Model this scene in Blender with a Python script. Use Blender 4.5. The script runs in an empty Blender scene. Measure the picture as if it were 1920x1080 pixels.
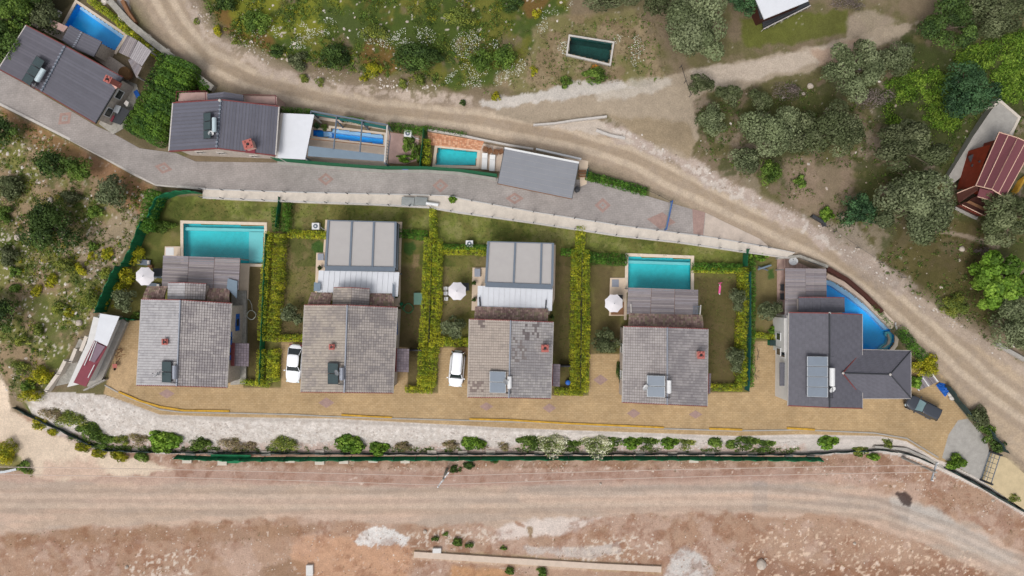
import bpy, bmesh, math, random
import numpy as np
from mathutils import Vector, Matrix

# ------------------------------------------------------------------ camera, sky, sun, exposure
SC = bpy.context.scene
COL = SC.collection
CAMH = 78.0                       # drone height above the courtyard
cam_d = bpy.data.cameras.new("camera")
cam = bpy.data.objects.new("camera", cam_d)
COL.objects.link(cam)
cam.location = (0, 0, CAMH)
cam.rotation_euler = (0, 0, 0)
cam_d.sensor_width = 36.0
cam_d.lens = 36.0 * CAMH / 120.0
cam_d.clip_end = 3000
cam_d.clip_start = 0.5
SC.camera = cam

SUN_EL, SUN_AZ = 58.0, 212.0      # degrees; azimuth the light comes from, clockwise from +Y
W = bpy.data.worlds.new("World")
SC.world = W
W.use_nodes = True
wn = W.node_tree.nodes
wl = W.node_tree.links
wn.clear()
sky = wn.new("ShaderNodeTexSky")
sky.sky_type = 'NISHITA'
sky.sun_disc = False
sky.sun_elevation = math.radians(SUN_EL)
sky.sun_rotation = math.radians(SUN_AZ)
sky.air_density = 1.0
sky.dust_density = 4.0
hs = wn.new("ShaderNodeHueSaturation")
hs.inputs['Saturation'].default_value = 0.28
bg = wn.new("ShaderNodeBackground")
bg.inputs['Strength'].default_value = 0.15
wo = wn.new("ShaderNodeOutputWorld")
wl.new(sky.outputs[0], hs.inputs['Color'])
wl.new(hs.outputs[0], bg.inputs['Color'])
wl.new(bg.outputs[0], wo.inputs['Surface'])
sun_d = bpy.data.lights.new("sun", 'SUN')
sun_d.energy = 1.15
sun_d.angle = math.radians(24)
sun_d.color = (1.0, 0.965, 0.91)
sun = bpy.data.objects.new("sun", sun_d)
COL.objects.link(sun)
_az, _el = math.radians(SUN_AZ), math.radians(SUN_EL)
_dir = Vector((math.sin(_az) * math.cos(_el), math.cos(_az) * math.cos(_el), math.sin(_el)))
sun.rotation_euler = _dir.to_track_quat('Z', 'Y').to_euler()
sun.location = (0, 0, 120)
SC.view_settings.view_transform = 'Standard'
SC.view_settings.look = 'None'
SC.view_settings.exposure = 0.08
SC.view_settings.gamma = 1.0
SC.view_settings.use_curve_mapping = False
SC.cycles.max_bounces = 6
SC.cycles.transparent_max_bounces = 8
SC.cycles.caustics_reflective = False
SC.cycles.caustics_refractive = False

# ------------------------------------------------------------------ helpers
def S(r, g, b):
    """sRGB 0..255 as seen on a neutral surface -> linear base colour"""
    f = lambda c: ((c / 255 + 0.055) / 1.055) ** 2.4 if c > 10 else c / 255 / 12.92
    return np.array([f(r), f(g), f(b)])

def P(px, py, z=0.0):
    """surveyed photo coordinate -> world point on the level plane at height z"""
    k = (CAMH - z) / CAMH / 16.0
    return Vector(((px - 960) * k, (540 - py) * k, z))

RNG = np.random.default_rng(7)

def _lattice(ix, iy, seed):
    h = (ix.astype(np.int64) * 374761393 + iy.astype(np.int64) * 668265263 + seed * 1442695041) & 0x7fffffff
    h = ((h ^ (h >> 13)) * 1274126177) & 0x7fffffff
    h = (h ^ (h >> 16)) & 0xffff
    return h / 65535.0

def vnoise(x, y, seed=0):
    ix, iy = np.floor(x), np.floor(y)
    fx, fy = x - ix, y - iy
    fx = fx * fx * (3 - 2 * fx); fy = fy * fy * (3 - 2 * fy)
    a, b = _lattice(ix, iy, seed), _lattice(ix + 1, iy, seed)
    c, d = _lattice(ix, iy + 1, seed), _lattice(ix + 1, iy + 1, seed)
    return (a * (1 - fx) + b * fx) * (1 - fy) + (c * (1 - fx) + d * fx) * fy

def fbm(x, y, scale, octs=4, seed=0, gain=0.55):
    x = np.asarray(x, float) / scale; y = np.asarray(y, float) / scale
    s, a, t = 0.0, 1.0, 0.0
    for o in range(octs):
        s = s + a * vnoise(x * 0.866 - y * 0.5, x * 0.5 + y * 0.866, seed + o * 17)
        t += a; a *= gain; x = x * 2.03 + 11.3; y = y * 2.03 - 7.7
    return s / t

def sstep(a, b, v):
    t = np.clip((v - a) / (b - a), 0, 1)
    return t * t * (3 - 2 * t)

def sdist(U, V, poly):
    """signed distance in px, negative inside"""
    n = len(poly)
    d = np.full(U.shape, 1e9); inside = np.zeros(U.shape, bool)
    for i in range(n):
        (x1, y1), (x2, y2) = poly[i], poly[(i + 1) % n]
        ex, ey = x2 - x1, y2 - y1
        t = np.clip(((U - x1) * ex + (V - y1) * ey) / (ex * ex + ey * ey + 1e-9), 0, 1)
        d = np.minimum(d, np.hypot(U - x1 - t * ex, V - y1 - t * ey))
        c = ((y1 > V) != (y2 > V))
        xs = x1 + (V - y1) * ex / (ey if abs(ey) > 1e-9 else 1e-9)
        inside ^= c & (U < xs)
    return np.where(inside, -d, d)

def ldist(U, V, line):
    d = np.full(U.shape, 1e9)
    for i in range(len(line) - 1):
        (x1, y1), (x2, y2) = line[i], line[i + 1]
        ex, ey = x2 - x1, y2 - y1
        t = np.clip(((U - x1) * ex + (V - y1) * ey) / (ex * ex + ey * ey + 1e-9), 0, 1)
        d = np.minimum(d, np.hypot(U - x1 - t * ex, V - y1 - t * ey))
    return d

# ------------------------------------------------------------------ terrain height
_k1 = lambda pts, z: (np.array([P(a, b, z).x for a, b in pts]), np.array([P(a, b, z).y for a, b in pts]))
NL = _k1([(-600, -100), (0, 198), (120, 258), (205, 300), (290, 347), (385, 362), (560, 368), (740, 376), (860, 388), (1003, 407), (1073, 416),
          (1163, 432), (1273, 447), (1390, 466), (1480, 478), (1555, 512), (1600, 543), (1640, 578), (1680, 618), (1770, 715),
          (1830, 790), (1890, 852), (2100, 1010), (2600, 1300)], 1.0)
S1 = _k1([(-600, 660), (0, 700), (60, 735), (140, 738), (195, 742), (300, 775), (450, 780), (620, 782), (960, 800), (1380, 815), (1500, 812), (1650, 815), (1700, 825), (1760, 862), (1850, 905), (1920, 950), (2600, 1300)], 0.0)
S2 = _k1([(-600, 735), (0, 775), (60, 792), (100, 812), (190, 845), (330, 850), (1500, 853), (1650, 848), (1700, 856), (1760, 880), (1850, 922), (1920, 966), (2600, 1330)], -2.0)
RT = _k1([(-600, -400), (345, -20), (400, 70), (520, 130), (700, 185), (900, 203), (1000, 225), (1140, 250), (1300, 330), (1500, 420), (1650, 520), (1920, 690), (2600, 1150)], 1.0)

def hz_raw(x, y):
    x = np.asarray(x, float); y = np.asarray(y, float)
    hn = 1.0 - 0.75 * sstep(38, 58, x)
    north = sstep(-0.35, 0.35, y - np.interp(x, *NL))
    west = sstep(-47.0, -50.0, x) * sstep(-16, -4, y)
    low = np.clip((np.interp(x, *S1) - y) / np.maximum(np.interp(x, *S1) - np.interp(x, *S2), 0.6), 0, 1)
    h = north * hn + (1 - north) * (west * 0.35)
    h = h - 2.0 * low * low * (3 - 2 * low)
    rt = y - np.interp(x, *RT)
    bank = sstep(0.2, 4.0, rt)
    h = h + bank * (0.35 + 0.5 * (fbm(x, y, 9, 3, 3) - 0.4))
    fx = (1 - north) * sstep(-42, -47, x) * sstep(-19, -13, y)
    h = h + fx * 0.5 * (fbm(x, y, 6, 3, 5) - 0.4)
    h = h + low * (0.22 * (fbm(x, y, 7, 4, 8) - 0.5)) * sstep(0.0, 1.5, np.interp(x, *S2) - y)
    h = h + (bank * 0.10 + fx * 0.10 + (low > 0.05) * 0.09) * (fbm(x, y, 1.1, 3, 12) - 0.5)
    return h

_GX = np.arange(-95, 95.01, 0.25); _GY = np.arange(-62, 62.01, 0.25)
_HM = hz_raw(*np.meshgrid(_GX, _GY))
def gz(x, y):
    i = min(max((x + 95) / 0.25, 0), len(_GX) - 1.001); j = min(max((y + 62) / 0.25, 0), len(_GY) - 1.001)
    a, b = int(i), int(j); u, v = i - a, j - b
    return float((_HM[b, a] * (1 - u) + _HM[b, a + 1] * u) * (1 - v) + (_HM[b + 1, a] * (1 - u) + _HM[b + 1, a + 1] * u) * v)
def gzv(x, y):
    return hz_raw(x, y)

def G(px, py, h=0.0):
    """surveyed photo coordinate -> world point h above the ground there"""
    z = 0.0
    for _ in range(6):
        p = P(px, py, z + h); z = gz(p.x, p.y)
    return P(px, py, z + h)

def GB(px, py, h):
    """photo coordinate of something h above ground -> its foot on the ground"""
    p = G(px, py, h); return Vector((p.x, p.y, p.z - h))

# ------------------------------------------------------------------ materials
def nodemat(name):
    m = bpy.data.materials.new(name); m.use_nodes = True
    nt = m.node_tree; nt.nodes.clear()
    out = nt.nodes.new("ShaderNodeOutputMaterial")
    b = nt.nodes.new("ShaderNodeBsdfPrincipled")
    nt.links.new(b.outputs[0], out.inputs[0])
    return m, nt, b

def mat(name, col, rough=0.75, var=0.18, scale=3.0, metal=0.0, bump=0.0, bscale=None, attr=False, spec=0.3, stretch=None, fine=0.0, fscale=9.0):
    m, nt, b = nodemat(name)
    N, L = nt.nodes, nt.links
    tc = N.new("ShaderNodeTexCoord")
    src = tc.outputs['Object']
    if stretch:
        mp = N.new("ShaderNodeMapping"); mp.inputs['Scale'].default_value = stretch
        L.new(src, mp.inputs[0]); src = mp.outputs[0]
    nz = N.new("ShaderNodeTexNoise"); nz.inputs['Scale'].default_value = scale; nz.inputs['Detail'].default_value = 5
    nz.inputs['Roughness'].default_value = 0.65
    L.new(src, nz.inputs['Vector'])
    mr = N.new("ShaderNodeMapRange"); mr.inputs['From Min'].default_value = 0.3; mr.inputs['From Max'].default_value = 0.7
    mr.inputs['To Min'].default_value = 1 - var; mr.inputs['To Max'].default_value = 1 + var
    L.new(nz.outputs[0], mr.inputs[0])
    fac = mr.outputs[0]
    if fine:
        n2 = N.new("ShaderNodeTexNoise"); n2.inputs['Scale'].default_value = fscale; n2.inputs['Detail'].default_value = 6
        n2.inputs['Roughness'].default_value = 0.75
        L.new(src, n2.inputs['Vector'])
        m2 = N.new("ShaderNodeMapRange"); m2.inputs['From Min'].default_value = 0.3; m2.inputs['From Max'].default_value = 0.7
        m2.inputs['To Min'].default_value = 1 - fine; m2.inputs['To Max'].default_value = 1 + fine
        L.new(n2.outputs[0], m2.inputs[0])
        mm = N.new("ShaderNodeMath"); mm.operation = 'MULTIPLY'
        L.new(fac, mm.inputs[0]); L.new(m2.outputs[0], mm.inputs[1]); fac = mm.outputs[0]
    vm = N.new("ShaderNodeVectorMath"); vm.operation = 'SCALE'
    L.new(fac, vm.inputs['Scale'])
    if attr:
        at = N.new("ShaderNodeAttribute"); at.attribute_name = "Col"
        if attr == 'mul':
            v2 = N.new("ShaderNodeVectorMath"); v2.operation = 'MULTIPLY'
            L.new(at.outputs['Color'], v2.inputs[0]); v2.inputs[1].default_value = tuple(col)
            L.new(v2.outputs[0], vm.inputs[0])
        else:
            L.new(at.outputs['Color'], vm.inputs[0])
    else:
        vm.inputs[0].default_value = tuple(col)
    L.new(vm.outputs[0], b.inputs['Base Color'])
    b.inputs['Roughness'].default_value = rough
    b.inputs['Metallic'].default_value = metal
    b.inputs['Specular IOR Level'].default_value = spec
    if bump:
        bn = N.new("ShaderNodeTexNoise"); bn.inputs['Scale'].default_value = bscale or scale * 4; bn.inputs['Detail'].default_value = 4
        L.new(src, bn.inputs['Vector'])
        bp = N.new("ShaderNodeBump"); bp.inputs['Strength'].default_value = bump; bp.inputs['Distance'].default_value = 0.05
        L.new(bn.outputs[0], bp.inputs['Height']); L.new(bp.outputs[0], b.inputs['Normal'])
    return m

def foliage_mat(name):
    m, nt, b = nodemat(name)
    N, L = nt.nodes, nt.links
    at = N.new("ShaderNodeAttribute"); at.attribute_name = "Col"
    oi = N.new("ShaderNodeObjectInfo")
    mr = N.new("ShaderNodeMapRange"); mr.inputs['To Min'].default_value = 0.86; mr.inputs['To Max'].default_value = 1.14
    L.new(oi.outputs['Random'], mr.inputs[0])
    vm = N.new("ShaderNodeVectorMath"); vm.operation = 'SCALE'
    L.new(at.outputs['Color'], vm.inputs[0]); L.new(mr.outputs[0], vm.inputs['Scale'])
    L.new(vm.outputs[0], b.inputs['Base Color'])
    b.inputs['Roughness'].default_value = 0.65; b.inputs['Specular IOR Level'].default_value = 0.2
    tr = N.new("ShaderNodeBsdfTranslucent"); L.new(vm.outputs[0], tr.inputs[0])
    mx = N.new("ShaderNodeMixShader"); mx.inputs[0].default_value = 0.22
    out = [n for n in N if n.type == 'OUTPUT_MATERIAL'][0]
    L.new(b.outputs[0], mx.inputs[1]); L.new(tr.outputs[0], mx.inputs[2]); L.new(mx.outputs[0], out.inputs[0])
    return m

def paver_mat(name, col, col2, joint, bw=0.42, bh=0.21, rot=0.0, attr=False):
    """small interlocking pavers: joints, tone per paver and broad wear"""
    m, nt, b = nodemat(name)
    N, L = nt.nodes, nt.links
    tc = N.new("ShaderNodeTexCoord")
    mp = N.new("ShaderNodeMapping"); mp.inputs['Rotation'].default_value = (0, 0, rot)
    L.new(tc.outputs['Object'], mp.inputs[0])
    br = N.new("ShaderNodeTexBrick"); br.inputs['Scale'].default_value = 1.0
    br.inputs['Brick Width'].default_value = bw; br.inputs['Row Height'].default_value = bh
    br.inputs['Mortar Size'].default_value = 0.02; br.inputs['Mortar Smooth'].default_value = 0.3; br.inputs['Bias'].default_value = 0.0
    br.inputs['Color1'].default_value = (*col, 1); br.inputs['Color2'].default_value = (*col2, 1); br.inputs['Mortar'].default_value = (*joint, 1)
    L.new(mp.outputs[0], br.inputs['Vector'])
    src = br.outputs[0]
    for sc, v in ((0.14, 0.15), (0.9, 0.10), (5.0, 0.08)):
        nz = N.new("ShaderNodeTexNoise"); nz.inputs['Scale'].default_value = sc; nz.inputs['Detail'].default_value = 5; nz.inputs['Roughness'].default_value = 0.6
        L.new(tc.outputs['Object'], nz.inputs['Vector'])
        mr = N.new("ShaderNodeMapRange"); mr.inputs['From Min'].default_value = 0.32; mr.inputs['From Max'].default_value = 0.68
        mr.inputs['To Min'].default_value = 1 - v; mr.inputs['To Max'].default_value = 1 + v
        L.new(nz.outputs[0], mr.inputs[0])
        vm = N.new("ShaderNodeVectorMath"); vm.operation = 'SCALE'
        L.new(src, vm.inputs[0]); L.new(mr.outputs[0], vm.inputs['Scale']); src = vm.outputs[0]
    L.new(src, b.inputs['Base Color']); b.inputs['Roughness'].default_value = 0.85; b.inputs['Specular IOR Level'].default_value = 0.2
    return m

def water_mat(name, tint, rough=0.03, gl=1.0):
    m = bpy.data.materials.new(name); m.use_nodes = True
    nt = m.node_tree; nt.nodes.clear(); N, L = nt.nodes, nt.links
    out = N.new("ShaderNodeOutputMaterial")
    tr = N.new("ShaderNodeBsdfTransparent"); tr.inputs[0].default_value = (*tint, 1)
    g = N.new("ShaderNodeBsdfGlossy"); g.inputs['Roughness'].default_value = rough; g.inputs[0].default_value = (gl, gl, gl, 1)
    fr = N.new("ShaderNodeFresnel"); fr.inputs[0].default_value = 1.33
    bp = N.new("ShaderNodeBump"); bp.inputs['Strength'].default_value = 0.25; bp.inputs['Distance'].default_value = 0.05
    nz = N.new("ShaderNodeTexNoise"); nz.inputs['Scale'].default_value = 2.2; nz.inputs['Detail'].default_value = 3
    tc = N.new("ShaderNodeTexCoord"); L.new(tc.outputs['Object'], nz.inputs['Vector'])
    L.new(nz.outputs[0], bp.inputs['Height']); L.new(bp.outputs[0], g.inputs['Normal']); L.new(bp.outputs[0], fr.inputs['Normal'])
    mx = N.new("ShaderNodeMixShader"); L.new(fr.outputs[0], mx.inputs[0]); L.new(tr.outputs[0], mx.inputs[1]); L.new(g.outputs[0], mx.inputs[2])
    L.new(mx.outputs[0], out.inputs[0])
    return m

M = {}
M['leaf'] = foliage_mat('leaves')
M['ground'] = mat('soil', (1, 1, 1), 0.95, 0.10, 1.3, attr=True, fine=0.22, fscale=6.0, bump=0.7, bscale=7, spec=0.1)
M['lawn'] = mat('lawn_grass', (1, 1, 1), 0.95, 0.14, 1.6, attr=True, fine=0.24, fscale=10.0, bump=0.6, bscale=14, spec=0.1)
M['stone_pt'] = mat('loose_stone', (1, 1, 1), 0.9, 0.08, 4, attr=True, spec=0.15)
M['tile'] = mat('concrete_tile', (1, 1, 1), 0.85, 0.10, 6, attr=True, fine=0.10, fscale=14, spec=0.2)
M['metal_tile'] = mat('dark_metal_tile', S(92, 91, 99), 0.55, 0.07, 1.2, attr='mul', fine=0.05, spec=0.35)
M['red_fascia'] = mat('red_fascia', S(120, 62, 60), 0.7, 0.2, 5)
M['pale_edge'] = mat('pale_edge', S(188, 182, 176), 0.6, 0.12, 4)
M['roof_under'] = mat('roof_board', S(95, 80, 72), 0.9, 0.1, 4)
M['stone_wall'] = mat('stone_wall', S(180, 168, 158), 0.92, 0.2, 5, bump=0.8, bscale=7, fine=0.16, fscale=3)
M['white_wall'] = mat('white_render', S(205, 203, 200), 0.8, 0.06, 2, fine=0.05)
M['concrete'] = mat('concrete', S(158, 154, 148), 0.9, 0.13, 1.5, fine=0.10, bump=0.2)
M['pale_concrete'] = mat('pale_concrete', S(200, 190, 178), 0.88, 0.10, 1.2, fine=0.08, fscale=6, bump=0.2)
M['rough_concrete'] = mat('rough_concrete', S(152, 148, 140), 0.95, 0.22, 2.5, fine=0.2, fscale=7, bump=0.5)
M['cream'] = mat('cream_tile', S(208, 188, 166), 0.8, 0.07, 2, fine=0.06)
M['cop'] = mat('coping_stone', S(212, 196, 178), 0.75, 0.08, 3)
M['thatch'] = mat('brown_shingle', (1, 1, 1), 0.95, 0.16, 5, attr=True, fine=0.2, fscale=12, spec=0.1)
M['greywood'] = mat('grey_timber', (1, 1, 1), 0.85, 0.10, 2.0, attr=True, fine=0.12, stretch=(1, 5, 1), spec=0.2)
M['redwood'] = mat('red_timber', S(118, 44, 26), 0.6, 0.2, 2.5, fine=0.12)
M['darkwood'] = mat('dark_timber', S(70, 38, 30), 0.75, 0.2, 3)
M['brown'] = mat('brown_wood', S(128, 92, 66), 0.8, 0.2, 3)
M['orange_deck'] = mat('orange_tile', (1, 1, 1), 0.8, 0.12, 2, attr=True, fine=0.1)
M['white_sheet'] = mat('white_sheet_roof', S(206, 208, 213), 0.5, 0.04, 1.2)
M['grey_panel'] = mat('grey_fabric_panel', S(166, 162, 160), 0.75, 0.035, 1.0)
M['slate_frame'] = mat('slate_metal', S(98, 108, 120), 0.5, 0.06, 2)
M['blue_grey'] = mat('blue_grey_sheet', S(112, 128, 142), 0.5, 0.06, 2, fine=0.05)
M['burgundy'] = mat('burgundy_sheet', S(120, 50, 62), 0.6, 0.12, 2.5)
M['maroon'] = mat('maroon_shingle', S(112, 66, 72), 0.85, 0.08, 6, fine=0.1, fscale=16)
M['pink_trim'] = mat('cream_trim', S(214, 178, 158), 0.7, 0.06, 2)
M['purple_sheet'] = mat('faded_purple_sheet', S(120, 100, 112), 0.6, 0.1, 2)
M['panel_dark'] = mat('solar_glass_dark', S(46, 62, 64), 0.16, 0.12, 1.5, spec=0.6)
M['panel_grey'] = mat('solar_glass_grey', S(112, 122, 134), 0.2, 0.05, 1.5, spec=0.6)
M['tank'] = mat('tank_steel', S(190, 205, 210), 0.35, 0.05, 3, metal=0.3)
M['tank_grey'] = mat('tank_grey', S(140, 144, 154), 0.4, 0.05, 3, metal=0.3)
M['black'] = mat('black_metal', S(38, 38, 42), 0.5, 0.1, 4)
M['frame_dark'] = mat('dark_frame', S(58, 60, 64), 0.5, 0.1, 4)
M['steel'] = mat('galvanised', S(168, 172, 176), 0.45, 0.1, 6, metal=0.4)
M['chim'] = mat('red_brick', S(172, 102, 94), 0.85, 0.16, 8, fine=0.12)
M['chim_pale'] = mat('pink_render', S(200, 162, 150), 0.85, 0.1, 6)
M['white'] = mat('white_paint', S(214, 214, 214), 0.4, 0.02, 3)
M['canvas'] = mat('white_canvas', S(214, 210, 213), 0.85, 0.03, 4)
M['blue'] = mat('blue_paint', S(30, 90, 170), 0.5, 0.1, 4)
M['blue_tarp'] = mat('blue_tarp', S(18, 84, 168), 0.4, 0.25, 5, bump=0.6, bscale=9)
M['glass_dark'] = mat('dark_glass', S(42, 50, 54), 0.08, 0.1, 2, spec=0.8)
M['car_glass'] = mat('car_glass', S(36, 44, 46), 0.06, 0.1, 2, spec=0.8)
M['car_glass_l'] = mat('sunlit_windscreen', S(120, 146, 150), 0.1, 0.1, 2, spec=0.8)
M['car_white'] = mat('white_car_paint', S(236, 238, 242), 0.18, 0.01, 2, spec=0.6)
M['car_black'] = mat('charcoal_car_paint', S(56, 60, 68), 0.2, 0.03, 2, spec=0.6)
M['rubber'] = mat('tyre_rubber', S(30, 30, 32), 0.85, 0.1, 4)
M['green_net'] = mat('green_net', S(28, 108, 70), 0.85, 0.16, 2.5, fine=0.10, fscale=5)
M['green_panel'] = mat('green_screen', S(26, 100, 66), 0.8, 0.12, 2.5)
M['teal_screen'] = mat('teal_screen', S(30, 90, 86), 0.8, 0.12, 2.5)
M['dark_net'] = mat('black_green_net', S(44, 60, 58), 0.85, 0.2, 2.5)
M['yellow'] = mat('yellow_kerb_paint', S(182, 142, 52), 0.85, 0.25, 1.5, fine=0.2)
M['pink_pave'] = mat('pink_paver', S(152, 127, 119), 0.88, 0.14, 2, fine=0.14)
M['pink_toy'] = mat('pink_plastic', S(222, 96, 150), 0.4, 0.05, 3)
M['green_tarp'] = mat('green_cover', S(98, 132, 118), 0.7, 0.08, 3)
M['hose_w'] = mat('pale_hose', S(196, 200, 190), 0.5, 0.05, 3)
M['hose_g'] = mat('green_hose', S(50, 130, 90), 0.5, 0.05, 3)
M['bark'] = mat('bark', S(110, 98, 86), 0.95, 0.25, 8)
M['wire'] = mat('cable', S(196, 178, 166), 0.6, 0.02, 3)
M['tub'] = mat('tub_cover', S(104, 76, 48), 0.85, 0.2, 6)
M['pool_turq'] = mat('turquoise_mosaic', S(44, 200, 208), 0.5, 0.11, 0.35, fine=0.07, fscale=3)  # broad pale mottling in the basin colour imitates glints on the water
M['pool_turq_l'] = mat('pale_turquoise_mosaic', S(120, 212, 216), 0.5, 0.05, 1.0)
M['pool_blue'] = mat('blue_mosaic', S(40, 184, 255), 0.5, 0.10, 0.3, fine=0.06, fscale=3)  # mottled like the turquoise basin: water glints painted into the lining
M['pool_blue_l'] = mat('pale_blue_mosaic', S(170, 215, 255), 0.5, 0.05, 1.0)
M['pool_green'] = mat('algae_basin', S(40, 86, 84), 0.8, 0.3, 1.6, fine=0.3, fscale=4)
M['water'] = water_mat('pool_water', (0.95, 0.985, 0.99))
M['water_dark'] = water_mat('tank_water', (0.7, 0.85, 0.8))
M['beige'] = mat('beige_paving', S(196, 178, 162), 0.85, 0.08, 1.5, fine=0.08)
M['pink_terrace'] = mat('pink_terrace', S(172, 144, 136), 0.85, 0.1, 1.5, fine=0.08)
M['street'] = paver_mat('street_pavers', S(156, 149, 145), S(150, 143, 139), S(139, 132, 128), rot=0.1)
M['court'] = paver_mat('courtyard_pavers', S(176, 151, 115), S(166, 140, 104), S(150, 128, 96))

# ------------------------------------------------------------------ mesh builder
class MB:
    def __init__(s):
        s.v, s.f, s.c = [], [], []
    def add(s, verts, faces, col=None):
        o = len(s.v)
        s.v += [tuple(x) for x in verts]
        s.f += [tuple(i + o for i in f) for f in faces]
        s.c += [col] * len(verts)
        return s
    def hexa(s, b, t, col=None):
        """bottom quad b, top quad t (same order, counter-clockwise seen from above)"""
        return s.add(list(b) + list(t), [(3, 2, 1, 0), (4, 5, 6, 7), (0, 1, 5, 4), (1, 2, 6, 5), (2, 3, 7, 6), (3, 0, 4, 7)], col)
    def box(s, x0, y0, z0, x1, y1, z1, col=None):
        q = lambda z: [(x0, y0, z), (x1, y0, z), (x1, y1, z), (x0, y1, z)]
        return s.hexa(q(z0), q(z1), col)
    def obox(s, c, ax, ay, hx, hy, z0, z1, col=None):
        """box with horizontal axes ax, ay (unit), half sizes hx, hy, from z0 to z1"""
        c, ax, ay = Vector(c), Vector(ax), Vector(ay)
        q = lambda z: [Vector((*(c + ax * i * hx + ay * j * hy).xy, z)) for i, j in ((-1, -1), (1, -1), (1, 1), (-1, 1))]
        return s.hexa(q(z0), q(z1), col)
    def slab(s, quad, th, col=None):
        """slab under a sloping quad"""
        return s.hexa([Vector(p) - Vector((0, 0, th)) for p in quad], quad, col)
    def prism(s, poly, z0, z1, col=None):
        n = len(poly)
        lo = [(p[0], p[1], z0) for p in poly]; hi = [(p[0], p[1], z1) for p in poly]
        return s.add(lo + hi, [tuple(range(n - 1, -1, -1)), tuple(range(n, 2 * n))] + [(i, (i + 1) % n, n + (i + 1) % n, n + i) for i in range(n)], col)
    def tube(s, pts, r, n=6, col=None, r2=None):
        pts = [Vector(p) for p in pts]
        vs = []; m = len(pts)
        for i, p in enumerate(pts):
            d = (pts[min(i + 1, m - 1)] - pts[max(i - 1, 0)]).normalized()
            a = d.cross(Vector((0, 0, 1)))
            if a.length < 0.05: a = d.cross(Vector((1, 0, 0)))
            a.normalize(); b = d.cross(a)
            rr = r if r2 is None else r + (r2 - r) * i / (m - 1)
            vs += [p + (a * math.cos(t * 2 * math.pi / n) + b * math.sin(t * 2 * math.pi / n)) * rr for t in range(n)]
        fs = [(i * n + j, i * n + (j + 1) % n, (i + 1) * n + (j + 1) % n, (i + 1) * n + j) for i in range(m - 1) for j in range(n)]
        fs += [tuple(range(n - 1, -1, -1)), tuple((m - 1) * n + j for j in range(n))]
        return s.add(vs, fs, col)
    def lathe(s, c, prof, n=12, col=None):
        """prof: list of (radius, z) from bottom to top"""
        c = Vector(c); vs = []
        for r, z in prof:
            vs += [c + Vector((r * math.cos(t * 2 * math.pi / n), r * math.sin(t * 2 * math.pi / n), z)) for t in range(n)]
        m = len(prof)
        fs = [(i * n + j, i * n + (j + 1) % n, (i + 1) * n + (j + 1) % n, (i + 1) * n + j) for i in range(m - 1) for j in range(n)]
        fs += [tuple(range(n - 1, -1, -1)), tuple((m - 1) * n + j for j in range(n))]
        return s.add(vs, fs, col)
    def build(s, name, m, parent=None, off=None, smooth=False):
        off = Vector(off) if off is not None else (parent_off(parent) if parent else Vector((0, 0, 0)))
        me = bpy.data.meshes.new(name)
        me.from_pydata([(a - off.x, b - off.y, c - off.z) for a, b, c in s.v], [], s.f)
        if 1:
            at = me.color_attributes.new("Col", 'FLOAT_COLOR', 'POINT')
            arr = np.ones((len(s.v), 4), np.float32)
            arr[:, :3] = [(c if c is not None else (1, 1, 1)) for c in s.c]
            at.data.foreach_set("color", arr.ravel())
        bm = bmesh.new(); bm.from_mesh(me)
        bmesh.ops.recalc_face_normals(bm, faces=bm.faces)
        bm.to_mesh(me); bm.free()
        if smooth:
            me.polygons.foreach_set("use_smooth", [True] * len(me.polygons))
        me.materials.append(m)
        o = bpy.data.objects.new(name, me); COL.objects.link(o)
        if parent: o.parent = parent
        elif off.length: o.location = off
        return o

OFF = {}
def parent_off(o):
    while o.parent: o = o.parent
    return OFF.get(o.name, Vector(o.location))

def thing(name, loc, label, cat, group=None):
    o = bpy.data.objects.new(name, None); COL.objects.link(o)
    o.empty_display_size = 0.3
    o.location = loc; OFF[o.name] = Vector(loc)
    o['label'] = label; o['category'] = cat
    if group: o['group'] = group
    return o

def tag(o, label, cat, group=None):
    o['label'] = label; o['category'] = cat
    if group: o['group'] = group
    return o

def struct(o): o['kind'] = 'structure'; return o
def stuff(o, label=None):
    o['kind'] = 'stuff'
    if label: o['label'] = label
    return o

def dup(root, loc, rz=0.0, scale=1.0, label=None, group=None):
    def rec(o, par):
        c = o.copy(); COL.objects.link(c); c.parent = par
        for ch in o.children: rec(ch, c)
        return c
    r = rec(root, None)
    r.location = loc; r.rotation_euler = (0, 0, rz); r.scale = (scale,) * 3 if not hasattr(scale, '__len__') else scale
    if label: r['label'] = label
    if group: r['group'] = group
    OFF[r.name] = Vector(loc)
    return r

def resample(pts, step):
    """points every step metres along a polyline of Vectors"""
    out = [pts[0].copy()]; acc = 0.0
    for a, b in zip(pts, pts[1:]):
        L = (b - a).length; d = step - acc
        while d <= L:
            out.append(a.lerp(b, d / L)); d += step
        acc = L - (d - step)
    if (out[-1] - pts[-1]).length > step * 0.3: out.append(pts[-1].copy())
    return out

def npmesh(name, V, F, C, m, parent=None, smooth=False):
    """V (n,3), F (m,k) arrays, C (n,3) colours"""
    me = bpy.data.meshes.new(name)
    me.vertices.add(len(V)); me.vertices.foreach_set("co", np.ascontiguousarray(V, np.float32).ravel())
    k = F.shape[1]
    me.loops.add(F.size); me.loops.foreach_set("vertex_index", np.ascontiguousarray(F, np.int32).ravel())
    me.polygons.add(len(F)); me.polygons.foreach_set("loop_start", np.arange(0, F.size, k, dtype=np.int32))
    if smooth: me.polygons.foreach_set("use_smooth", np.ones(len(F), bool))
    me.update(calc_edges=True)
    if C is not None:
        at = me.color_attributes.new("Col", 'FLOAT_COLOR', 'POINT')
        arr = np.ones((len(V), 4), np.float32); arr[:, :3] = C
        at.data.foreach_set("color", arr.ravel())
    me.materials.append(m)
    o = bpy.data.objects.new(name, me); COL.objects.link(o)
    if parent: o.parent = parent
    return o

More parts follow.
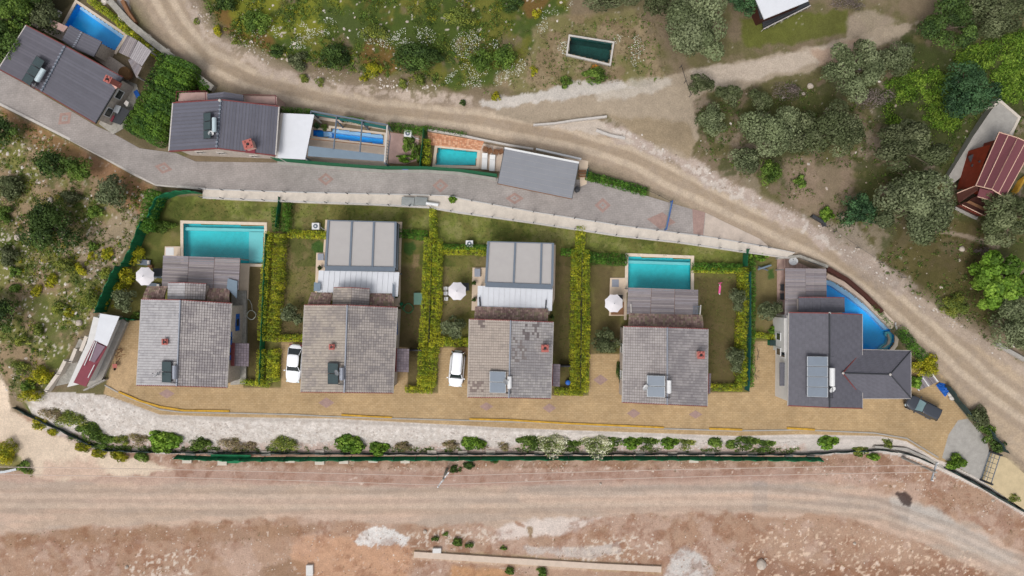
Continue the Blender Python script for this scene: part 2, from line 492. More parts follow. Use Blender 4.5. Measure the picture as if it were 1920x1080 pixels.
def boulder(px, py, r, label, col=S(180, 168, 156), cat='boulder'):
    rng = np.random.default_rng(int(px)); p = G(px, py); R = r / 16 * 0.8
    bm = bmesh.new(); bmesh.ops.create_icosphere(bm, subdivisions=2, radius=R)
    for v in bm.verts:
        v.co *= 1 + 0.35 * (float(vnoise(np.array(v.co.x / R * 1.7 + px), np.array(v.co.y / R * 1.7 + v.co.z), 5)) - 0.5)
        v.co.z = v.co.z * 0.7 + R * 0.2
    me = bpy.data.meshes.new('boulder'); bm.to_mesh(me); bm.free()
    at = me.color_attributes.new("Col", 'FLOAT_COLOR', 'POINT'); at.data.foreach_set("color", np.tile(np.append(col, 1.0), len(me.vertices)).astype(np.float32))
    me.materials.append(M['stone_pt']); o = bpy.data.objects.new('boulder', me); COL.objects.link(o); o.location = p
    tag(o, label, cat)
# ------------------------------------------------------------------ the ground, one surface cut into its regions
def axis(a, b, step, far):
    core = np.arange(a, b + 1e-6, step)
    ext = []; d = step; x = b
    while x < far:
        d *= 1.25; x += d; ext.append(x)
    ext = np.array(ext)
    lo = a - (ext - b)
    return np.concatenate([lo[::-1], core, ext])
gx = axis(-62.5, 62.5, 0.155, 900); gy = axis(-36.0, 36.0, 0.155, 900)
X, Y = np.meshgrid(gx, gy)
Z = hz_raw(X, Y)
kk = 16.0 * CAMH / (CAMH - Z)
U = 960 + X * kk; V = 540 - Y * kk          # photo coordinates surveyed for each ground point

POOLS_HOLES = {
 'a': [(143, 4), (235.6, 66.7), (216.7, 96.7), (119, 48)],
 'b': [(586.5, 242), (620.6, 245.6), (620.6, 239.8), (721, 252.2), (719.4, 272.2), (586, 255.8)],
 'c': [(820, 276), (895.6, 284), (892.7, 312), (815.8, 310)],
 'h1': [(343, 418), (496, 423), (495, 496), (344, 492)],
 'h4': [(1177.5, 480), (1296, 485), (1295.5, 548), (1176.5, 548)],
 'h5': [(1549, 523), (1563, 526), (1597, 548.5), (1638, 580), (1669, 616), (1677, 627), (1677, 643), (1667.5, 657), (1612, 657), (1612, 592), (1579, 592), (1579, 560), (1549, 560)],
 'tank': [(1069, 68.5), (1148.5, 81), (1142.5, 119.5), (1064.5, 101)],
}
STREET = [(-300, -30), (0, 132), (60, 165), (120, 200), (180, 236), (215, 252), (262, 278), (290, 282), (330, 287), (367, 303), (525, 305),
          (700, 316), (860, 322), (933, 334), (1000, 330), (1098, 338), (1150, 347), (1215, 368), (1255, 380), (1330, 402), (1425, 449),
          (1440, 462), (1340, 446), (1163, 424), (1003, 399), (860, 374), (740, 366), (560, 362), (385, 356), (290, 345), (205, 300), (120, 258), (0, 198), (-300, 30)]
COURT = [(195, 738), (205, 700), (228, 604), (264, 600), (264, 718), (456, 718), (456, 727), (528, 727), (528, 642), (572, 642), (572, 730), (740, 730), (742, 650),
         (764, 652), (764, 737), (822, 737), (822, 652), (884, 652), (884, 742), (1036, 742), (1044, 742), (1104, 742), (1106, 664), (1172, 664), (1172, 748), (1322, 748), (1332, 736),
         (1404, 736), (1416, 640), (1456, 640), (1460, 600), (1480, 600), (1480, 740), (1610, 740), (1610, 700), (1720, 690), (1745, 686), (1775, 712), (1800, 745),
         (1822, 783), (1780, 868), (1758, 862), (1700, 827), (1650, 817), (1500, 814), (1380, 817), (960, 802), (620, 784), (450, 782), (300, 777)]
def mask(poly, soft=6, warp=0, wsc=1.2, seed=0):
    d = sdist(U, V, poly)
    if warp: d = d + (fbm(X, Y, wsc * 1.2, 6, seed, 0.68) - 0.5) * 3.4 * warp; soft = soft * 0.55
    return 1 - sstep(-soft, soft, d)
def stroke(line, w, soft=5, warp=0, wsc=1.2, seed=0):
    d = ldist(U, V, line) - w
    if warp: d = d + (fbm(X, Y, wsc * 1.2, 6, seed, 0.68) - 0.5) * 3.4 * warp; soft = soft * 0.55
    return 1 - sstep(-soft, soft, d)

n_big = fbm(X, Y, 9, 4, 21); n_mid = fbm(X, Y, 2.4, 5, 22, 0.6); n_fin = fbm(X, Y, 0.7, 4, 23, 0.7); n_spk = vnoise(X / 0.33, Y / 0.33, 24) * 0.6 + vnoise(X / 0.17, Y / 0.17, 25) * 0.4
C = np.zeros(X.shape + (3,)); C[:] = S(128, 114, 94)
def lay(col, m, var=0.0):
    global C
    m = np.clip(m, 0, 1)[..., None]
    c = np.asarray(col)
    if var: c = c * (1 + var * (n_mid[..., None] - 0.5) * 2)
    C = C * (1 - m) + c * m
thr = lambda n, a, w=0.06: sstep(a - w, a + w, n)

# wild ground to the north and east
northm = (Y > np.interp(X, *RT)).astype(float)
lay(S(122, 108, 88), np.ones(X.shape), 0.25)
g = thr(n_mid * 0.6 + n_big * 0.4, 0.50, 0.09)
lay(S(92, 90, 54), g * 0.75)
NG = mask([(370, -60), (1060, -60), (1075, 30), (1010, 80), (960, 150), (860, 160), (700, 130), (560, 115), (470, 85), (420, 60)], 14, 14, 3, 31)
lay(S(98, 98, 44), NG * thr(n_mid, 0.40, 0.12), 0.3)
lay(S(66, 82, 36), NG * thr(fbm(X, Y, 3.4, 4, 33), 0.53, 0.05) * 0.9)
lay(S(112, 84, 50), NG * thr(fbm(X, Y, 5, 4, 34), 0.60, 0.05) * 0.8)
lay(S(120, 122, 42), mask([(430, 0), (640, -20), (660, 45), (560, 60), (440, 55)], 12, 16, 2.5, 35) * thr(n_mid, 0.48, 0.08) * 0.7)
# mown-out hollow round the tank
HOL = mask([(1000, 60), (1060, 25), (1180, 25), (1230, 80), (1240, 150), (1140, 165), (1050, 165), (960, 170), (930, 150), (985, 110)], 12, 12, 3, 36)
lay(S(140, 124, 98), HOL, 0.15)
lay(S(118, 102, 76), HOL * (np.abs(np.hypot((U - 1105) / 1.35, V - 95) - 62 + 8 * (n_mid - 0.5)) < 12) * 0.6)
lay(S(104, 104, 60), HOL * thr(n_mid, 0.53, 0.05) * 0.7)
# orchard floor on the right
OR = mask([(1290, 180), (1560, 130), (1700, 60), (1960, 40), (1960, 700), (1700, 560), (1560, 460), (1420, 360), (1300, 290)], 10, 14, 3, 37)
lay(S(116, 102, 84), OR, 0.3)
lay(S(88, 86, 52), OR * thr(n_mid * 0.6 + n_big * 0.4, 0.46, 0.05) * 0.85)
lay(S(142, 128, 112), OR * thr(fbm(X, Y, 3, 5, 38, 0.65), 0.57, 0.04) * 0.6)
lay(S(66, 72, 38), OR * thr(fbm(X, Y, 2.5, 5, 39, 0.65), 0.52, 0.04) * 0.75)
lay(S(84, 76, 46), mask([(1690, 400), (1850, 420), (1850, 620), (1760, 600), (1660, 500)], 14, 16, 3, 40) * 0.75, 0.3)
lay(S(140, 122, 104), mask([(1470, 300), (1600, 310), (1590, 420), (1500, 390)], 14, 16, 3, 41) * 0.7)
lay(S(150, 134, 118), stroke([(1740, 430), (1800, 440), (1870, 462)], 4, 3, 3) * 0.8)
lay(S(92, 96, 44), mask([(1380, 30), (1480, 25), (1590, 20), (1585, 60), (1500, 80), (1400, 90)], 8, 8, 2, 42) * 0.9, 0.3)
lay(S(64, 72, 38), mask([(1690, 60), (1760, 90), (1930, 60), (1930, 200), (1830, 260), (1770, 280), (1660, 260), (1640, 190), (1690, 150)], 10, 12, 2, 44) * 0.8, 0.3)  # dark green undergrowth, with the shading between the trees painted into its tone
lay(S(156, 142, 126), mask([(1585, 30), (1640, 20), (1690, 40), (1640, 60), (1590, 70)], 8, 8, 2, 43) * 0.7)
# wild ground on the west
WW = mask([(-600, 150), (0, 200), (120, 262), (205, 304), (290, 350), (290, 380), (260, 430), (200, 520), (180, 585), (140, 640), (100, 720), (60, 780), (0, 700), (-600, 660)], 5, 3, 1, 50)
lay(S(146, 126, 100), WW, 0.22)
lay(S(112, 115, 58), WW * thr(n_mid * 0.65 + n_big * 0.35, 0.49, 0.06) * 0.85)
lay(S(78, 88, 42), WW * thr(fbm(X, Y, 1.6, 4, 51, 0.6), 0.56, 0.05) * 0.7)
lay(S(150, 112, 84), WW * mask([(0, 200), (120, 262), (290, 350), (260, 400), (180, 330), (60, 270)], 10, 14, 2, 52) * 0.7)
lay(S(156, 138, 118), WW * mask([(250, 380), (270, 420), (210, 520), (150, 520), (120, 480), (200, 410)], 10, 14, 2, 53) * 0.8)
lay(S(200, 190, 176), WW * thr(n_spk, 0.74, 0.04) * thr(n_big * 0.4 + n_mid * 0.6, 0.46, 0.1) * 0.9)
lay(S(198, 188, 176), (NG + northm * 0.6) * thr(n_spk, 0.82, 0.03) * thr(n_mid, 0.54, 0.06) * 0.7)

# roads
ND = [(-40, -260), (250, -25), (300, 55), (352, 112), (420, 152), (520, 190), (640, 208), (760, 232), (900, 250), (1060, 288), (1160, 318), (1230, 352), (1330, 402), (1430, 452),
      (1520, 490), (1560, 502), (1620, 550), (1680, 600), (1740, 668), (1790, 730), (1850, 800), (1900, 852), (2300, 1150), (2300, 1000), (1920, 690), (1800, 612), (1690, 545), (1600, 490), (1500, 425), (1400, 378),
      (1300, 330), (1200, 280), (1120, 248), (1000, 226), (900, 205), (700, 186), (600, 162), (520, 132), (440, 98), (395, 68), (365, 30), (340, -25), (100, -260)]
dND = sdist(U, V, ND)
road = 1 - sstep(-6, 5, dND + (fbm(X, Y, 1.5, 6, 60, 0.68) - 0.5) * 20)
VER = 1 - sstep(0, 34, dND)
lay(S(150, 134, 118), VER * 0.8, 0.15)
lay(S(175, 156, 134), road, 0.08)
ctr = [(292, -25), (335, 50), (390, 110), (470, 148), (580, 178), (700, 204), (900, 226), (1060, 256), (1180, 292), (1290, 348), (1400, 402), (1530, 460), (1640, 535), (1740, 620), (1850, 720), (1960, 800)]
dc = ldist(U, V, ctr) + (fbm(X, Y, 5, 3, 61) - 0.5) * 8
for off, col, w in ((3, S(146, 130, 112), 6), (27, S(148, 132, 116), 8), (15, S(190, 174, 155), 7)):
    lay(col, road * (1 - sstep(w * 0.4, w * 1.3, np.abs(dc - off))) * 0.65)
lay(S(160, 145, 130), road * thr(fbm(X, Y, 0.8, 4, 62, 0.7), 0.56, 0.08) * 0.4)
# rocky verge along the upper edge of the road
vline = [(345, -10), (385, 62), (440, 95), (520, 140), (640, 165), (760, 178), (880, 188)]
VR = stroke(vline, 9, 8, 9, 1.2, 63)
lay(S(176, 160, 146), VR * thr(n_fin, 0.42, 0.08), 0.2)
v2 = [(1140, 240), (1200, 262), (1280, 305), (1360, 350), (1440, 392), (1510, 425), (1560, 455), (1640, 505), (1690, 535)]
lay(S(176, 160, 150), stroke(v2, 14, 10, 12, 1.4, 64) * 0.85, 0.12)
lay(S(196, 186, 177), stroke(v2, 12, 9, 10, 1.0, 65) * thr(n_fin, 0.56, 0.05) * 0.8)
lay(S(150, 136, 124), mask([(1540, 415), (1600, 420), (1660, 500), (1720, 540), (1640, 540), (1560, 470)], 8, 10, 1.5, 66) * 0.7, 0.2)
v3 = [(1690, 545), (1800, 620), (1860, 655), (1940, 710)]
lay(S(168, 152, 138), stroke(v3, 9, 7, 8, 1.2, 67) * 0.8, 0.2)
# junction and path to the east
PT = [(930, 196), (1000, 190), (1080, 178), (1180, 168), (1270, 140), (1300, 128), (1400, 112), (1500, 92), (1600, 68), (1680, 42), (1730, 38), (1700, 62), (1620, 98), (1560, 122), (1480, 140), (1400, 160), (1320, 175), (1300, 190),
      (1310, 260), (1290, 300), (1200, 262), (1140, 215), (1060, 225), (1000, 232), (930, 215)]
pm = mask(PT, 6, 7, 1.5, 70)
lay(S(156, 142, 124), pm, 0.12)
lay(S(186, 172, 158), pm * mask([(1290, 130), (1400, 114), (1540, 90), (1640, 70), (1600, 95), (1480, 135), (1330, 165)], 8, 6, 2, 71) * 0.75)
lay(S(164, 130, 106), pm * mask([(1520, 95), (1620, 70), (1600, 110), (1540, 130)], 8, 8, 1.5, 72) * 0.5)
lay(S(138, 122, 98), pm * mask([(1140, 215), (1300, 230), (1310, 300), (1200, 262)], 10, 10, 2, 73) * 0.75, 0.2)
lay(S(190, 183, 176), mask([(900, 190), (960, 180), (1050, 162), (1100, 148), (1165, 152), (1190, 165), (1120, 176), (1040, 190), (950, 200), (905, 200)], 5, 7, 1.2, 74) * 0.85, 0.08)
lay(S(192, 184, 174), mask([(1100, 160), (1260, 150), (1220, 175), (1120, 190)], 10, 10, 2, 75) * 0.55)
lay(S(188, 176, 164), mask([(1020, 236), (1120, 220), (1150, 245), (1190, 268), (1120, 252)], 4, 5, 1, 76) * 0.85, 0.15)

# lower ground: red soil, grey graded road
LOW = (Y < np.interp(X, *S2) + 0.6).astype(float)
lay(S(166, 138, 118), LOW, 0.14)
lay(S(146, 113, 91), LOW * thr(n_mid * 0.5 + n_big * 0.5, 0.53, 0.10) * 0.45)
lay(S(182, 158, 144), LOW * thr(fbm(X, Y, 3, 5, 79, 0.65), 0.55, 0.05) * 0.5)
EMB = [(330, 860), (1500, 862), (1640, 855), (1760, 890), (1700, 900), (1500, 876), (900, 876), (400, 872)]
LR = [(-500, 900), (0, 896), (200, 898), (500, 902), (800, 908), (1000, 902), (1200, 898), (1400, 896), (1520, 900), (1640, 920), (1740, 945), (1850, 1000), (1960, 1070), (2300, 1260), (2100, 1300), (1900, 1100), (1800, 1050), (1700, 1005),
      (1640, 985), (1560, 968), (1440, 962), (1300, 960), (1150, 962), (1060, 985), (980, 1005), (900, 985), (700, 978), (560, 972), (420, 975), (300, 984), (160, 986), (60, 1000), (0, 1008), (-500, 1040)]
lr = mask(LR, 8, 9, 2.5, 80)
lay(S(178, 157, 140), lr, 0.08)
strk = fbm(X / 7.0, Y - 0.02 * X, 0.9, 4, 81, 0.6)
lay(S(164, 149, 137), lr * thr(strk, 0.50, 0.12) * 0.6)
lay(S(196, 168, 150), lr * thr(fbm(X / 8.0, Y, 1.1, 4, 82), 0.56, 0.06) * 0.5)
lay(S(176, 150, 136), mask([(-200, 872), (0, 876), (900, 878), (1700, 872), (1700, 905), (900, 912), (0, 902), (-200, 900)], 5, 6, 2, 83) * (V > 868) * 0.75)
lay(S(160, 132, 119), mask([(330, 880), (900, 886), (1500, 880), (1500, 898), (1200, 902), (800, 912), (330, 900)], 6, 5, 2, 84) * 0.7)
lay(S(152, 145, 140), stroke([(960, 918), (1130, 922), (1280, 918), (1400, 914), (1520, 922), (1640, 942), (1720, 960), (1790, 990), (1920, 1060)], 9, 8, 6, 2.5, 85) * 0.32)
lay(S(158, 148, 140), stroke([(960, 955), (1130, 950), (1280, 946), (1430, 944), (1560, 950), (1640, 962), (1760, 1000), (1900, 1080)], 8, 8, 6, 2.5, 86) * 0.28)
lay(S(204, 176, 156), stroke([(980, 936), (1200, 936), (1430, 932)], 7, 7, 4, 2.5, 87) * 0.6)
lay(S(180, 176, 170), mask([(1670, 935), (1740, 950), (1840, 1000), (1930, 1060), (1860, 1060), (1760, 1000), (1690, 985)], 12, 9, 2, 88) * 0.6)
lay(S(140, 134, 130), mask([(1412, 905), (1440, 902), (1440, 960), (1412, 958)], 3, 4, 1, 89) * 0.45)
lay(S(140, 130, 122), mask([(1668, 945), (1705, 952), (1700, 1000), (1665, 990)], 4, 4, 1, 90) * 0.4)
lay(S(206, 194, 186), mask([(960, 975), (1060, 972), (1130, 968), (1080, 1000), (1000, 1010), (920, 1010)], 8, 8, 2, 91) * 0.8)
lay(S(192, 150, 120), mask([(560, 1000), (660, 1005), (770, 1030), (760, 1100), (560, 1100), (540, 1040)], 14, 14, 3, 92) * 0.6)
lay(S(186, 142, 102), mask([(850, 1062), (960, 1066), (960, 1100), (850, 1100)], 8, 8, 2, 93) * 0.7)
lay(S(126, 88, 66), mask([(1400, 1040), (1560, 1060), (1700, 1050), (1900, 1085), (1900, 1120), (1400, 1120)], 12, 18, 2.5, 94) * 0.55, 0.2)
lay(S(120, 92, 66), mask([(480, 1062), (560, 1055), (600, 1085), (480, 1100)], 8, 10, 1.5, 95) * 0.5)
lay(S(142, 112, 88), mask([(0, 1005), (160, 988), (330, 990), (480, 980), (640, 985), (540, 1010), (420, 1020), (250, 1015), (0, 1030)], 8, 10, 2, 96) * 0.6)
lay(S(206, 202, 198), mask([(664, 1014), (690, 992), (722, 984), (745, 1000), (768, 1008), (760, 1022), (700, 1025), (668, 1022)], 3, 6, 0.9, 97) * 0.95, 0.1)
lay(S(192, 188, 184), mask([(1255, 1040), (1290, 1025), (1325, 1050), (1340, 1085), (1250, 1090)], 10, 9, 1.3, 98) * 0.85)
lay(S(190, 186, 182), mask([(980, 1022), (1080, 1026), (1160, 1015), (1170, 1040), (1080, 1044), (990, 1040)], 6, 8, 1.3, 99) * 0.6)
lay(S(172, 150, 122), mask([(775, 1032), (960, 1040), (1240, 1062), (1240, 1076), (960, 1060), (775, 1044)], 3, 4, 1.2, 100) * 0.9)
lay(S(196, 172, 152), stroke([(775, 1046), (960, 1058), (1100, 1068)], 3, 3, 3) * 0.7)
lay(S(128, 88, 66), LOW * (1 - lr) * thr(fbm(X, Y, 1.2, 6, 130, 0.72), 0.55, 0.09) * thr(n_big, 0.42, 0.1) * 0.5)
lay(S(128, 96, 76), mask(EMB, 3, 6, 1.2, 131) * thr(fbm(X, Y, 0.9, 6, 132, 0.72), 0.50, 0.08) * 0.55)
lay(S(204, 190, 176), (mask([(1060, 1030), (1120, 1010), (1190, 1000), (1240, 1015), (1230, 1050), (1150, 1052), (1090, 1050)], 6, 10, 1, 133) + mask([(240, 1060), (300, 1040), (370, 1030), (370, 1080), (240, 1090)], 6, 12, 1, 134) + mask([(760, 1000), (820, 990), (900, 990), (960, 1010), (850, 1030), (770, 1030)], 6, 8, 1, 135)) * thr(n_spk, 0.6, 0.06) * 0.8)
lay(S(214, 190, 168), mask([(1380, 1030), (1480, 985), (1620, 1005), (1800, 1040), (1920, 1085), (1380, 1090)], 6, 14, 1.5, 136) * thr(n_spk, 0.68, 0.05) * 0.7)
lay(S(62, 50, 48), mask([(1678, 926), (1700, 924), (1710, 934), (1704, 946), (1688, 944)], 4, 5, 0.8, 101) * 0.9)   # fire-blackened soil
lay(S(138, 96, 66), mask([(966, 978), (984, 984), (984, 990), (968, 984)], 2, 2) * 0.7); lay(S(128, 104, 70), mask([(988, 988), (1000, 988), (998, 1008), (992, 1008)], 2, 2) * 0.8)
lay(S(205, 188, 176), LOW * thr(n_spk, 0.79, 0.03) * (1 - lr) * 0.7 * thr(n_mid, 0.5, 0.08))
# pale track at the far left
TK = [(-500, 690), (0, 705), (28, 770), (95, 812), (190, 850), (270, 862), (330, 880), (100, 900), (60, 888), (0, 822), (-500, 800)]
tk = mask(TK, 7, 7, 1.5, 102)
lay(S(204, 186, 166), tk, 0.07)
lay(S(186, 158, 142), tk * mask([(90, 870), (170, 858), (200, 900), (80, 905)], 14, 12, 2, 103) * 0.7)
lay(S(120, 124, 60), mask([(-100, 830), (0, 832), (40, 860), (50, 885), (-100, 880)], 4, 6, 1, 104) * 0.7)
# exit drive beyond the gate
lay(S(184, 168, 138), mask([(1858, 848), (1890, 860), (1925, 890), (1960, 960), (1925, 968), (1840, 905)], 4, 3, 1, 105))

# lawns
LAWN = [(285, 372), (385, 366), (740, 380), (860, 394), (1003, 412), (1163, 438), (1273, 454), (1390, 474), (1460, 484), (1462, 605), (1456, 645), (1404, 740), (1328, 760),
        (1166, 745), (1040, 745), (880, 745), (822, 740), (565, 735), (455, 728), (262, 640), (225, 600), (185, 582), (225, 500), (262, 440)]
lwn = mask(LAWN, 3)
lay(S(110, 107, 60), lwn, 0.25)
lay(S(120, 106, 76), lwn * thr(n_mid * 0.6 + n_big * 0.4, 0.50, 0.08) * 0.75)
lay(S(76, 86, 40), lwn * thr(fbm(X, Y, 2.6, 4, 110), 0.52, 0.07) * (V < 500) * 0.7)
strip = mask([(300, 366), (740, 378), (1003, 410), (1390, 470), (1390, 505), (1100, 470), (830, 455), (540, 430), (500, 412), (330, 410)], 4, 3)
lay(S(112, 120, 58), strip * thr(n_mid, 0.44, 0.1) * 0.8, 0.25)
lay(S(134, 128, 86), strip * thr(n_fin * 0.5 + n_mid * 0.5, 0.56, 0.05) * 0.55)
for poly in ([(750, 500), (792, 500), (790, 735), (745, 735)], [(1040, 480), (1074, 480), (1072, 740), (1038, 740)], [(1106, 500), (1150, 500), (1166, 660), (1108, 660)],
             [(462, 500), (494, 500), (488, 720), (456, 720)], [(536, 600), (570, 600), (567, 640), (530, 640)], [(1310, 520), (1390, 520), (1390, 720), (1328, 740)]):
    lay(S(84, 72, 50), mask(poly, 8, 8, 1.5, 111) * 0.65)  # earthy lawn strips, darkened in colour for the shade between houses and hedges
lay(S(62, 92, 44), (mask([(584, 455), (598, 449), (610, 458), (610, 474), (590, 475), (582, 466)], 3, 3) + mask([(757, 455), (775, 452), (782, 466), (768, 480), (758, 474)], 3, 3) + mask([(1440, 505), (1452, 500), (1453, 522), (1440, 525)], 3, 3)) * 0.9)
lay(S(150, 124, 98), mask([(775, 478), (785, 478), (786, 500), (776, 500)], 4, 3) * 0.6)
# rubble slope below the courtyard
SL = ((Y < np.interp(X, *S1) + 0.1) & (Y > np.interp(X, *S2) - 0.1) & (X > -57.5))
slm = SL.astype(float) * sstep(40, 70, U)
lay(S(186, 178, 171), slm, 0.08)
cell = n_spk * 0.7 + n_fin * 0.3
lay(S(206, 199, 193), slm * thr(cell, 0.60, 0.06) * 0.7 * sstep(1800, 900, U))
lay(S(160, 148, 138), slm * (1 - thr(cell, 0.38, 0.05)) * 0.5 * sstep(1500, 600, U))
lay(S(184, 158, 146), slm * stroke([(120, 820), (330, 840), (700, 842), (1500, 842)], 8, 9, 8, 1.5, 121) * 0.7)
lay(S(160, 152, 144), slm * stroke([(200, 738), (300, 782), (620, 790), (960, 806), (1380, 822), (1650, 822)], 2.5, 2, 2, 1, 122) * 0.6)
lay(S(176, 150, 116), mask(COURT, 2))
lay(S(110, 100, 84), mask([(1745, 690), (1780, 716), (1830, 790), (1870, 850), (1850, 850), (1800, 780), (1760, 730)], 4, 5) * 0.8)
# garden strips of the upper houses
for poly, col in (([(60, -60), (160, -20), (320, 110), (400, 165), (330, 180), (290, 290), (215, 250), (270, 120), (120, 60)], S(98, 88, 66)),
                  ([(722, 232), (800, 240), (795, 320), (720, 310)], S(120, 104, 78)), ([(1098, 322), (1215, 352), (1215, 370), (1098, 342)], S(84, 92, 52)),
                  ([(-200, -200), (120, -60), (150, 0), (60, 60), (0, 140), (-200, 40)], S(66, 62, 44))):
    lay(col, mask(poly, 4, 4), 0.25)
for o_, c_ in ((-17, S(152, 134, 120)), (-9, S(192, 172, 156)), (2, S(156, 140, 128)), (10, S(194, 174, 156)), (20, S(158, 138, 122))):
    lay(c_, lr * (1 - sstep(1.5, 5, np.abs(ldist(U, V - o_, [(-500, 936), (0, 938), (500, 940), (960, 938), (1430, 932), (1640, 952), (1800, 1010), (1960, 1090)]) + (fbm(X, Y, 6, 3, 140) - 0.5) * 6 - 2))) * 0.4)
lay(S(186, 180, 176), mask([(212, -20), (236, -20), (250, 40), (262, 62), (235, 45)], 2, 1) * 0.9)

FAR = np.maximum(sstep(63, 75, np.abs(X)), sstep(36.5, 46, np.abs(Y)))
lay(S(124, 112, 84), FAR * (Y > -20)); lay(S(158, 132, 112), FAR * (Y <= -20) * 0.9)
REG = np.zeros(X.shape, np.int8)           # 0 ground
REG[road > 0.5] = 1
REG[(pm > 0.5) & (road <= 0.5)] = 2
REG[(lr > 0.5)] = 3
REG[(tk > 0.5) & (lr <= 0.5)] = 4
REG[SL & (U > 55)] = 5
REG[(lwn > 0.5)] = 6
hole = np.zeros(X.shape, bool)
for k_, poly in POOLS_HOLES.items():
    hole |= sdist(U, V, poly) < 0
ny, nx = X.shape
idx = np.arange(ny * nx).reshape(ny, nx)
F = np.stack([idx[:-1, :-1], idx[:-1, 1:], idx[1:, 1:], idx[1:, :-1]], -1).reshape(-1, 4)
FR = REG[:-1, :-1].ravel()
hl = (hole[:-1, :-1] & hole[1:, 1:] & hole[1:, :-1] & hole[:-1, 1:]).ravel()
VV = np.stack([X, Y, Z], -1).reshape(-1, 3); CC = np.clip(C.reshape(-1, 3), 0.005, 0.85)
for r, nm, mt in ((0, 'ground', 'ground'), (1, 'dirt_road', 'ground'), (2, 'dirt_path', 'ground'), (3, 'lower_dirt_road', 'ground'), (4, 'dirt_track', 'ground'),
                  (5, 'rubble_slope_ground', 'ground'), (6, 'lawn', 'lawn')):
    f = F[(FR == r) & ~hl]
    used, inv = np.unique(f.ravel(), return_inverse=True)
    struct(npmesh(nm, VV[used], inv.reshape(-1, 4), CC[used], M[mt], smooth=True))

def sheet(name, poly, z, m, dz=0.03, th=0.25, h=0.0):
    """flat paved sheet: outline in photo coordinates at level z"""
    pts = [P(a, b, z) for a, b in poly]
    bm = bmesh.new()
    vs = [bm.verts.new((p.x, p.y, z + dz)) for p in pts]
    f = bm.faces.new(vs)
    if f.normal.z < 0: f.normal_flip()
    bm.normal_update()
    if f.normal.z < 0: bmesh.ops.reverse_faces(bm, faces=[f])
    r = bmesh.ops.extrude_face_region(bm, geom=[f])
    for v in r['geom']:
        if isinstance(v, bmesh.types.BMVert): v.co.z -= th
    bmesh.ops.recalc_face_normals(bm, faces=bm.faces)
    bmesh.ops.triangulate(bm, faces=[f for f in bm.faces if len(f.verts) > 4])
    me = bpy.data.meshes.new(name); bm.to_mesh(me); bm.free()
    me.materials.append(m)
    o = bpy.data.objects.new(name, me); COL.objects.link(o)
    return struct(o)
sheet('street_paving', STREET, 1.0, M['street'])
sheet('courtyard_paving', COURT, 0.0, M['court'])
sheet('street_end_paving', [(1298, 392), (1322, 398), (1318, 441), (1300, 438)], 1.0, M['pink_pave'], 0.036, 0.03)
sheet('street_end_paving', [(1323, 399), (1425, 448), (1440, 461), (1340, 445), (1319, 441.5)], 1.0, mat('worn_end_paving', S(182, 168, 156), 0.9, 0.14, 0.8, fine=0.1), 0.036, 0.03)
sheet('entrance_concrete', [(1796, 788), (1822, 783), (1850, 828), (1855, 846), (1838, 900), (1766, 858), (1778, 815)], 0.0, M['concrete'], 0.036, 0.1)
sheet('exit_paving', [(1860, 850), (1886, 858), (1925, 892), (1980, 960), (1930, 962), (1842, 902)], 0.0, mat('exit_pavers', S(188, 170, 136), 0.85, 0.1, 1.2, fine=0.08), 0.05, 0.4)

# pink rhombus patterns laid into the paving: a flat inlay each
def diamond(px, py, w, h, z, rot=0.0, ring=True):
    c = P(px, py, z); a = MB()
    def q(s):
        out = []
        for dx, dy in ((w / 2, 0), (0, h / 2), (-w / 2, 0), (0, -h / 2)):
            x, y = dx * s / 16, dy * s / 16
            out.append((c.x + x * math.cos(rot) - y * math.sin(rot), c.y + x * math.sin(rot) + y * math.cos(rot)))
        return out
    o_, i_ = q(1), q(0.52)
    if ring:
        for k in range(4):
            a.prism([o_[k], o_[(k + 1) % 4], i_[(k + 1) % 4], i_[k]], z + 0.026, z + 0.036)
        a.prism(q(0.2), z + 0.026, z + 0.036)
    else:
        a.prism(o_, z + 0.026, z + 0.036)
    ob = a.build('rhombus_inlay', M['pink_pave']); struct(ob)
for d in ((122, 222, 34, 26, 1.0, 0.75), (307, 315, 34, 22, 1.0, -0.2), (611, 336, 30, 24, 1.0, 0), (826, 348, 30, 26, 1.0, 0), (1130, 385, 30, 28, 1.0, 0)):
    diamond(*d)
for d in ((1240, 414, 54, 32, 1.0, -0.12), (965, 372, 34, 22, 1.0, 0), (313, 738, 30, 18, 0, 0), (612, 755, 30, 20, 0, 0), (1126, 712, 28, 20, 0, 0), (1030, 765, 26, 18, 0, 0), (1188, 775, 26, 18, 0, 0), (1304, 777, 26, 16, 0, 0), (912, 762, 26, 16, 0, 0)):
    diamond(*d, ring=(d[0] != 1240 and d[4] == 1.0))
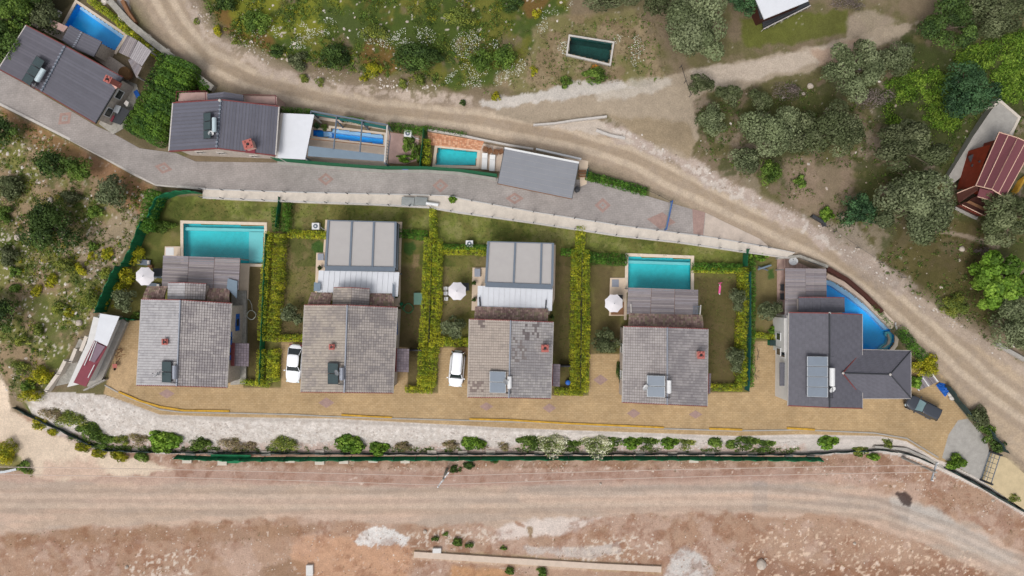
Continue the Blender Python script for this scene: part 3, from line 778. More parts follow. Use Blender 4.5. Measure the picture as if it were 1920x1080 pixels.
# ------------------------------------------------------------------ plants
SPEC = {   # base colours, clump spread, leaf length, lumpiness
 'olive': dict(cols=[S(106, 115, 82), S(124, 132, 98), S(90, 99, 68)], leaf=0.17, lump=0.36, dens=1.0),
 'olive_dark': dict(cols=[S(92, 100, 68), S(108, 114, 82), S(78, 86, 56)], leaf=0.17, lump=0.34, dens=1.0),
 'dark': dict(cols=[S(68, 88, 42), S(84, 106, 50), S(52, 70, 36)], leaf=0.16, lump=0.30, dens=1.1),
 'bluegreen': dict(cols=[S(60, 88, 56), S(74, 104, 66), S(44, 68, 44)], leaf=0.15, lump=0.24, dens=1.1),
 'lush': dict(cols=[S(100, 132, 44), S(120, 148, 56), S(78, 106, 38)], leaf=0.24, lump=0.24, dens=1.0),
 'vine': dict(cols=[S(104, 136, 44), S(130, 156, 58), S(74, 100, 34)], leaf=0.24, lump=0.22, dens=0.55),
 'green': dict(cols=[S(88, 112, 46), S(108, 130, 56), S(68, 90, 38)], leaf=0.15, lump=0.32, dens=1.0),
 'scrub': dict(cols=[S(112, 124, 56), S(134, 140, 62), S(90, 104, 50)], leaf=0.13, lump=0.32, dens=0.9),
 'yellow': dict(cols=[S(150, 148, 34), S(172, 164, 44), S(118, 124, 34)], leaf=0.13, lump=0.3, dens=1.0),
 'hedge': dict(cols=[S(144, 146, 38), S(164, 162, 46), S(98, 116, 34), S(124, 136, 42)], leaf=0.13, lump=0.3, dens=1.0),
 'hedge_green': dict(cols=[S(74, 112, 38), S(92, 132, 44), S(54, 88, 32)], leaf=0.13, lump=0.3, dens=1.0),
 'conifer': dict(cols=[S(70, 100, 40), S(94, 124, 44), S(52, 78, 34)], leaf=0.18, lump=0.3, dens=1.2),
 'brownish': dict(cols=[S(138, 124, 92), S(120, 116, 72), S(150, 134, 106)], leaf=0.12, lump=0.34, dens=0.6),
 'flower': dict(cols=[S(96, 112, 54), S(206, 204, 176), S(224, 222, 200), S(112, 124, 66)], leaf=0.13, lump=0.3, dens=0.9),
 'bare': dict(cols=[S(120, 108, 104), S(104, 94, 90)], leaf=0.10, lump=0.34, dens=0.45),
 'orange': dict(cols=[S(214, 150, 44), S(196, 140, 60)], leaf=0.12, lump=0.3, dens=1.0),
}
def quads_from(Pn, Nn, size, rng, aspect=0.55):
    n = len(Pn)
    r = rng.normal(size=(n, 3)); t = np.cross(Nn, r); t /= np.linalg.norm(t, axis=1)[:, None] + 1e-9
    b = np.cross(Nn, t); b /= np.linalg.norm(b, axis=1)[:, None] + 1e-9
    s = (size * rng.uniform(0.65, 1.35, n))[:, None]
    Vq = np.stack([Pn + t * s * 0.5, Pn + b * s * 0.5 * aspect, Pn - t * s * 0.5, Pn - b * s * 0.5 * aspect], 1).reshape(-1, 3)
    Fq = np.arange(4 * n).reshape(n, 4)
    return Vq, Fq

def foliage_data(R, H, base, spec, seed, squash=None):
    sp = SPEC[spec]; rng = np.random.default_rng(seed)
    cr = R * sp['lump'] * 0.98 * (0.8 if R > 3.5 else 1)
    K = max(6, int(2.9 / sp['lump'] ** 2 * (1 if R > 1 else 0.6)))
    # clump centres over a dome
    th = rng.uniform(0, 2 * math.pi, K); u = np.sqrt(rng.uniform(0, 1, K))
    rim = R * 0.84 * (0.86 + 0.26 * np.sin(th * 3 + seed) * rng.uniform(0.3, 1, K))
    rx = u * rim
    top = base + (H - base) * np.sqrt(np.clip(1 - (u * 0.86) ** 2, 0, 1)) * rng.uniform(0.74, 1.0, K) - cr * 0.55
    lowz = base + cr * 0.4
    cz = np.maximum(top, lowz)
    kl = rng.uniform(0, 1, K) < 0.22
    cz[kl] = lowz + (cz[kl] - lowz) * rng.uniform(0, 0.6, kl.sum())
    cen = np.stack([rx * np.cos(th), rx * np.sin(th), cz], 1)
    crs = cr * rng.uniform(0.7, 1.2, K)
    tone = rng.uniform(0.78, 1.3, K); ci = rng.integers(0, len(sp['cols']), K)
    N = int((1350 * R ** 1.6 + 140) * sp['dens'])
    k = rng.integers(0, K, N)
    d = rng.normal(size=(N, 3)); d[:, 2] = np.abs(d[:, 2]) * 0.9 - 0.25; d /= np.linalg.norm(d, axis=1)[:, None]
    rr = rng.uniform(0.55, 1.08, N) ** 0.7
    Pn = cen[k] + d * (crs[k] * rr)[:, None]
    Pn[:, 2] = np.maximum(Pn[:, 2], base * 0.6 + 0.03)
    Nn = d + rng.normal(size=(N, 3)) * 0.5; Nn /= np.linalg.norm(Nn, axis=1)[:, None]
    Vq, Fq = quads_from(Pn, Nn, sp['leaf'] * (0.75 if R < 0.7 else 1.0) * min(1.7, 1.0 + R * 0.12), rng, 0.7)
    cols = np.array(sp['cols']) * (1.2 if 'olive' in spec else 1.22)
    pick = np.where(rng.uniform(0, 1, N) < (0.65 if spec == 'flower' else 0.86), ci[k], rng.integers(0, len(cols), N))
    Cq = cols[pick] * (tone[k] * rng.uniform(0.9, 1.1, N))[:, None]
    return Vq, Fq, np.repeat(Cq, 4, 0)

_fc = {}
def foliage_mesh(R, H, base, spec, var):
    b = 1.18 ** round(math.log(R) / math.log(1.18))
    key = (spec, round(b, 3), round(H / R, 1), round(base / R, 1), var)
    if key not in _fc:
        h = round(H / R, 1) * b; bs = round(base / R, 1) * b
        Vq, Fq, Cq = foliage_data(b, h, bs, spec, hash((round(b * 100), var)) % 9999 + 13)
        o = npmesh(spec + '_leaves', Vq, Fq, Cq, M['leaf'])
        _fc[key] = (o.data, b); bpy.data.objects.remove(o)
    return _fc[key]

_tc = {}
def trunk_mesh(H, R):
    key = (round(H, 0), round(R, 0))
    if key not in _tc:
        rng = random.Random(int(H * 10 + R)); a = MB()
        a.tube([(0, 0, -0.1), (0.05, 0.02, H * 0.25), (0.02, -0.05, H * 0.5)], 0.07 * R ** 0.6 + 0.05, 7, r2=0.05 * R ** 0.6 + 0.03)
        for i in range(5):
            t = i * 1.26 + rng.random(); L = R * 0.62
            a.tube([(0, 0, H * 0.32), (math.cos(t) * L * 0.5, math.sin(t) * L * 0.5, H * 0.6), (math.cos(t) * L, math.sin(t) * L, H * 0.78)], 0.045 * R ** 0.5 + 0.02, 5, r2=0.015)
        o = a.build('trunk', M['bark']); _tc[key] = o.data; bpy.data.objects.remove(o)
    return _tc[key]

def tree(name, px, py, rpx, spec, label, ratio=(1, 1), hf=1.35, base=0.35, group=None, var=None, cat='tree'):
    """px, py, rpx: crown centre and radius as seen; the crown's widest level is about half the height"""
    R = rpx / 16.0 * 1.04; H = R * hf + 0.8
    p = GB(px, py, H * 0.55)
    v = var if var is not None else int(px * 7 + py) % 2
    rt = thing(name, p, label, cat, group)
    me, b = foliage_mesh(R, H, H * base, spec, v)
    c = bpy.data.objects.new('crown', me); COL.objects.link(c); c.parent = rt
    c.scale = (R / b * ratio[0], R / b * ratio[1], H / (round(H / R, 1) * b)); c.rotation_euler = (0, 0, (px * 1.3 + py) % 6.28 if ratio == (1, 1) else 0)
    t = bpy.data.objects.new('trunk', trunk_mesh(H, R)); COL.objects.link(t); t.parent = rt
    return rt

def shrub(name, px, py, rpx, spec, label, ratio=(1, 1), hf=0.9, group=None, cat='shrub', rot=0.0):
    R = rpx / 16.0 * 1.1; H = R * hf
    p = GB(px, py, H * 0.5)
    me, b = foliage_mesh(R, H, 0.0, spec, int(px * 3 + py) % 2)
    o = bpy.data.objects.new(name, me); COL.objects.link(o)
    o.location = p; o.scale = (R / b * ratio[0], R / b * ratio[1], H / (round(H / R, 1) * b)); o.rotation_euler = (0, 0, rot if ratio != (1, 1) else (px * 1.7 + py) % 6.28)
    o['label'] = label; o['category'] = cat
    if group: o['group'] = group
    return o

def hedge(name, pts, label, spec='hedge', w=14, h=1.3, z=None, group=None, wvar=0.15, seed=1, dens=1.0, lumps=0.55):
    """clipped or shaggy hedge along a polyline of photo coordinates (its top line); w in photo px"""
    q = [GB(a, b, h * 0.8) for a, b in pts]
    rs = resample(q, lumps)
    rng = np.random.default_rng(seed + 500)
    sp = SPEC[spec]; cols = np.array(sp['cols']) * (1.5 if spec == 'hedge' else 1.25); hw = w / 32.0 * 1.12
    Ps, Ns, Cs = [], [], []
    for i, p in enumerate(rs):
        a = rs[max(i - 1, 0)]; b = rs[min(i + 1, len(rs) - 1)]
        d = (b - a); d.z = 0; d.normalize(); nrm = Vector((-d.y, d.x, 0))
        for side in ((-0.45, 0.45) if hw > 0.3 else (0,)):
            r = rng.uniform(0.8, 1.2); n = int(150 * dens * max(hw, 0.25) / 0.4)
            rad = np.array([lumps * 0.62 * r, hw * (0.66 if hw > 0.3 else 1.0) * r, h * 0.5 * rng.uniform(0.9, 1.12)])
            dd = rng.normal(size=(n, 3)); dd[:, 2] = np.where(dd[:, 2] < 0, dd[:, 2] * 0.7, dd[:, 2] * 1.3); dd /= np.linalg.norm(dd, axis=1)[:, None]
            dd = np.sign(dd) * np.abs(dd) ** 0.75
            loc = dd * rad * rng.uniform(0.8, 1.08, (n, 1))
            c = np.array(p) + np.array(nrm) * side * hw * rng.uniform(0.85, 1.15) + np.array([0, 0, h * 0.52])
            wx = c[0] + loc[:, 0] * d.x + loc[:, 1] * nrm.x; wy = c[1] + loc[:, 0] * d.y + loc[:, 1] * nrm.y
            Ps.append(np.stack([wx, wy, c[2] + loc[:, 2]], 1))
            nn = np.stack([dd[:, 0] * d.x + dd[:, 1] * nrm.x, dd[:, 0] * d.y + dd[:, 1] * nrm.y, dd[:, 2]], 1) + rng.normal(size=(n, 3)) * 0.45
            Ns.append(nn / np.linalg.norm(nn, axis=1)[:, None])
            base = cols[rng.integers(0, len(cols))] * rng.uniform(0.62, 1.25)
            cc = np.where(rng.uniform(0, 1, (n, 1)) < 0.6, base[None], cols[rng.integers(0, len(cols), n)])
            Cs.append(cc * rng.uniform(0.85, 1.15, (n, 1)))
    Pn, Nn, Cn = np.concatenate(Ps), np.concatenate(Ns), np.concatenate(Cs)
    o0 = np.array(q[0]); Vq, Fq = quads_from(Pn - o0, Nn, sp['leaf'], rng)
    o = npmesh(name, Vq, Fq, np.repeat(Cn, 4, 0), M['leaf']); o.location = q[0]
    o['label'] = label; o['category'] = 'hedge'
    if group: o['group'] = group
    return o

# big trees of the orchard on the right and the hill
for a in (
 ('olive_tree', 1298, 52, 74, 'olive', 'largest grey-green olive tree, on the uphill side of the path right of the water tank', dict(hf=1.1)),
 ('olive_tree', 1232, 6, 26, 'olive_dark', 'dark tree cut by the top edge, touching the left side of the largest olive', {}),
 ('broadleaf_tree', 1392, 2, 30, 'bluegreen', 'dark bushy tree cut by the top edge, just left of the white-roofed building', {}),
 ('olive_tree', 1140, -6, 40, 'olive_dark', 'olive crown cut by the top edge above the water tank', dict(ratio=(1.4, 0.7))),
 ('olive_tree', 1604, 128, 55, 'olive', 'tall grey-green olive standing beside the bend of the path to the orchard', dict(hf=1.2)),
 ('olive_tree', 1682, 106, 31, 'olive', 'smaller olive directly right of the tall olive by the path', {}),
 ('olive_tree', 1443, 246, 50, 'olive', 'left one of two touching wide olives in the middle of the orchard', {}),
 ('olive_tree', 1563, 244, 49, 'olive_dark', 'right one of two touching wide olives in the middle of the orchard', {}),
 ('olive_tree', 1503, 252, 38, 'olive_dark', 'shaded olive wedged between the two wide orchard olives', {}),
 ('olive_tree', 1703, 278, 62, 'olive_dark', 'dark spreading olive above the big lumpy olive, left of the red cabin', dict(ratio=(1.12, 0.8))),
 ('olive_tree', 1716, 385, 74, 'olive', 'big lumpy pale olive next to the lower corner of the red cabin', dict(hf=1.1, var=1)),
 ('olive_tree', 1608, 396, 34, 'bluegreen', 'round bluish olive on the left flank of the big lumpy olive', {}),
 ('broadleaf_tree', 1814, 172, 52, 'bluegreen', 'round dark blue-green tree above the concrete terrace of the cabin', {}),
 ('broadleaf_tree', 1780, 46, 48, 'dark', 'dense dark green tree at the end of the path near the top right', {}),
 ('olive_tree', 1868, 28, 50, 'olive_dark', 'grey olive cut by the top edge in the right corner', dict(ratio=(1.2, 0.8))),
 ('olive_tree', 1888, 408, 56, 'olive_dark', 'dark olive just below the veranda of the red cabin', dict(ratio=(1.1, 0.9))),
 ('fig_tree', 1872, 528, 58, 'lush', 'bright green broad-leaved fig tree at the right edge', dict(hf=1.0, ratio=(0.95, 1.1))),
 ('olive_tree', 1894, 612, 48, 'olive', 'olive right below the bright green fig tree', {}),
 ('olive_tree', 1312, 160, 22, 'olive_dark', 'small olive at the foot of the largest olive, beside the path', {}),
 ('olive_tree', 1368, 178, 23, 'olive_dark', 'small loose olive second from the left below the path', {}),
 ('olive_tree', 1335, 226, 28, 'olive', 'small round olive standing alone left of the two wide olives', {}),
 ('olive_tree', 1426, 190, 22, 'olive_dark', 'small faint olive behind the left wide orchard olive', {}),
 ('olive_tree', 1396, 303, 27, 'olive', 'small olive on the road bank left of the bright green bush', {}),
 ('broadleaf_tree', 1442, 322, 25, 'green', 'bright green bush-like tree on the road bank below the wide olives', {}),
 ('broadleaf_tree', 93, 430, 49, 'dark', 'large round dark green tree in the rocky field on the left', dict(hf=1.0)),
 ('broadleaf_tree', -6, 592, 38, 'dark', 'dark tree half cut by the left edge beside the rocky field', {}),
 ('broadleaf_tree', 2, 246, 30, 'dark', 'dark round tree cut by the left edge just below the paved street', {}),
 ('broadleaf_tree', 98, 310, 29, 'dark', 'left tree of the dark pair in the field below the street', {}),
 ('broadleaf_tree', 149, 318, 26, 'green', 'right tree of the dark pair in the field below the street', {}),
 ('olive_tree', 210, 356, 30, 'olive', 'grey olive shrub-tree by the bend of the street kerb', {}),
 ('broadleaf_tree', 30, 24, 42, 'green', 'dense green tree in the top left corner above the net fence', {}),
 ('broadleaf_tree', 14, 84, 42, 'dark', 'dark tree between the net fence and the top-left house', {}),
 ('olive_tree', 86, 34, 30, 'olive_dark', 'greyish tree touching the back corner of the top-left house', {}),
 ('broadleaf_tree', 56, -6, 34, 'dark', 'dark tree cut by the top edge left of the blue pool', {}),
 ('olive_tree', 232, 566, 24, 'olive', 'grey olive in the garden corner under the green net, left of the first tiled house', {}),
 ('olive_tree', 546, 590, 21, 'olive', 'small grey olive left of the second tiled house', {}),
 ('olive_tree', 851, 612, 22, 'olive', 'small grey olive on the lawn above the white van', {}),
 ('olive_tree', 1134, 640, 26, 'olive_dark', 'olive left of the fourth tiled house, at the top of the empty parking bay', {}),
 ('olive_tree', 1380, 560, 20, 'olive', 'upper olive beside the hedge right of the fourth tiled house', {}),
 ('olive_tree', 1376, 672, 22, 'olive', 'lower olive beside the hedge right of the fourth tiled house', {}),
 ('olive_tree', 1441, 583, 22, 'olive', 'olive on the narrow lawn beside the deck of the dark-roofed house', {}),
 ('olive_tree', 262, 300, 1, 'olive', '', {}),
):
    if not a[5]: continue
    tree(a[0], a[1], a[2], a[3], a[4], a[5], **a[6])

SH = [
 (780, 106, 40, 'dark', 'wide dark green bush on the hillside left of the paired bushes', (1.25, 0.62)), (904, 112, 24, 'green', 'left bush of the green pair at the edge of the hollow', (1, 1)),
 (946, 108, 24, 'green', 'right bush of the green pair at the edge of the hollow', (1, 1)), (628, 103, 27, 'dark', 'round dark bush on the hillside left of the widest bush', (1, 0.95)),
 (560, 112, 18, 'olive_dark', 'greyish bush above the roadside stones left of the round dark bush', (1, 1)), (701, 131, 16, 'yellow', 'bright yellow bush on the stony verge', (1, 0.8)),
 (682, 145, 9, 'yellow', 'little pale yellow bush beside the bright yellow one', (1, 1)), (757, 157, 11, 'scrub', 'lone round shrub on the verge below the widest bush', (1, 0.9)),
 (790, 148, 13, 'scrub', 'small shrub just right of the lone round verge shrub', (1.2, 0.8)), (572, 146, 10, 'scrub', 'left of two small round shrubs right beside the dirt road', (1, 1)),
 (599, 153, 9, 'scrub', 'right of two small round shrubs right beside the dirt road', (1, 1)), (930, 181, 10, 'yellow', 'small yellow bush at the mouth of the path', (1, 0.9)),
 (868, 192, 6, 'dark', 'tiny dark tuft at the road edge left of the white gravel', (1, 1)), (1062, 153, 12, 'green', 'small green bush at the lower left of the hollow', (1, 1)),
 (1114, 141, 22, 'green', 'green bush with an orange bloom below the water tank', (1.1, 0.7)), (1000, 133, 9, 'yellow', 'small yellow-green bush inside the hollow left of the tank', (1, 1)),
 (480, 40, 26, 'green', 'big green bush on the hill beside the bend of the dirt road', (1, 0.9)), (420, 6, 20, 'dark', 'dark bush cut by the top edge beside the dirt road', (1, 0.8)),
 (368, 40, 6, 'scrub', 'tiny round shrub on the inner kerb of the road bend', (1, 1)), (410, 56, 12, 'yellow', 'yellow-green bush above the stones in the road bend', (1, 0.8)),
 (442, 78, 9, 'scrub', 'little shrub on the stones of the road bend', (1, 0.8)), (520, 96, 14, 'dark', 'dark low bush above the roadside stones near the bend', (1.1, 0.8)),
 (700, 60, 20, 'scrub', 'olive-coloured bush in the middle of the flowery hillside', (1.2, 0.8)), (860, 30, 24, 'scrub', 'broad yellowish bush high on the hillside', (1.3, 0.8)),
 (960, 6, 18, 'dark', 'dark bush cut by the top edge above the paired bushes', (1.2, 0.7)), (1006, 24, 9, 'yellow', 'small yellow bush high above the hollow', (1, 1)),
 (1552, 402, 15, 'lush', 'bright bush above the short dark wall on the road bank', (1, 0.9)), (1500, 341, 13, 'green', 'lone round bush on bare soil left of the blue-green olive', (1, 1)),
 (1790, 575, 26, 'scrub', 'yellow-green bush beside the road below the grassy slope', (1.1, 0.9)), (1735, 590, 1, 'scrub', '', (1, 1)),
 (52, 724, 14, 'green', 'bright bush at the end of the pale track, upper of three', (1.1, 0.8)), (76, 706, 20, 'yellow', 'bushy yellow-green shrub right of the pale track, middle of three', (1.1, 0.9)),
 (56, 742, 19, 'yellow', 'yellow-green shrub at the corner of the black net, lowest of three', (1.2, 0.7)), (36, 690, 16, 'scrub', 'shrub at the left edge of the stepped wall field', (1, 0.8)),
 (12, 850, 24, 'yellow', 'yellow-green bush at the left edge beside the guard rail', (1, 1)), (45, 876, 13, 'green', 'round bush at the end of the guard rail', (1, 1)),
 (57, 886, 7, 'scrub', 'pale little shrub right of the guard rail bush', (1, 1)),
 (173, 462, 10, 'green', 'upper small bush left of the net fence', (1, 1)), (172, 480, 9, 'yellow', 'lower small bush left of the net fence', (1, 1)), (201, 476, 12, 'yellow', 'yellow bush close to the foot of the net fence', (0.9, 1.2)),
 (152, 502, 13, 'yellow', 'yellow bush in the field level with the white parasol', (1, 1)), (195, 512, 14, 'scrub', 'scrubby bush against the net fence level with the white parasol', (1, 1)),
 (118, 497, 20, 'scrub', 'wide low bush right below the large dark tree', (1.2, 0.7)), (95, 528, 14, 'yellow', 'yellow bush below the wide low bush', (1, 1)), (65, 545, 12, 'yellow', 'yellowish bush nearer the left edge', (1, 1)),
 (168, 566, 20, 'scrub', 'tall pale-green bush left of the lower end of the net fence', (0.9, 1.2)), (178, 398, 14, 'green', 'blue-green bush on the upper part of the rocky field', (1.2, 0.9)),
 (27, 510, 12, 'green', 'small green bush at the left of the rocky field', (1, 1)), (28, 538, 11, 'green', 'little bush above the dark tree at the left edge', (1, 1)), (20, 350, 24, 'olive_dark', 'grey-green bush near the left edge above the large dark tree', (1, 1)),
 (10, 400, 16, 'green', 'green bush at the left edge beside the large dark tree', (1, 1)), (130, 372, 16, 'olive_dark', 'low grey bush below the dark pair of trees', (1.2, 0.8)), (18, 480, 18, 'olive_dark', 'greyish bush at the left edge below the large dark tree', (1, 1)),
 (74, 618, 13, 'scrub', 'faded shrub in the reddish part of the field', (1.2, 0.9)), (112, 580, 15, 'scrub', 'low shrub amid white rocks left of the net fence', (1.2, 0.8)), (128, 586, 9, 'yellow', 'yellow tuft amid the white rocks', (1, 1)), (42, 640, 14, 'scrub', 'shrub below the dark tree at the left edge', (1.2, 0.8)),
]
for x, y, r, sp, lb, ra in SH:
    if lb: shrub('bush', x, y, r, sp, lb, ra)
shrub('flower_patch', 1116, 126, 8, 'orange', 'orange flowering patch under the water tank corner', (1, 0.7), cat='flowers')

# shrubs planted along the foot of the rubble slope
WORD = {'green': 'green', 'lush': 'bright green', 'brownish': 'dry brownish', 'flower': 'white-flowering', 'scrub': 'dull green', 'yellow': 'yellow-green'}
slope = [(95, 778, 20, 'brownish', 'first dry shrub beside the black net, nearest the pale track'), (130, 786, 22, 'scrub', 'wide dull shrub halfway down the left end of the slope'),
 (165, 808, 22, 'green', 'large green shrub where the black net bends'), (190, 828, 18, 'green', 'green shrub hugging the bend of the black net'),
 (75, 795, 15, 'yellow', 'yellow-green shrub outside the upper end of the black net'), (100, 810, 10, 'yellow', 'small yellow shrub outside the black net near its upper end'),
 (155, 838, 13, 'yellow', 'yellow shrub outside the black net before its bend'), (185, 850, 12, 'yellow', 'yellow shrub just outside the bend of the black net'),
 (225, 856, 15, 'yellow', 'left yellow-green shrub below the black net right of its bend'), (265, 856, 14, 'green', 'right green shrub below the black net right of its bend'),
 (228, 825, 13, 'scrub', 'dull shrub inside the net right of its bend'), (258, 826, 17, 'brownish', 'dry shrub left of the biggest round slope shrub'),
 (309, 827, 28, 'lush', 'biggest round bright shrub on the slope below the first house'), (373, 832, 18, 'green', 'round green shrub right of the biggest slope shrub'),
 (431, 834, 20, 'brownish', 'thin dry shrub below the right corner of the first house'), (467, 836, 12, 'brownish', 'small dry shrub left of the one under the white car'),
 (530, 832, 21, 'scrub', 'sparse green shrub below the white car'), (656, 831, 25, 'lush', 'bright spreading shrub below the second house'),
 (708, 842, 18, 'lush', 'bright shrub overlapping the green fence below the second house'), (757, 836, 15, 'brownish', 'dry shrub right of the one overlapping the fence'),
 (846, 833, 15, 'brownish', 'dry shrub below the white van'), (884, 830, 19, 'lush', 'pointed bright shrub below the left side of the third house'),
 (908, 836, 11, 'brownish', 'small dry shrub clinging to the pointed bright one'), (948, 836, 12, 'brownish', 'small dry shrub below the third house solar panels'),
 (990, 829, 20, 'green', 'green shrub at the left end of the first white-flowering row'), (1038, 830, 28, 'flower', 'first wide white-flowering shrub, below the third hedge'),
 (1070, 834, 16, 'green', 'green-tinged shrub at the right end of the first flowering row'), (1122, 832, 28, 'flower', 'second wide white-flowering shrub, below the empty parking bay'),
 (1152, 828, 15, 'green', 'green shrub at the right end of the second flowering shrub'), (1184, 830, 17, 'lush', 'left shrub of the pair below the fourth house front'),
 (1214, 830, 17, 'green', 'right shrub of the pair below the fourth house front'), (1254, 830, 16, 'lush', 'left shrub of the pair below the fourth house chimney'),
 (1284, 832, 16, 'scrub', 'right shrub of the pair below the fourth house chimney'), (1342, 829, 15, 'green', 'lone shrub below the right corner of the fourth house'),
 (1376, 832, 14, 'green', 'left shrub of the close trio below the last hedge'), (1400, 830, 18, 'green', 'middle shrub of the close trio below the last hedge'), (1432, 834, 17, 'green', 'right shrub of the close trio below the last hedge'),
 (1551, 829, 18, 'lush', 'lone bright shrub on the slope below the dark-roofed house'), (1615, 845, 14, 'scrub', 'low shrub on the net line below the dark roof wing'), (1668, 830, 12, 'scrub', 'thin shrub at the right end of the slope'),
 (1792, 867, 17, 'lush', 'small yellow-green tree-like shrub beside the gate drive'), (1903, 935, 9, 'scrub', 'little weed shrub below the gate exit'), (854, 880, 9, 'dark', 'left of two dark bushes just under the green fence'),
 (881, 873, 10, 'dark', 'right of two dark bushes just under the green fence'), (1640, 858, 10, 'lush', 'small bush outside the net where it meets the long concrete pole'),
 (1612, 846, 12, 'green', 'green bush where the green fence ends'), (927, 864, 7, 'dark', 'tiny dark bush under the green fence below the third house')]
for x, y, r, sp, lb in slope:
    shrub('slope_shrub', x, y, r, sp, lb, (1.22, 0.86), hf=0.7, group='shrubs along the fence at the foot of the slope')
for x, y, r, lb in ((816, 1010, 7, 'left of the low bushes on the ruined terrace'), (860, 1018, 11, 'middle low bush on the ruined terrace'), (880, 1022, 8, 'right low bush on the ruined terrace'),
                    (836, 1002, 5, 'tiny bush above the white block of the ruined terrace'), (945, 1028, 6, 'small bush on the path edge right of the ruined terrace'), (958, 1072, 10, 'bush at the bottom edge below the long stone path'),
                    (1020, 1074, 12, 'right bush at the bottom edge below the long stone path')):
    shrub('terrace_bush', x, y, r, 'green', lb, (1.2, 0.8))

# bare thorny shrubs
for x, y, r, lb in ((1588, 6, 22, 'bare purplish thicket cut by the top edge right of the white roof'), (1478, 172, 24, 'bare purplish thicket below the path'), (1636, 182, 30, 'bare brown thicket between the tall olive and the vines'), (1845, 470, 14, 'bare twiggy bush left of the fig tree')):
    shrub('bare_shrub', x, y, r, 'bare', lb, (1.3, 0.7))

# garden shrubs and hedges
for x, y, r, sp, lb, ra in (
 (255, 478, 19, 'yellow', 'upper yellow-green bush between the net and the parasol', (1, 1)), (240, 518, 19, 'yellow', 'middle yellow-green bush left of the parasol', (1, 1)), (222, 545, 14, 'yellow', 'lower yellow-green bush beside the net', (1, 1)),
 (200, 570, 12, 'yellow', 'lowest yellow bush in the net corner', (1, 1)), (276, 422, 17, 'lush', 'bright bush at the corner of the ivy-covered net', (1, 1)), (305, 425, 17, 'green', 'green bush left of the first pool', (1.2, 0.7)),
 (258, 592, 9, 'green', 'small bush at the end of the green net above the courtyard', (1.6, 0.7)), (1735, 690, 22, 'yellow', 'yellow bush at the right end of the dark-roofed house', (1.1, 0.9)), (1748, 676, 13, 'yellow', 'smaller yellow bush next to the road right of the dark-roofed house', (1, 1)), (1716, 715, 14, 'lush', 'green bush squeezed between the roof end and the timber slabs', (1, 1)),
 (1836, 785, 20, 'olive_dark', 'feathery bush over the black net near the gate', (0.9, 1.2)), (1850, 812, 16, 'green', 'green bush between the black net and the concrete drive', (1, 1.2)), (1872, 836, 13, 'dark', 'dark bush at the gate post', (1.1, 0.9)),
 (848, 374, 8, 'lush', 'little palm-like plant on the pale wall walk', (1, 1)), (400, 368, 7, 'lush', 'little leafy plant at the left end of the wall walk', (1, 1)),
 (1456, 620, 9, 'lush', 'small clipped bush at the white wall of the dark-roofed house', (1.8, 0.9)), (1157, 647, 9, 'hedge', 'short hedge stub left of the fourth house', (1, 0.8)),
 (1161, 700, 9, 'dark', 'dark climbing shrub on the left wall of the fourth house', (0.6, 2.6)), (594, 236, 7, 'bluegreen', 'left potted plant behind the narrow blue pool', (1, 1)), (608, 238, 6, 'green', 'right potted plant behind the narrow blue pool', (1, 1)),
 (766, 270, 14, 'green', 'bush on the terrace below the air conditioner', (0.9, 1.3)), (760, 296, 13, 'lush', 'bush in the lower corner of the terrace by the green fence', (1.3, 0.6)), (780, 285, 13, 'green', 'bush against the green dividing fence', (0.7, 1.4)),
 (1405, 480, 11, 'lush', 'bush at the head of the last hedge by the wall walk', (0.8, 1)), (1428, 478, 13, 'lush', 'bush right of the green screen at the wall walk', (1.2, 0.8)),
 ):
    shrub('garden_bush', x, y, r, sp, lb, ra, hf=1.1)

H_ = hedge
H_('hedge', [(504, 440), (496, 520), (490, 635)], 'left yellow-green strip of the first hedge, beside the first pool', w=14, seed=1)
H_('hedge', [(524, 442), (520, 540), (510, 636)], 'right yellow-green strip of the first hedge, facing the second garden', w=20, seed=2)
H_('hedge', [(489, 660), (486, 718)], 'short yellow strip left of the green net beside the white car', w=13, seed=3)
H_('hedge', [(512, 660), (510, 712)], 'short yellow strip right of the green net beside the white car', w=20, seed=4)
H_('hedge', [(455, 716), (500, 722)], 'low hedge foot running from the first house to the net', w=9, h=0.8, seed=5)
H_('hedge', [(515, 392), (517, 430)], 'shaggy hedge tuft left of the slanted green screen', 'hedge_green', w=12, seed=6)
H_('hedge', [(538, 384), (536, 430)], 'shaggy hedge tuft right of the slanted green screen', 'hedge_green', w=14, seed=7)
H_('hedge', [(543, 438), (612, 441)], 'low hedge across the top of the second garden', 'hedge', w=13, h=0.9, seed=8)
H_('hedge', [(752, 438), (798, 441)], 'low green hedge right of the second pergola', 'hedge_green', w=15, h=0.9, seed=9)
H_('hedge', [(804, 450), (799, 560), (793, 645), (791, 720)], 'left yellow strip of the second hedge', w=16, seed=10)
H_('hedge', [(820, 452), (819, 560), (814, 640), (806, 722)], 'right yellow strip of the second hedge', w=17, seed=11)
H_('hedge', [(811, 394), (813, 442)], 'yellow hedge tuft at the head of the second hedge', 'hedge', w=12, seed=12)
H_('hedge', [(764, 730), (806, 732)], 'hedge foot turning left at the bottom of the second hedge', w=11, h=0.9, seed=13)
H_('hedge', [(526, 634), (568, 634)], 'low hedge above the white car', w=12, h=0.9, seed=14)
H_('hedge', [(828, 641), (878, 641)], 'low hedge above the white van', w=15, h=0.9, seed=15)
H_('hedge', [(832, 469), (908, 471)], 'low hedge across the top of the third garden', 'hedge', w=14, h=0.9, seed=16)
H_('hedge', [(832, 462), (910, 464)], 'darker upper row of the low hedge above the third garden', 'hedge_green', w=9, h=1.0, seed=17)
H_('hedge', [(1089, 428), (1088, 466)], 'narrow pointed head of the third hedge', w=16, seed=18)
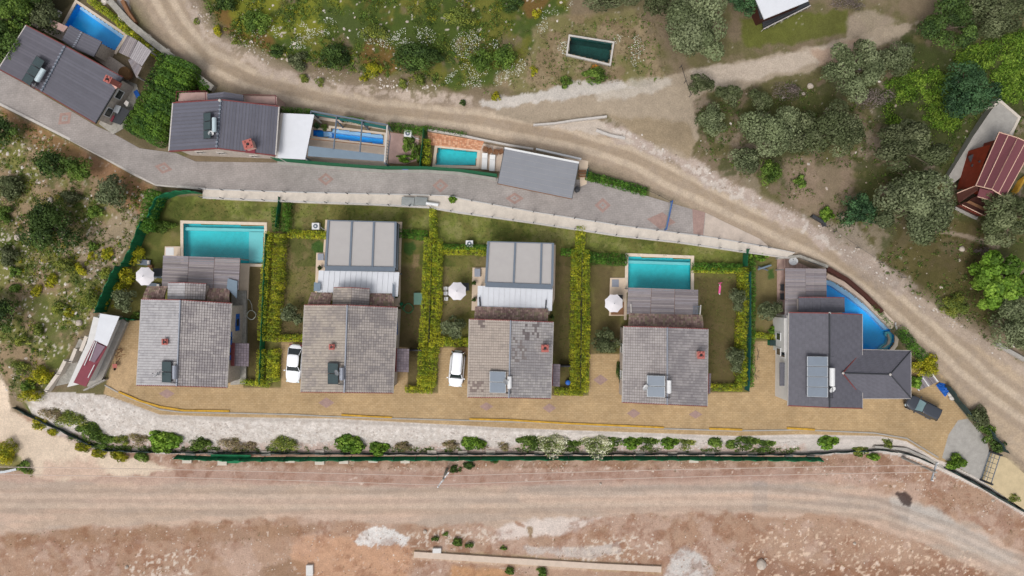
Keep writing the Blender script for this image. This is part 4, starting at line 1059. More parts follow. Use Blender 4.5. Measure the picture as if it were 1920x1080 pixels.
H_('hedge', [(1081, 470), (1079, 600), (1078, 735)], 'left yellow strip of the third hedge', w=17, seed=19)
H_('hedge', [(1098, 472), (1099, 600), (1096, 730)], 'right yellow strip of the third hedge', w=14, seed=20)
H_('hedge', [(1045, 734), (1092, 736)], 'hedge foot turning left at the bottom of the third hedge', w=12, h=0.9, seed=21)
H_('hedge', [(1056, 472), (1076, 474)], 'short green hedge right of the third pergola', 'hedge_green', w=12, h=0.9, seed=22)
H_('hedge', [(1106, 484), (1172, 487)], 'green hedge left of the fourth pool', 'hedge_green', w=18, h=1.0, seed=23)
H_('hedge', [(1304, 500), (1388, 502)], 'green hedge right of the fourth pool', 'hedge_green', w=13, h=1.0, seed=24)
H_('hedge', [(1302, 506), (1384, 508)], 'yellow lower row of the hedge right of the fourth pool', w=9, h=0.8, seed=25)
H_('hedge', [(1394, 506), (1396, 560), (1390, 640), (1392, 722)], 'yellow strip of the last hedge, left of the teal net', w=18, seed=26)
H_('hedge', [(1411, 490), (1412, 560), (1410, 640), (1409, 724)], 'green strip of the last hedge, right of the teal net', 'hedge_green', w=10, seed=27)
H_('hedge', [(1334, 727), (1388, 727)], 'hedge foot turning left at the bottom of the last hedge', w=12, h=0.9, seed=28)
H_('hedge', [(1418, 628), (1460, 632)], 'low hedge closing the narrow lawn of the dark-roofed house', w=9, h=0.8, seed=29)
H_('conifer_hedge', [(338, 118), (322, 160), (302, 205), (272, 250)], 'tall dense conifer hedge between the two upper dark-roofed houses, outer row', 'conifer', w=46, h=3.0, seed=30, dens=2.6, lumps=0.9)
H_('conifer_hedge', [(312, 112), (290, 160), (268, 205), (247, 240)], 'conifer hedge row nearest the terrace of the top-left house', 'conifer', w=30, h=2.0, seed=31, dens=2.0, lumps=0.9)
H_('hedge', [(345, 125), (372, 150), (385, 166)], 'bright low hedge behind the stone wall at the dirt road', 'hedge_green', w=16, h=1.0, seed=32)
H_('hedge', [(170, 0), (215, 35), (255, 72), (300, 108)], 'yellow-green flower hedge along the terrace of the top-left pool', 'hedge', w=12, h=0.8, seed=33)
H_('ivy_hedge', [(290, 362), (278, 395), (272, 428)], 'ivy mass covering the upper end of the green net', 'hedge_green', w=26, h=2.0, seed=34, dens=1.6)
H_('hedge', [(530, 205), (582, 209)], 'clipped hedge behind the white canopy at the dirt road', 'hedge_green', w=9, h=1.6, seed=35)
H_('hedge', [(645, 222), (676, 226)], 'short hedge behind the pergola at the dirt road', 'hedge_green', w=9, h=1.4, seed=36)
H_('hedge', [(728, 236), (795, 244)], 'hedge behind the air conditioner at the dirt road', 'hedge_green', w=13, h=1.4, seed=37)
H_('hedge', [(800, 238), (868, 249)], 'thin hedge behind the orange deck at the dirt road', 'hedge_green', w=6, h=1.2, seed=38)
H_('hedge', [(799, 264), (798, 304)], 'yellow hedge between the green dividing fence and the turquoise pool', 'hedge', w=14, h=1.4, seed=39)
H_('hedge', [(1104, 330), (1150, 342), (1208, 358)], 'flowering green border at the end of the paved street', 'hedge_green', w=15, h=0.7, seed=40)
H_('hedge', [(1694, 622), (1712, 648), (1732, 670)], 'green hedge between the curved pool and the dirt road', 'hedge_green', w=17, h=1.2, seed=41)
H_('hedge', [(1640, 575), (1660, 598), (1676, 614)], 'thin dark hedge above the curved pool', 'hedge_green', w=8, h=1.0, seed=42)

# ground cover: tufts, white flowers, stones -- nobody could count them
def scatter(name, n, polys, maker, seed):
    rng = np.random.default_rng(seed); Ps = []
    for poly, share in polys:
        poly_a = np.array(poly, float); x0, y0 = poly_a.min(0); x1, y1 = poly_a.max(0)
        k = int(n * share); got = 0
        while got < k:
            u = rng.uniform(x0, x1, k * 3); v = rng.uniform(y0, y1, k * 3)
            ok = sdist(u, v, poly) < 0
            for hp in (POOLS_HOLES['tank'], POOLS_HOLES['h5']): ok &= sdist(u, v, hp) > 3
            u, v = u[ok][:k - got], v[ok][:k - got]
            Ps.append(np.stack([u, v], 1)); got += len(u)
            if len(u) == 0: break
    UV = np.concatenate(Ps)
    x = (UV[:, 0] - 960) / 16; y = (540 - UV[:, 1]) / 16
    for _ in range(3):
        z = gzv(x, y); k = (CAMH - z) / CAMH / 16; x = (UV[:, 0] - 960) * k; y = (540 - UV[:, 1]) * k
    z = gzv(x, y)
    return maker(name, np.stack([x, y, z], 1), rng)

def tuft_maker(spec, per=9, r=0.26, leaf=0.16, keep=None):
    def f(name, Pn, rng):
        nn = fbm(Pn[:, 0], Pn[:, 1], 2.0, 3, 210)
        if keep is not None: Pn = Pn[nn > keep]
        cols = np.array(SPEC[spec]['cols']); n = len(Pn)
        rr = r * rng.uniform(0.4, 1.5, n)
        c = np.repeat(Pn, per, 0); rk = np.repeat(rr, per)[:, None]
        d = rng.normal(size=(n * per, 3)); d[:, 2] = np.abs(d[:, 2]); d /= np.linalg.norm(d, axis=1)[:, None]
        p = c + d * rk * rng.uniform(0.3, 1, (n * per, 1)) * np.array([1, 1, 0.7])
        N = d + rng.normal(size=d.shape) * 0.4; N /= np.linalg.norm(N, axis=1)[:, None]
        Vq, Fq = quads_from(p, N, leaf, rng)
        cc = np.repeat(cols[rng.integers(0, len(cols), n)] * rng.uniform(0.8, 1.2, (n, 1)), per, 0) * rng.uniform(0.85, 1.15, (n * per, 1))
        return stuff(npmesh(name, Vq, Fq, np.repeat(cc, 4, 0), M['leaf']))
    return f
def stone_maker(cols, smin=0.05, smax=0.16, power=3.0, keep=None, flat=0.6, kseed=220):
    tv = np.array([(1, 0, 0), (0.2, 0.95, 0), (-0.9, 0.4, 0), (-0.5, -0.85, 0), (0.6, -0.8, 0), (0.25, 0.1, 1), (-0.35, -0.1, 0.85)], float)
    tf = np.array([(0, 1, 5), (1, 6, 5), (1, 2, 6), (2, 3, 6), (3, 4, 6), (4, 5, 6), (4, 0, 5)])
    def f(name, Pn, rng):
        if keep is not None: Pn = Pn[fbm(Pn[:, 0], Pn[:, 1], 1.8, 3, kseed) > keep]
        n = len(Pn); s = smin + (smax - smin) * rng.uniform(0, 1, n) ** power
        a = rng.uniform(0, 6.28, n); ca, sa = np.cos(a), np.sin(a)
        v = tv[None] * rng.uniform(0.75, 1.25, (n, 7, 3)) * s[:, None, None] * np.array([1, 0.8, flat])
        x = v[:, :, 0] * ca[:, None] - v[:, :, 1] * sa[:, None]; y = v[:, :, 0] * sa[:, None] + v[:, :, 1] * ca[:, None]
        Vs = (np.stack([x, y, v[:, :, 2] - 0.02], -1) + Pn[:, None]).reshape(-1, 3)
        Fs = (tf[None] + np.arange(n)[:, None, None] * 7).reshape(-1, 3)
        cc = np.array(cols)[rng.integers(0, len(cols), n)] * rng.uniform(0.85, 1.12, (n, 1))
        return stuff(npmesh(name, Vs, Fs, np.repeat(cc, 7, 0), M['stone_pt']))
    return f
pNG = [(370, -20), (1060, -20), (1060, 30), (1000, 70), (930, 150), (860, 165), (700, 140), (560, 120), (450, 85), (400, 40)]
pWW = [(-20, 200), (120, 268), (200, 310), (280, 360), (262, 430), (210, 510), (180, 580), (140, 650), (90, 720), (30, 750), (-20, 700)]
pOR = [(1300, 190), (1560, 135), (1700, 70), (1930, 50), (1930, 690), (1700, 540), (1560, 440), (1420, 350), (1310, 290)]
pSL = [(200, 742), (300, 788), (620, 800), (960, 812), (1380, 828), (1500, 826), (1500, 842), (1000, 845), (330, 842), (190, 832), (100, 795), (75, 765), (140, 742)]
pVR = [(350, 0), (390, 60), (450, 92), (520, 135), (640, 160), (760, 175), (880, 188), (880, 170), (760, 150), (640, 130), (540, 110), (460, 70), (400, 30)]
pV2 = [(1130, 238), (1200, 250), (1280, 290), (1360, 330), (1440, 375), (1520, 400), (1620, 470), (1700, 540), (1940, 700), (1940, 715), (1690, 560), (1600, 500), (1500, 425), (1360, 362), (1240, 295), (1150, 255)]
pLO = [(-20, 990), (160, 985), (420, 978), (700, 985), (980, 1008), (1100, 985), (1200, 965), (1560, 970), (1700, 1010), (1900, 1085), (-20, 1085)]
pEM = [(330, 858), (1500, 860), (1640, 850), (1760, 885), (1900, 960), (1900, 1010), (1700, 920), (1500, 884), (900, 884), (400, 880), (240, 866)]
pHO = [(940, 60), (1240, 20), (1250, 150), (1180, 150), (960, 170), (900, 180), (930, 120)]
scatter('undergrowth', 3000, [(pNG, 0.62), (pWW, 0.38)], tuft_maker('scrub', 10, 0.30, 0.17, 0.42), 1)
scatter('orchard_grass', 3600, [(pOR, 1.0)], tuft_maker('green', 10, 0.3, 0.17, 0.5), 15)
scatter('green_weeds', 3000, [(pNG, 0.52), (pWW, 0.33), (pHO, 0.15)], tuft_maker('green', 9, 0.26, 0.16, 0.46), 2)
scatter('dry_grass', 3200, [(pOR, 0.5), (pWW, 0.25), (pHO, 0.25)], tuft_maker('brownish', 7, 0.2, 0.13, 0.4), 3)
FL = [(500, 62, 30, 14), (560, 78, 34, 16), (700, 68, 30, 18), (735, 80, 26, 14), (640, 88, 22, 14), (890, 85, 46, 30), (900, 142, 56, 26), (860, 150, 26, 14), (1045, 14, 34, 16), (1012, 46, 16, 20), (965, 125, 22, 18),
      (1160, 75, 12, 9), (1057, 92, 12, 12), (1195, 100, 14, 34), (1180, 80, 12, 10), (600, 50, 40, 20), (780, 70, 40, 20)]
el = lambda x, y, a, b: [(x + a * math.cos(t), y + b * math.sin(t)) for t in np.linspace(0, 6.28, 13)[:-1]]
def fl_mk(name, Pn, rng):
    Pn = Pn[fbm(Pn[:, 0], Pn[:, 1], 1.3, 3, 215) > 0.45]
    N = rng.normal(size=Pn.shape) * 0.35 + np.array([0, 0, 1]); N /= np.linalg.norm(N, axis=1)[:, None]
    Vq, Fq = quads_from(Pn + np.array([0, 0, 1]) * rng.uniform(0.08, 0.45, (len(Pn), 1)), N, 0.095, rng, 0.9)
    return stuff(npmesh(name, Vq, Fq, np.repeat(np.array([S(226, 228, 218), S(208, 210, 190)])[rng.integers(0, 2, len(Pn))], 4, 0), M['leaf']))
pVI = [(1658, 156), (1700, 138), (1760, 128), (1790, 118), (1800, 230), (1770, 262), (1740, 268), (1700, 258), (1676, 262), (1664, 225)]
pV2_ = [(1778, 112), (1840, 78), (1925, 58), (1940, 190), (1880, 195), (1866, 175), (1860, 130), (1800, 125)]
scatter('fence_weeds', 1500, [([(340, 838), (1500, 840), (1500, 848), (340, 846)], 0.8), ([(100, 800), (190, 835), (330, 838), (330, 846), (185, 843), (95, 808)], 0.2)], tuft_maker('green', 14, 0.3, 0.14, 0.46), 16)
scatter('grape_vines', 1300, [(pVI, 0.5), (pV2_, 0.5)], tuft_maker('vine', 30, 0.7, 0.24, 0.40), 12)
scatter('tall_scrub', 900, [(pNG, 0.72), (pWW, 0.28)], tuft_maker('green', 34, 0.62, 0.18, 0.5), 13)
scatter('tall_weeds', 700, [(pNG, 0.6), (pWW, 0.4)], tuft_maker('yellow', 26, 0.5, 0.16, 0.56), 14)
scatter('white_flowers', 3800, [(el(*f), f[2] * f[3] / sum(g[2] * g[3] for g in FL)) for f in FL], fl_mk, 4)
wst = [S(188, 178, 168), S(174, 161, 150), S(202, 194, 186), S(158, 143, 130)]
scatter('slope_stones', 5200, [(pSL, 1.0)], stone_maker([S(186, 178, 171), S(176, 166, 158), S(198, 192, 186)], 0.06, 0.24, 2.4, flat=0.3), 5)
scatter('verge_stones', 2600, [(pVR, 0.5), (pV2, 0.5)], stone_maker(wst, 0.03, 0.2, 4.0, 0.45), 6)
scatter('field_stones', 3600, [(pWW, 0.65), (pNG, 0.2), (pOR, 0.15)], stone_maker(wst, 0.03, 0.28, 4.5, 0.48), 7)
scatter('soil_stones', 11000, [(pLO, 0.62), (pEM, 0.38)], stone_maker([S(188, 168, 152), S(170, 144, 128), S(146, 118, 102), S(204, 192, 180)], 0.03, 0.15, 3.5, 0.46, kseed=230), 8)
def dry_mk(name, Pn, rng): return tuft_maker('brownish', 6, 0.16, 0.10, 0.5)(name, Pn, rng)
scatter('roadside_weeds', 900, [(pEM, 0.5), (pLO, 0.5)], dry_mk, 10)
scatter('lawn_grass', 5200, [([(300, 376), (740, 388), (1003, 416), (1390, 478), (1390, 500), (1100, 472), (830, 456), (540, 430), (500, 412), (330, 410)], 0.6),
    ([(540, 450), (600, 450), (592, 560), (560, 640), (528, 630)], 0.12), ([(830, 480), (905, 480), (880, 640), (826, 630)], 0.1), ([(752, 460), (792, 460), (788, 700), (766, 640)], 0.06), ([(1042, 490), (1072, 490), (1068, 700), (1050, 700)], 0.04),
    ([(1305, 515), (1380, 515), (1376, 700), (1330, 700)], 0.08)], tuft_maker('green', 4, 0.13, 0.09), 11)
# single boulders one can point to
for b in ((238, 1063, 5, 'round pale boulder near the bottom edge, left part'), (1126, 907, 3.5, 'single white stone on the grey dirt road'), (1519, 162, 7, 'pale boulder beside the bare thicket in the orchard'), (1803, 467, 7, 'tall pale rock on the grassy slope left of the fig tree'),
          (33, 445, 7, 'pale rock left of the large dark tree'), (1602, 1019, 4, 'white rock in the red soil at the lower right'), (1752, 895, 4, 'white stone below the leaning pole'), (797, 997, 5, 'pinkish boulder beside the white lime pile'),
          (1427, 1057, 13, 'big whitish concrete lump in the red soil'), (149, 605, 8, 'flat pale rock left of the white shed roof'), (95, 375, 7, 'whitish rock below the dark pair of trees'), (1861, 938, 4, 'white stone at the foot of the net below the gate'),
          (1506, 176, 4, 'small white stone under the bare thicket'), (540, 113, 5, 'white slab on the verge below the round dark bush')):
    boulder(*b)
# ------------------------------------------------------------------ building helpers
def Q(*pts): return [P(*p) for p in pts]
def lerp2(q, u, v):
    """u along ridge (0..1), v from eave (0) to ridge (1); q = [eave0, eave1, ridge1, ridge0]"""
    return q[0].lerp(q[1], u).lerp(q[3].lerp(q[2], u), v)
def tiles(parent, q, pu, pv, colf, m='tile', name='roof_tiles', lift=0.06, gap=0.10, upm=None):
    w = max((q[1] - q[0]).length, (q[2] - q[3]).length); d = max((q[3] - q[0]).length, (q[2] - q[1]).length)
    nu, nv = max(2, round(w / pu)), max(2, round(d / pv)); a = MB()
    n = (q[1] - q[0]).cross(q[3] - q[0]); n.normalize()
    if n.z < 0: n = -n
    for j in range(nv):
        for i in range(nu):
            u0, u1 = (i + gap / 2) / nu, (i + 1 - gap / 2) / nu; v0, v1 = (j + 0.03) / nv, (j + 0.93) / nv
            b = [lerp2(q, u0, v0), lerp2(q, u1, v0), lerp2(q, u1, v1), lerp2(q, u0, v1)]
            t = [b[0] + n * lift, b[1] + n * lift, b[2] + n * lift * 0.35, b[3] + n * lift * 0.35]
            c = b[0].lerp(b[2], 0.5)
            a.add(b + t, [(4, 5, 6, 7), (0, 1, 5, 4), (1, 2, 6, 5), (2, 3, 7, 6), (3, 0, 4, 7)], colf(c, i, j))
    return stuff(a.build(name, M[m], parent))
def corr(parent, q, pitch, m, col=(1, 1, 1), name='roof_ribs', h=0.035, w=0.35, across=False):
    """raised ribs running from eave to ridge (or along the ridge)"""
    L = ((q[3] - q[0]) if across else (q[1] - q[0])).length; n = max(2, round(L / pitch)); a = MB(); z = Vector((0, 0, h))
    for i in range(n):
        for s in (0,):
            u0, u1 = (i + 0.5 - w / 2) / n, (i + 0.5 + w / 2) / n
            b = [lerp2(q, 0.004, u0), lerp2(q, 0.996, u0), lerp2(q, 0.996, u1), lerp2(q, 0.004, u1)] if across else [lerp2(q, u0, 0.004), lerp2(q, u1, 0.004), lerp2(q, u1, 0.996), lerp2(q, u0, 0.996)]
            f = 0.9 + 0.2 * random.random()
            a.add(b + [p + z for p in b], [(4, 5, 6, 7), (0, 1, 5, 4), (1, 2, 6, 5), (2, 3, 7, 6), (3, 0, 4, 7)], tuple(np.array(col) * f))
    return stuff(a.build(name, M[m], parent))
def planks(parent, q, pitch, colf, m='greywood', name='roof_boards', th=0.05, gap=0.10, split=1):
    """boards lying along the ridge direction"""
    L = (q[3] - q[0]).length; n = max(2, round(L / pitch)); a = MB()
    for j in range(n):
        for s in range(split):
            v0, v1 = (j + gap / 2) / n, (j + 1 - gap / 2) / n; u0, u1 = (s + 0.002) / split, (s + 0.998) / split
            b = [lerp2(q, u0, v0), lerp2(q, u1, v0), lerp2(q, u1, v1), lerp2(q, u0, v1)]
            a.hexa([p - Vector((0, 0, th)) for p in b], b, colf(j, s))
    return stuff(a.build(name, M[m], parent))
def edge_board(parent, p0, p1, name, m, w=0.12, h=0.22, up=0.03):
    a = MB(); d = (p1 - p0).normalized(); n = Vector((-d.y, d.x, 0)).normalized() * w / 2
    a.hexa([p0 - n - Vector((0, 0, h)), p1 - n - Vector((0, 0, h)), p1 + n - Vector((0, 0, h)), p0 + n - Vector((0, 0, h))],
           [p0 - n + Vector((0, 0, up)), p1 - n + Vector((0, 0, up)), p1 + n + Vector((0, 0, up)), p0 + n + Vector((0, 0, up))])
    return a.build(name, M[m], parent)
def bar(parent, pts, name, m, r=0.04, n=6):
    return MB().tube(pts, r, n).build(name, M[m], parent)
def inset(pts, d):
    c = sum((Vector((p.x, p.y, 0)) for p in pts), Vector()) / len(pts); out = []
    for p in pts:
        v = Vector((p.x, p.y, 0)) - c; out.append(Vector((p.x - math.copysign(d, v.x), p.y - math.copysign(d, v.y), p.z)))
    return out
def inset_poly(pts, d):
    """shift every edge of a polygon inwards by d (negative: outwards)"""
    n = len(pts); A = sum(pts[i].x * pts[(i + 1) % n].y - pts[(i + 1) % n].x * pts[i].y for i in range(n)); s = 1 if A > 0 else -1
    out = []
    for i in range(n):
        p, a, b = pts[i], pts[i - 1], pts[(i + 1) % n]
        e1 = (p - a).xy.normalized(); e2 = (b - p).xy.normalized()
        n1 = Vector((-e1.y, e1.x)) * s; n2 = Vector((-e2.y, e2.x)) * s
        m_ = n1 + n2; k = d / max(0.35, m_.dot(n1)) if m_.length > 1e-6 else d
        q = p.xy + m_ * k; out.append(Vector((q.x, q.y, p.z)))
    return out
def window(parent, c, nrm, w, h, fr='white', pane='glass_dark', shut=None, name='window'):
    """framed window flush on a wall at c facing nrm"""
    nrm = Vector(nrm).normalized(); t = Vector((-nrm.y, nrm.x, 0)); c = Vector(c)
    a = MB()
    for s in (-1, 1): a.obox(c + t * s * (w / 2 - 0.04) + nrm * 0.03, t, nrm, 0.04, 0.05, c.z - h / 2, c.z + h / 2)
    for z in (c.z - h / 2, c.z + h / 2 - 0.08): a.obox(c + nrm * 0.03, t, nrm, w / 2 - 0.082, 0.05, z, z + 0.08)
    f = a.build(name, M[fr], parent)
    MB().obox(c + nrm * 0.02, t, nrm, w / 2 - 0.085, 0.02, c.z - h / 2 + 0.083, c.z + h / 2 - 0.083).build('pane', M[pane], f)
    if shut:
        for s in (-1, 1): MB().obox(c + t * s * (w / 2 + 0.24) + nrm * 0.04, t, nrm, 0.22, 0.03, c.z - h / 2, c.z + h / 2).build('shutter', M[shut], f)
    return f
def door(parent, c, nrm, w=1.0, h=2.1, m='darkwood'):
    nrm = Vector(nrm).normalized(); t = Vector((-nrm.y, nrm.x, 0)); c = Vector(c)
    d = MB().obox(c + nrm * 0.04, t, nrm, w / 2, 0.04, c.z, c.z + h).build('door', M[m], parent)
    MB().obox(c + nrm * 0.1 + t * w * 0.38, t, nrm, 0.05, 0.02, c.z + 1.0, c.z + 1.04).build('handle', M['steel'], d)
    return d
def wallmesh(name, parent, foot, z0, z1, m='stone_wall'):
    return MB().prism([(p.x, p.y) for p in foot], z0, z1).build(name, M[m], parent)
def gable_fill(parent, e0, e1, r0, m, d=0.35):
    """wedge of wall between the eave level and the two slopes: e0,e1 = eave pairs, r = ridge points"""
    a = MB(); (a0, b0), (a1, b1) = e0, e1
    dn = Vector((0, 0, 0.16))
    v = [a0 - dn, b0 - dn, r0[0] - dn * 1.2, a1 - dn, b1 - dn, r0[1] - dn * 1.2]
    a.add(v, [(0, 1, 2), (5, 4, 3), (0, 3, 4, 1), (1, 4, 5, 2), (2, 5, 3, 0)])
    return a.build('gable', M[m], parent)
def chimney(parent, px, py, z0, z1, w=0.75, m='chim', cap='chim', rot=0.0, pot=True):
    c = P(px, py, z1); ax = Vector((math.cos(rot), math.sin(rot), 0)); ay = Vector((-ax.y, ax.x, 0))
    o = MB().obox(c, ax, ay, w / 2, w / 2, z0, z1 - 0.15).build('chimney', M[m], parent)
    MB().obox(c, ax, ay, w / 2 + 0.08, w / 2 + 0.08, z1 - 0.148, z1 - 0.06).build('chimney_cap', M[cap], o)
    if pot:
        a = MB()
        for s, t in ((-1, -1), (1, -1), (1, 1), (-1, 1)): a.obox(c + ax * s * w * 0.32 + ay * t * w * 0.32, ax, ay, 0.07, 0.07, z1 - 0.058, z1 + 0.12)
        a.build('chimney_pier', M[cap], o)
        MB().lathe(c, [(0.16, z1 - c.z - 0.055), (0.13, z1 - c.z + 0.06)], 8).build('flue', M['black'], o)
    return o

def tilecol(light, dark, thr=0.5, seed=0, patch=None, streak=0.0):
    light, dark = np.array(light), np.array(dark)
    rng = np.random.default_rng(seed)
    tbl = rng.uniform(0, 1, (97, 89))
    def f(c, i, j):
        n = float(fbm(np.array(c.x), np.array(c.y * 1.6), 1.5, 4, seed, 0.7))
        r = tbl[i % 97, j % 89]
        k = min(1, max(0, (n - thr) * 4 + (r - 0.5) * 0.9 + 0.5)) * 0.7 + 0.15
        col = dark * (1 - k) + light * k
        if patch is not None:
            for (x, y, a, b, pc, pr) in patch:
                if abs(c.x - x) < a and abs(c.y - y) < b and r < pr: col = np.array(pc)
        return tuple(col * np.array((0.89, 0.86, 0.83)) * (0.94 + 0.12 * tbl[(i * 7) % 97, (j * 3) % 89]))
    return f

def gable_roof(root, NW, RN, NE, SE, RS, SW, ze, zr, mode='tile', colL=None, colR=None, th=0.14, pitch=(0.30, 0.27), fasc='red_fascia'):
    qW = Q((*SW, ze), (*NW, ze), (*RN, zr), (*RS, zr)); qE = Q((*NE, ze), (*SE, ze), (*RS, zr), (*RN, zr))
    for q, cf in ((qW, colL), (qE, colR)):
        s = MB().slab(q, th).build('roof_slope', M['roof_under'] if mode == 'tile' else M['metal_tile'], root)
        if mode == 'tile': tiles(s, q, pitch[0], pitch[1], cf)
        elif mode == 'rib': corr(s, q, pitch[0], 'metal_tile', cf or (1.15, 1.15, 1.15))
        elif mode == 'mtile': tiles(s, q, pitch[0], pitch[1], cf, 'metal_tile', lift=0.035, gap=0.03)
    # ridge cap and gable boards
    r0, r1 = qW[2] + Vector((0, 0, 0.10)), qW[3] + Vector((0, 0, 0.10))
    bar(root, [r0, r1], 'ridge_cap', 'tank_grey' if mode == 'tile' else 'frame_dark', 0.09, 6)
    up = Vector((0, 0, 0.0))
    for a, b in ((qW[1], qW[2]), (qW[0], qW[3]), (qE[0], qE[3]), (qE[1], qE[2])):
        edge_board(root, a + up, b + up, 'barge_board', fasc, 0.10, 0.24, 0.045)
    for a, b in ((qW[0], qW[1]), (qE[0], qE[1])):
        edge_board(root, a + Vector((0, 0, 0.0)), b, 'gutter', 'pale_edge', 0.10, 0.16, 0.02)
    return qW, qE
def gable_walls(root, qW, qE, z0, ze, m='stone_wall', d=0.35):
    foot = inset_poly([qW[1], qE[0], qE[1], qW[0]], d)
    wl_ = wallmesh('wall', root, foot, z0, ze - 0.17, m)
    NWp, NEp, SEp, SWp = foot
    f = lambda a, r, k: Vector((a.x, a.y, ze))
    rN = qW[2].lerp(qW[3], d / (qW[2] - qW[3]).length); rS = qW[3].lerp(qW[2], d / (qW[2] - qW[3]).length)
    gable_fill(root, (f(NWp, 0, 0), f(NEp, 0, 0)), (f(SWp, 0, 0), f(SEp, 0, 0)), (rN, rS), m)
    return foot

def awning(root, q, rows=3, seed=0):
    """bulging roof of shaggy brown shingles: q = [outer0, outer1, inner1, inner0]"""
    a = MB(); rng = random.Random(seed); nu = max(6, int((q[1] - q[0]).length / 0.22)); nv = 7
    cols = [S(150, 126, 116), S(164, 140, 130), S(134, 110, 104), S(146, 132, 112)]
    fz = lambda v: 0.75 * math.sin(min(1, v * 1.05) * math.pi / 2)
    def pt(u, v):
        p = lerp2(q, u, v); p.z += fz(v) + 0.05 * math.sin(u * 37 + seed); return p
    for j in range(nv):
        for i in range(nu):
            u0, u1, v0, v1 = i / nu, (i + 0.93) / nu, (j - 0.15) / nv, (j + 1) / nv
            v0 = max(v0, -0.02); k = Vector((0, 0, 0.05 + 0.05 * rng.random()))
            b = [pt(u0, v0) + k, pt(u1, v0) + k, pt(u1, v1), pt(u0, v1)]
            b2 = [p - Vector((0, 0, 0.09)) for p in b]
            c = cols[rng.randrange(4)] * (0.85 + 0.3 * rng.random())
            a.hexa(b2, b, tuple(c))
    o = a.build('awning_roof', M['thatch'], root)
    f = MB()
    for j in range(4):
        f.slab([pt(0.004, j / 4) - Vector((0, 0, 0.1)), pt(0.996, j / 4) - Vector((0, 0, 0.1)), pt(0.996, (j + 1) / 4) - Vector((0, 0, 0.1)), pt(0.004, (j + 1) / 4) - Vector((0, 0, 0.1))], 0.06)
    f.build('awning_frame', M['roof_under'], o)
    return o

def posts(root, pts, z0, z1, m='greywood', r=0.07, name='post'):
    for p in pts: MB().box(p.x - r, p.y - r, z0, p.x + r, p.y + r, z1, (0.3, 0.28, 0.27)).build(name, M[m], root)

gw = [S(134, 126, 128), S(146, 138, 138), S(122, 115, 118), S(140, 134, 138)]
def gwcol(seed):
    r = random.Random(seed)
    return lambda j, s: tuple(gw[r.randrange(4)] * (0.9 + 0.2 * r.random()))

def timber_pergola(root, q, bays, z0, seed=0, pitch=0.17):
    """grey boarded lean-to roof of several bays with beams and posts"""
    for k in range(bays):
        u0, u1 = k / bays + 0.002, (k + 1) / bays - 0.002
        qq = [lerp2(q, u0, 0), lerp2(q, u1, 0), lerp2(q, u1, 1), lerp2(q, u0, 1)]
        planks(root, qq, pitch, gwcol(seed + k), name='roof_bay')
    for k in range(bays + 1):
        u = min(max(k / bays, 0.01), 0.99)
        edge_board(root, lerp2(q, u, 0.0) - Vector((0, 0, 0.06)), lerp2(q, u, 1) - Vector((0, 0, 0.06)), 'rafter', 'brown', 0.08, 0.14, 0.0)
    posts(root, [lerp2(q, 0.02, 0.04), lerp2(q, 0.5, 0.04), lerp2(q, 0.98, 0.04)], z0, min(p.z for p in q) - 0.1)

def rib_roof(root, q, n, m='white_sheet'):
    """profiled sheet roof: n sheets side by side, each with its raised seam"""
    for i in range(n):
        u0, u1 = i / n, (i + 1) / n - 0.0012
        b = [lerp2(q, u0, 0), lerp2(q, u1, 0), lerp2(q, u1, 1), lerp2(q, u0, 1)]
        a = MB().slab(b, 0.05)
        s0, s1 = u1 - 0.10 / n, u1
        sb = [lerp2(q, s0, 0.002), lerp2(q, s1, 0.002), lerp2(q, s1, 0.998), lerp2(q, s0, 0.998)]
        a.hexa([p + Vector((0, 0, 0.002)) for p in sb], [p + Vector((0, 0, 0.05)) for p in sb])
        a.build('roof_sheet', M[m], root)

def fabric_pergola(root, q, cuts, z0, zt):
    """slate-grey frame carrying light grey fabric panels between beams; cuts: fractions of the beams"""
    ed = [0.0] + cuts + [1.0]
    dn = Vector((0, 0, 0.10))
    for a_, b_ in zip(ed, ed[1:]):
        qq = [lerp2(q, a_ + 0.012, 0.07) - dn, lerp2(q, b_ - 0.012, 0.07) - dn, lerp2(q, b_ - 0.012, 0.985) - dn, lerp2(q, a_ + 0.012, 0.985) - dn]
        MB().slab(qq, 0.04).build('fabric_panel', M['grey_panel'], root)
    for k, u in enumerate(ed):
        u = min(max(u, 0.006), 0.994)
        edge_board(root, lerp2(q, u, 0.055), lerp2(q, u, 1.0), 'beam', 'slate_frame', 0.22 if 0 < k < len(ed) - 1 else 0.26, 0.26, 0.02 if 0 < k < len(ed) - 1 else 0.04)
    edge_board(root, lerp2(q, 0, 0.028), lerp2(q, 1, 0.028), 'front_beam', 'slate_frame', 0.55, 0.3, 0.06)
    edge_board(root, lerp2(q, 0, 0.995), lerp2(q, 1, 0.995), 'back_beam', 'slate_frame', 0.10, 0.26, 0.055)
    posts(root, [lerp2(q, 0.02, 0.02), lerp2(q, 0.98, 0.02), lerp2(q, 0.02, 0.98), lerp2(q, 0.98, 0.98)], z0, zt - 0.25, 'slate_frame', 0.09)

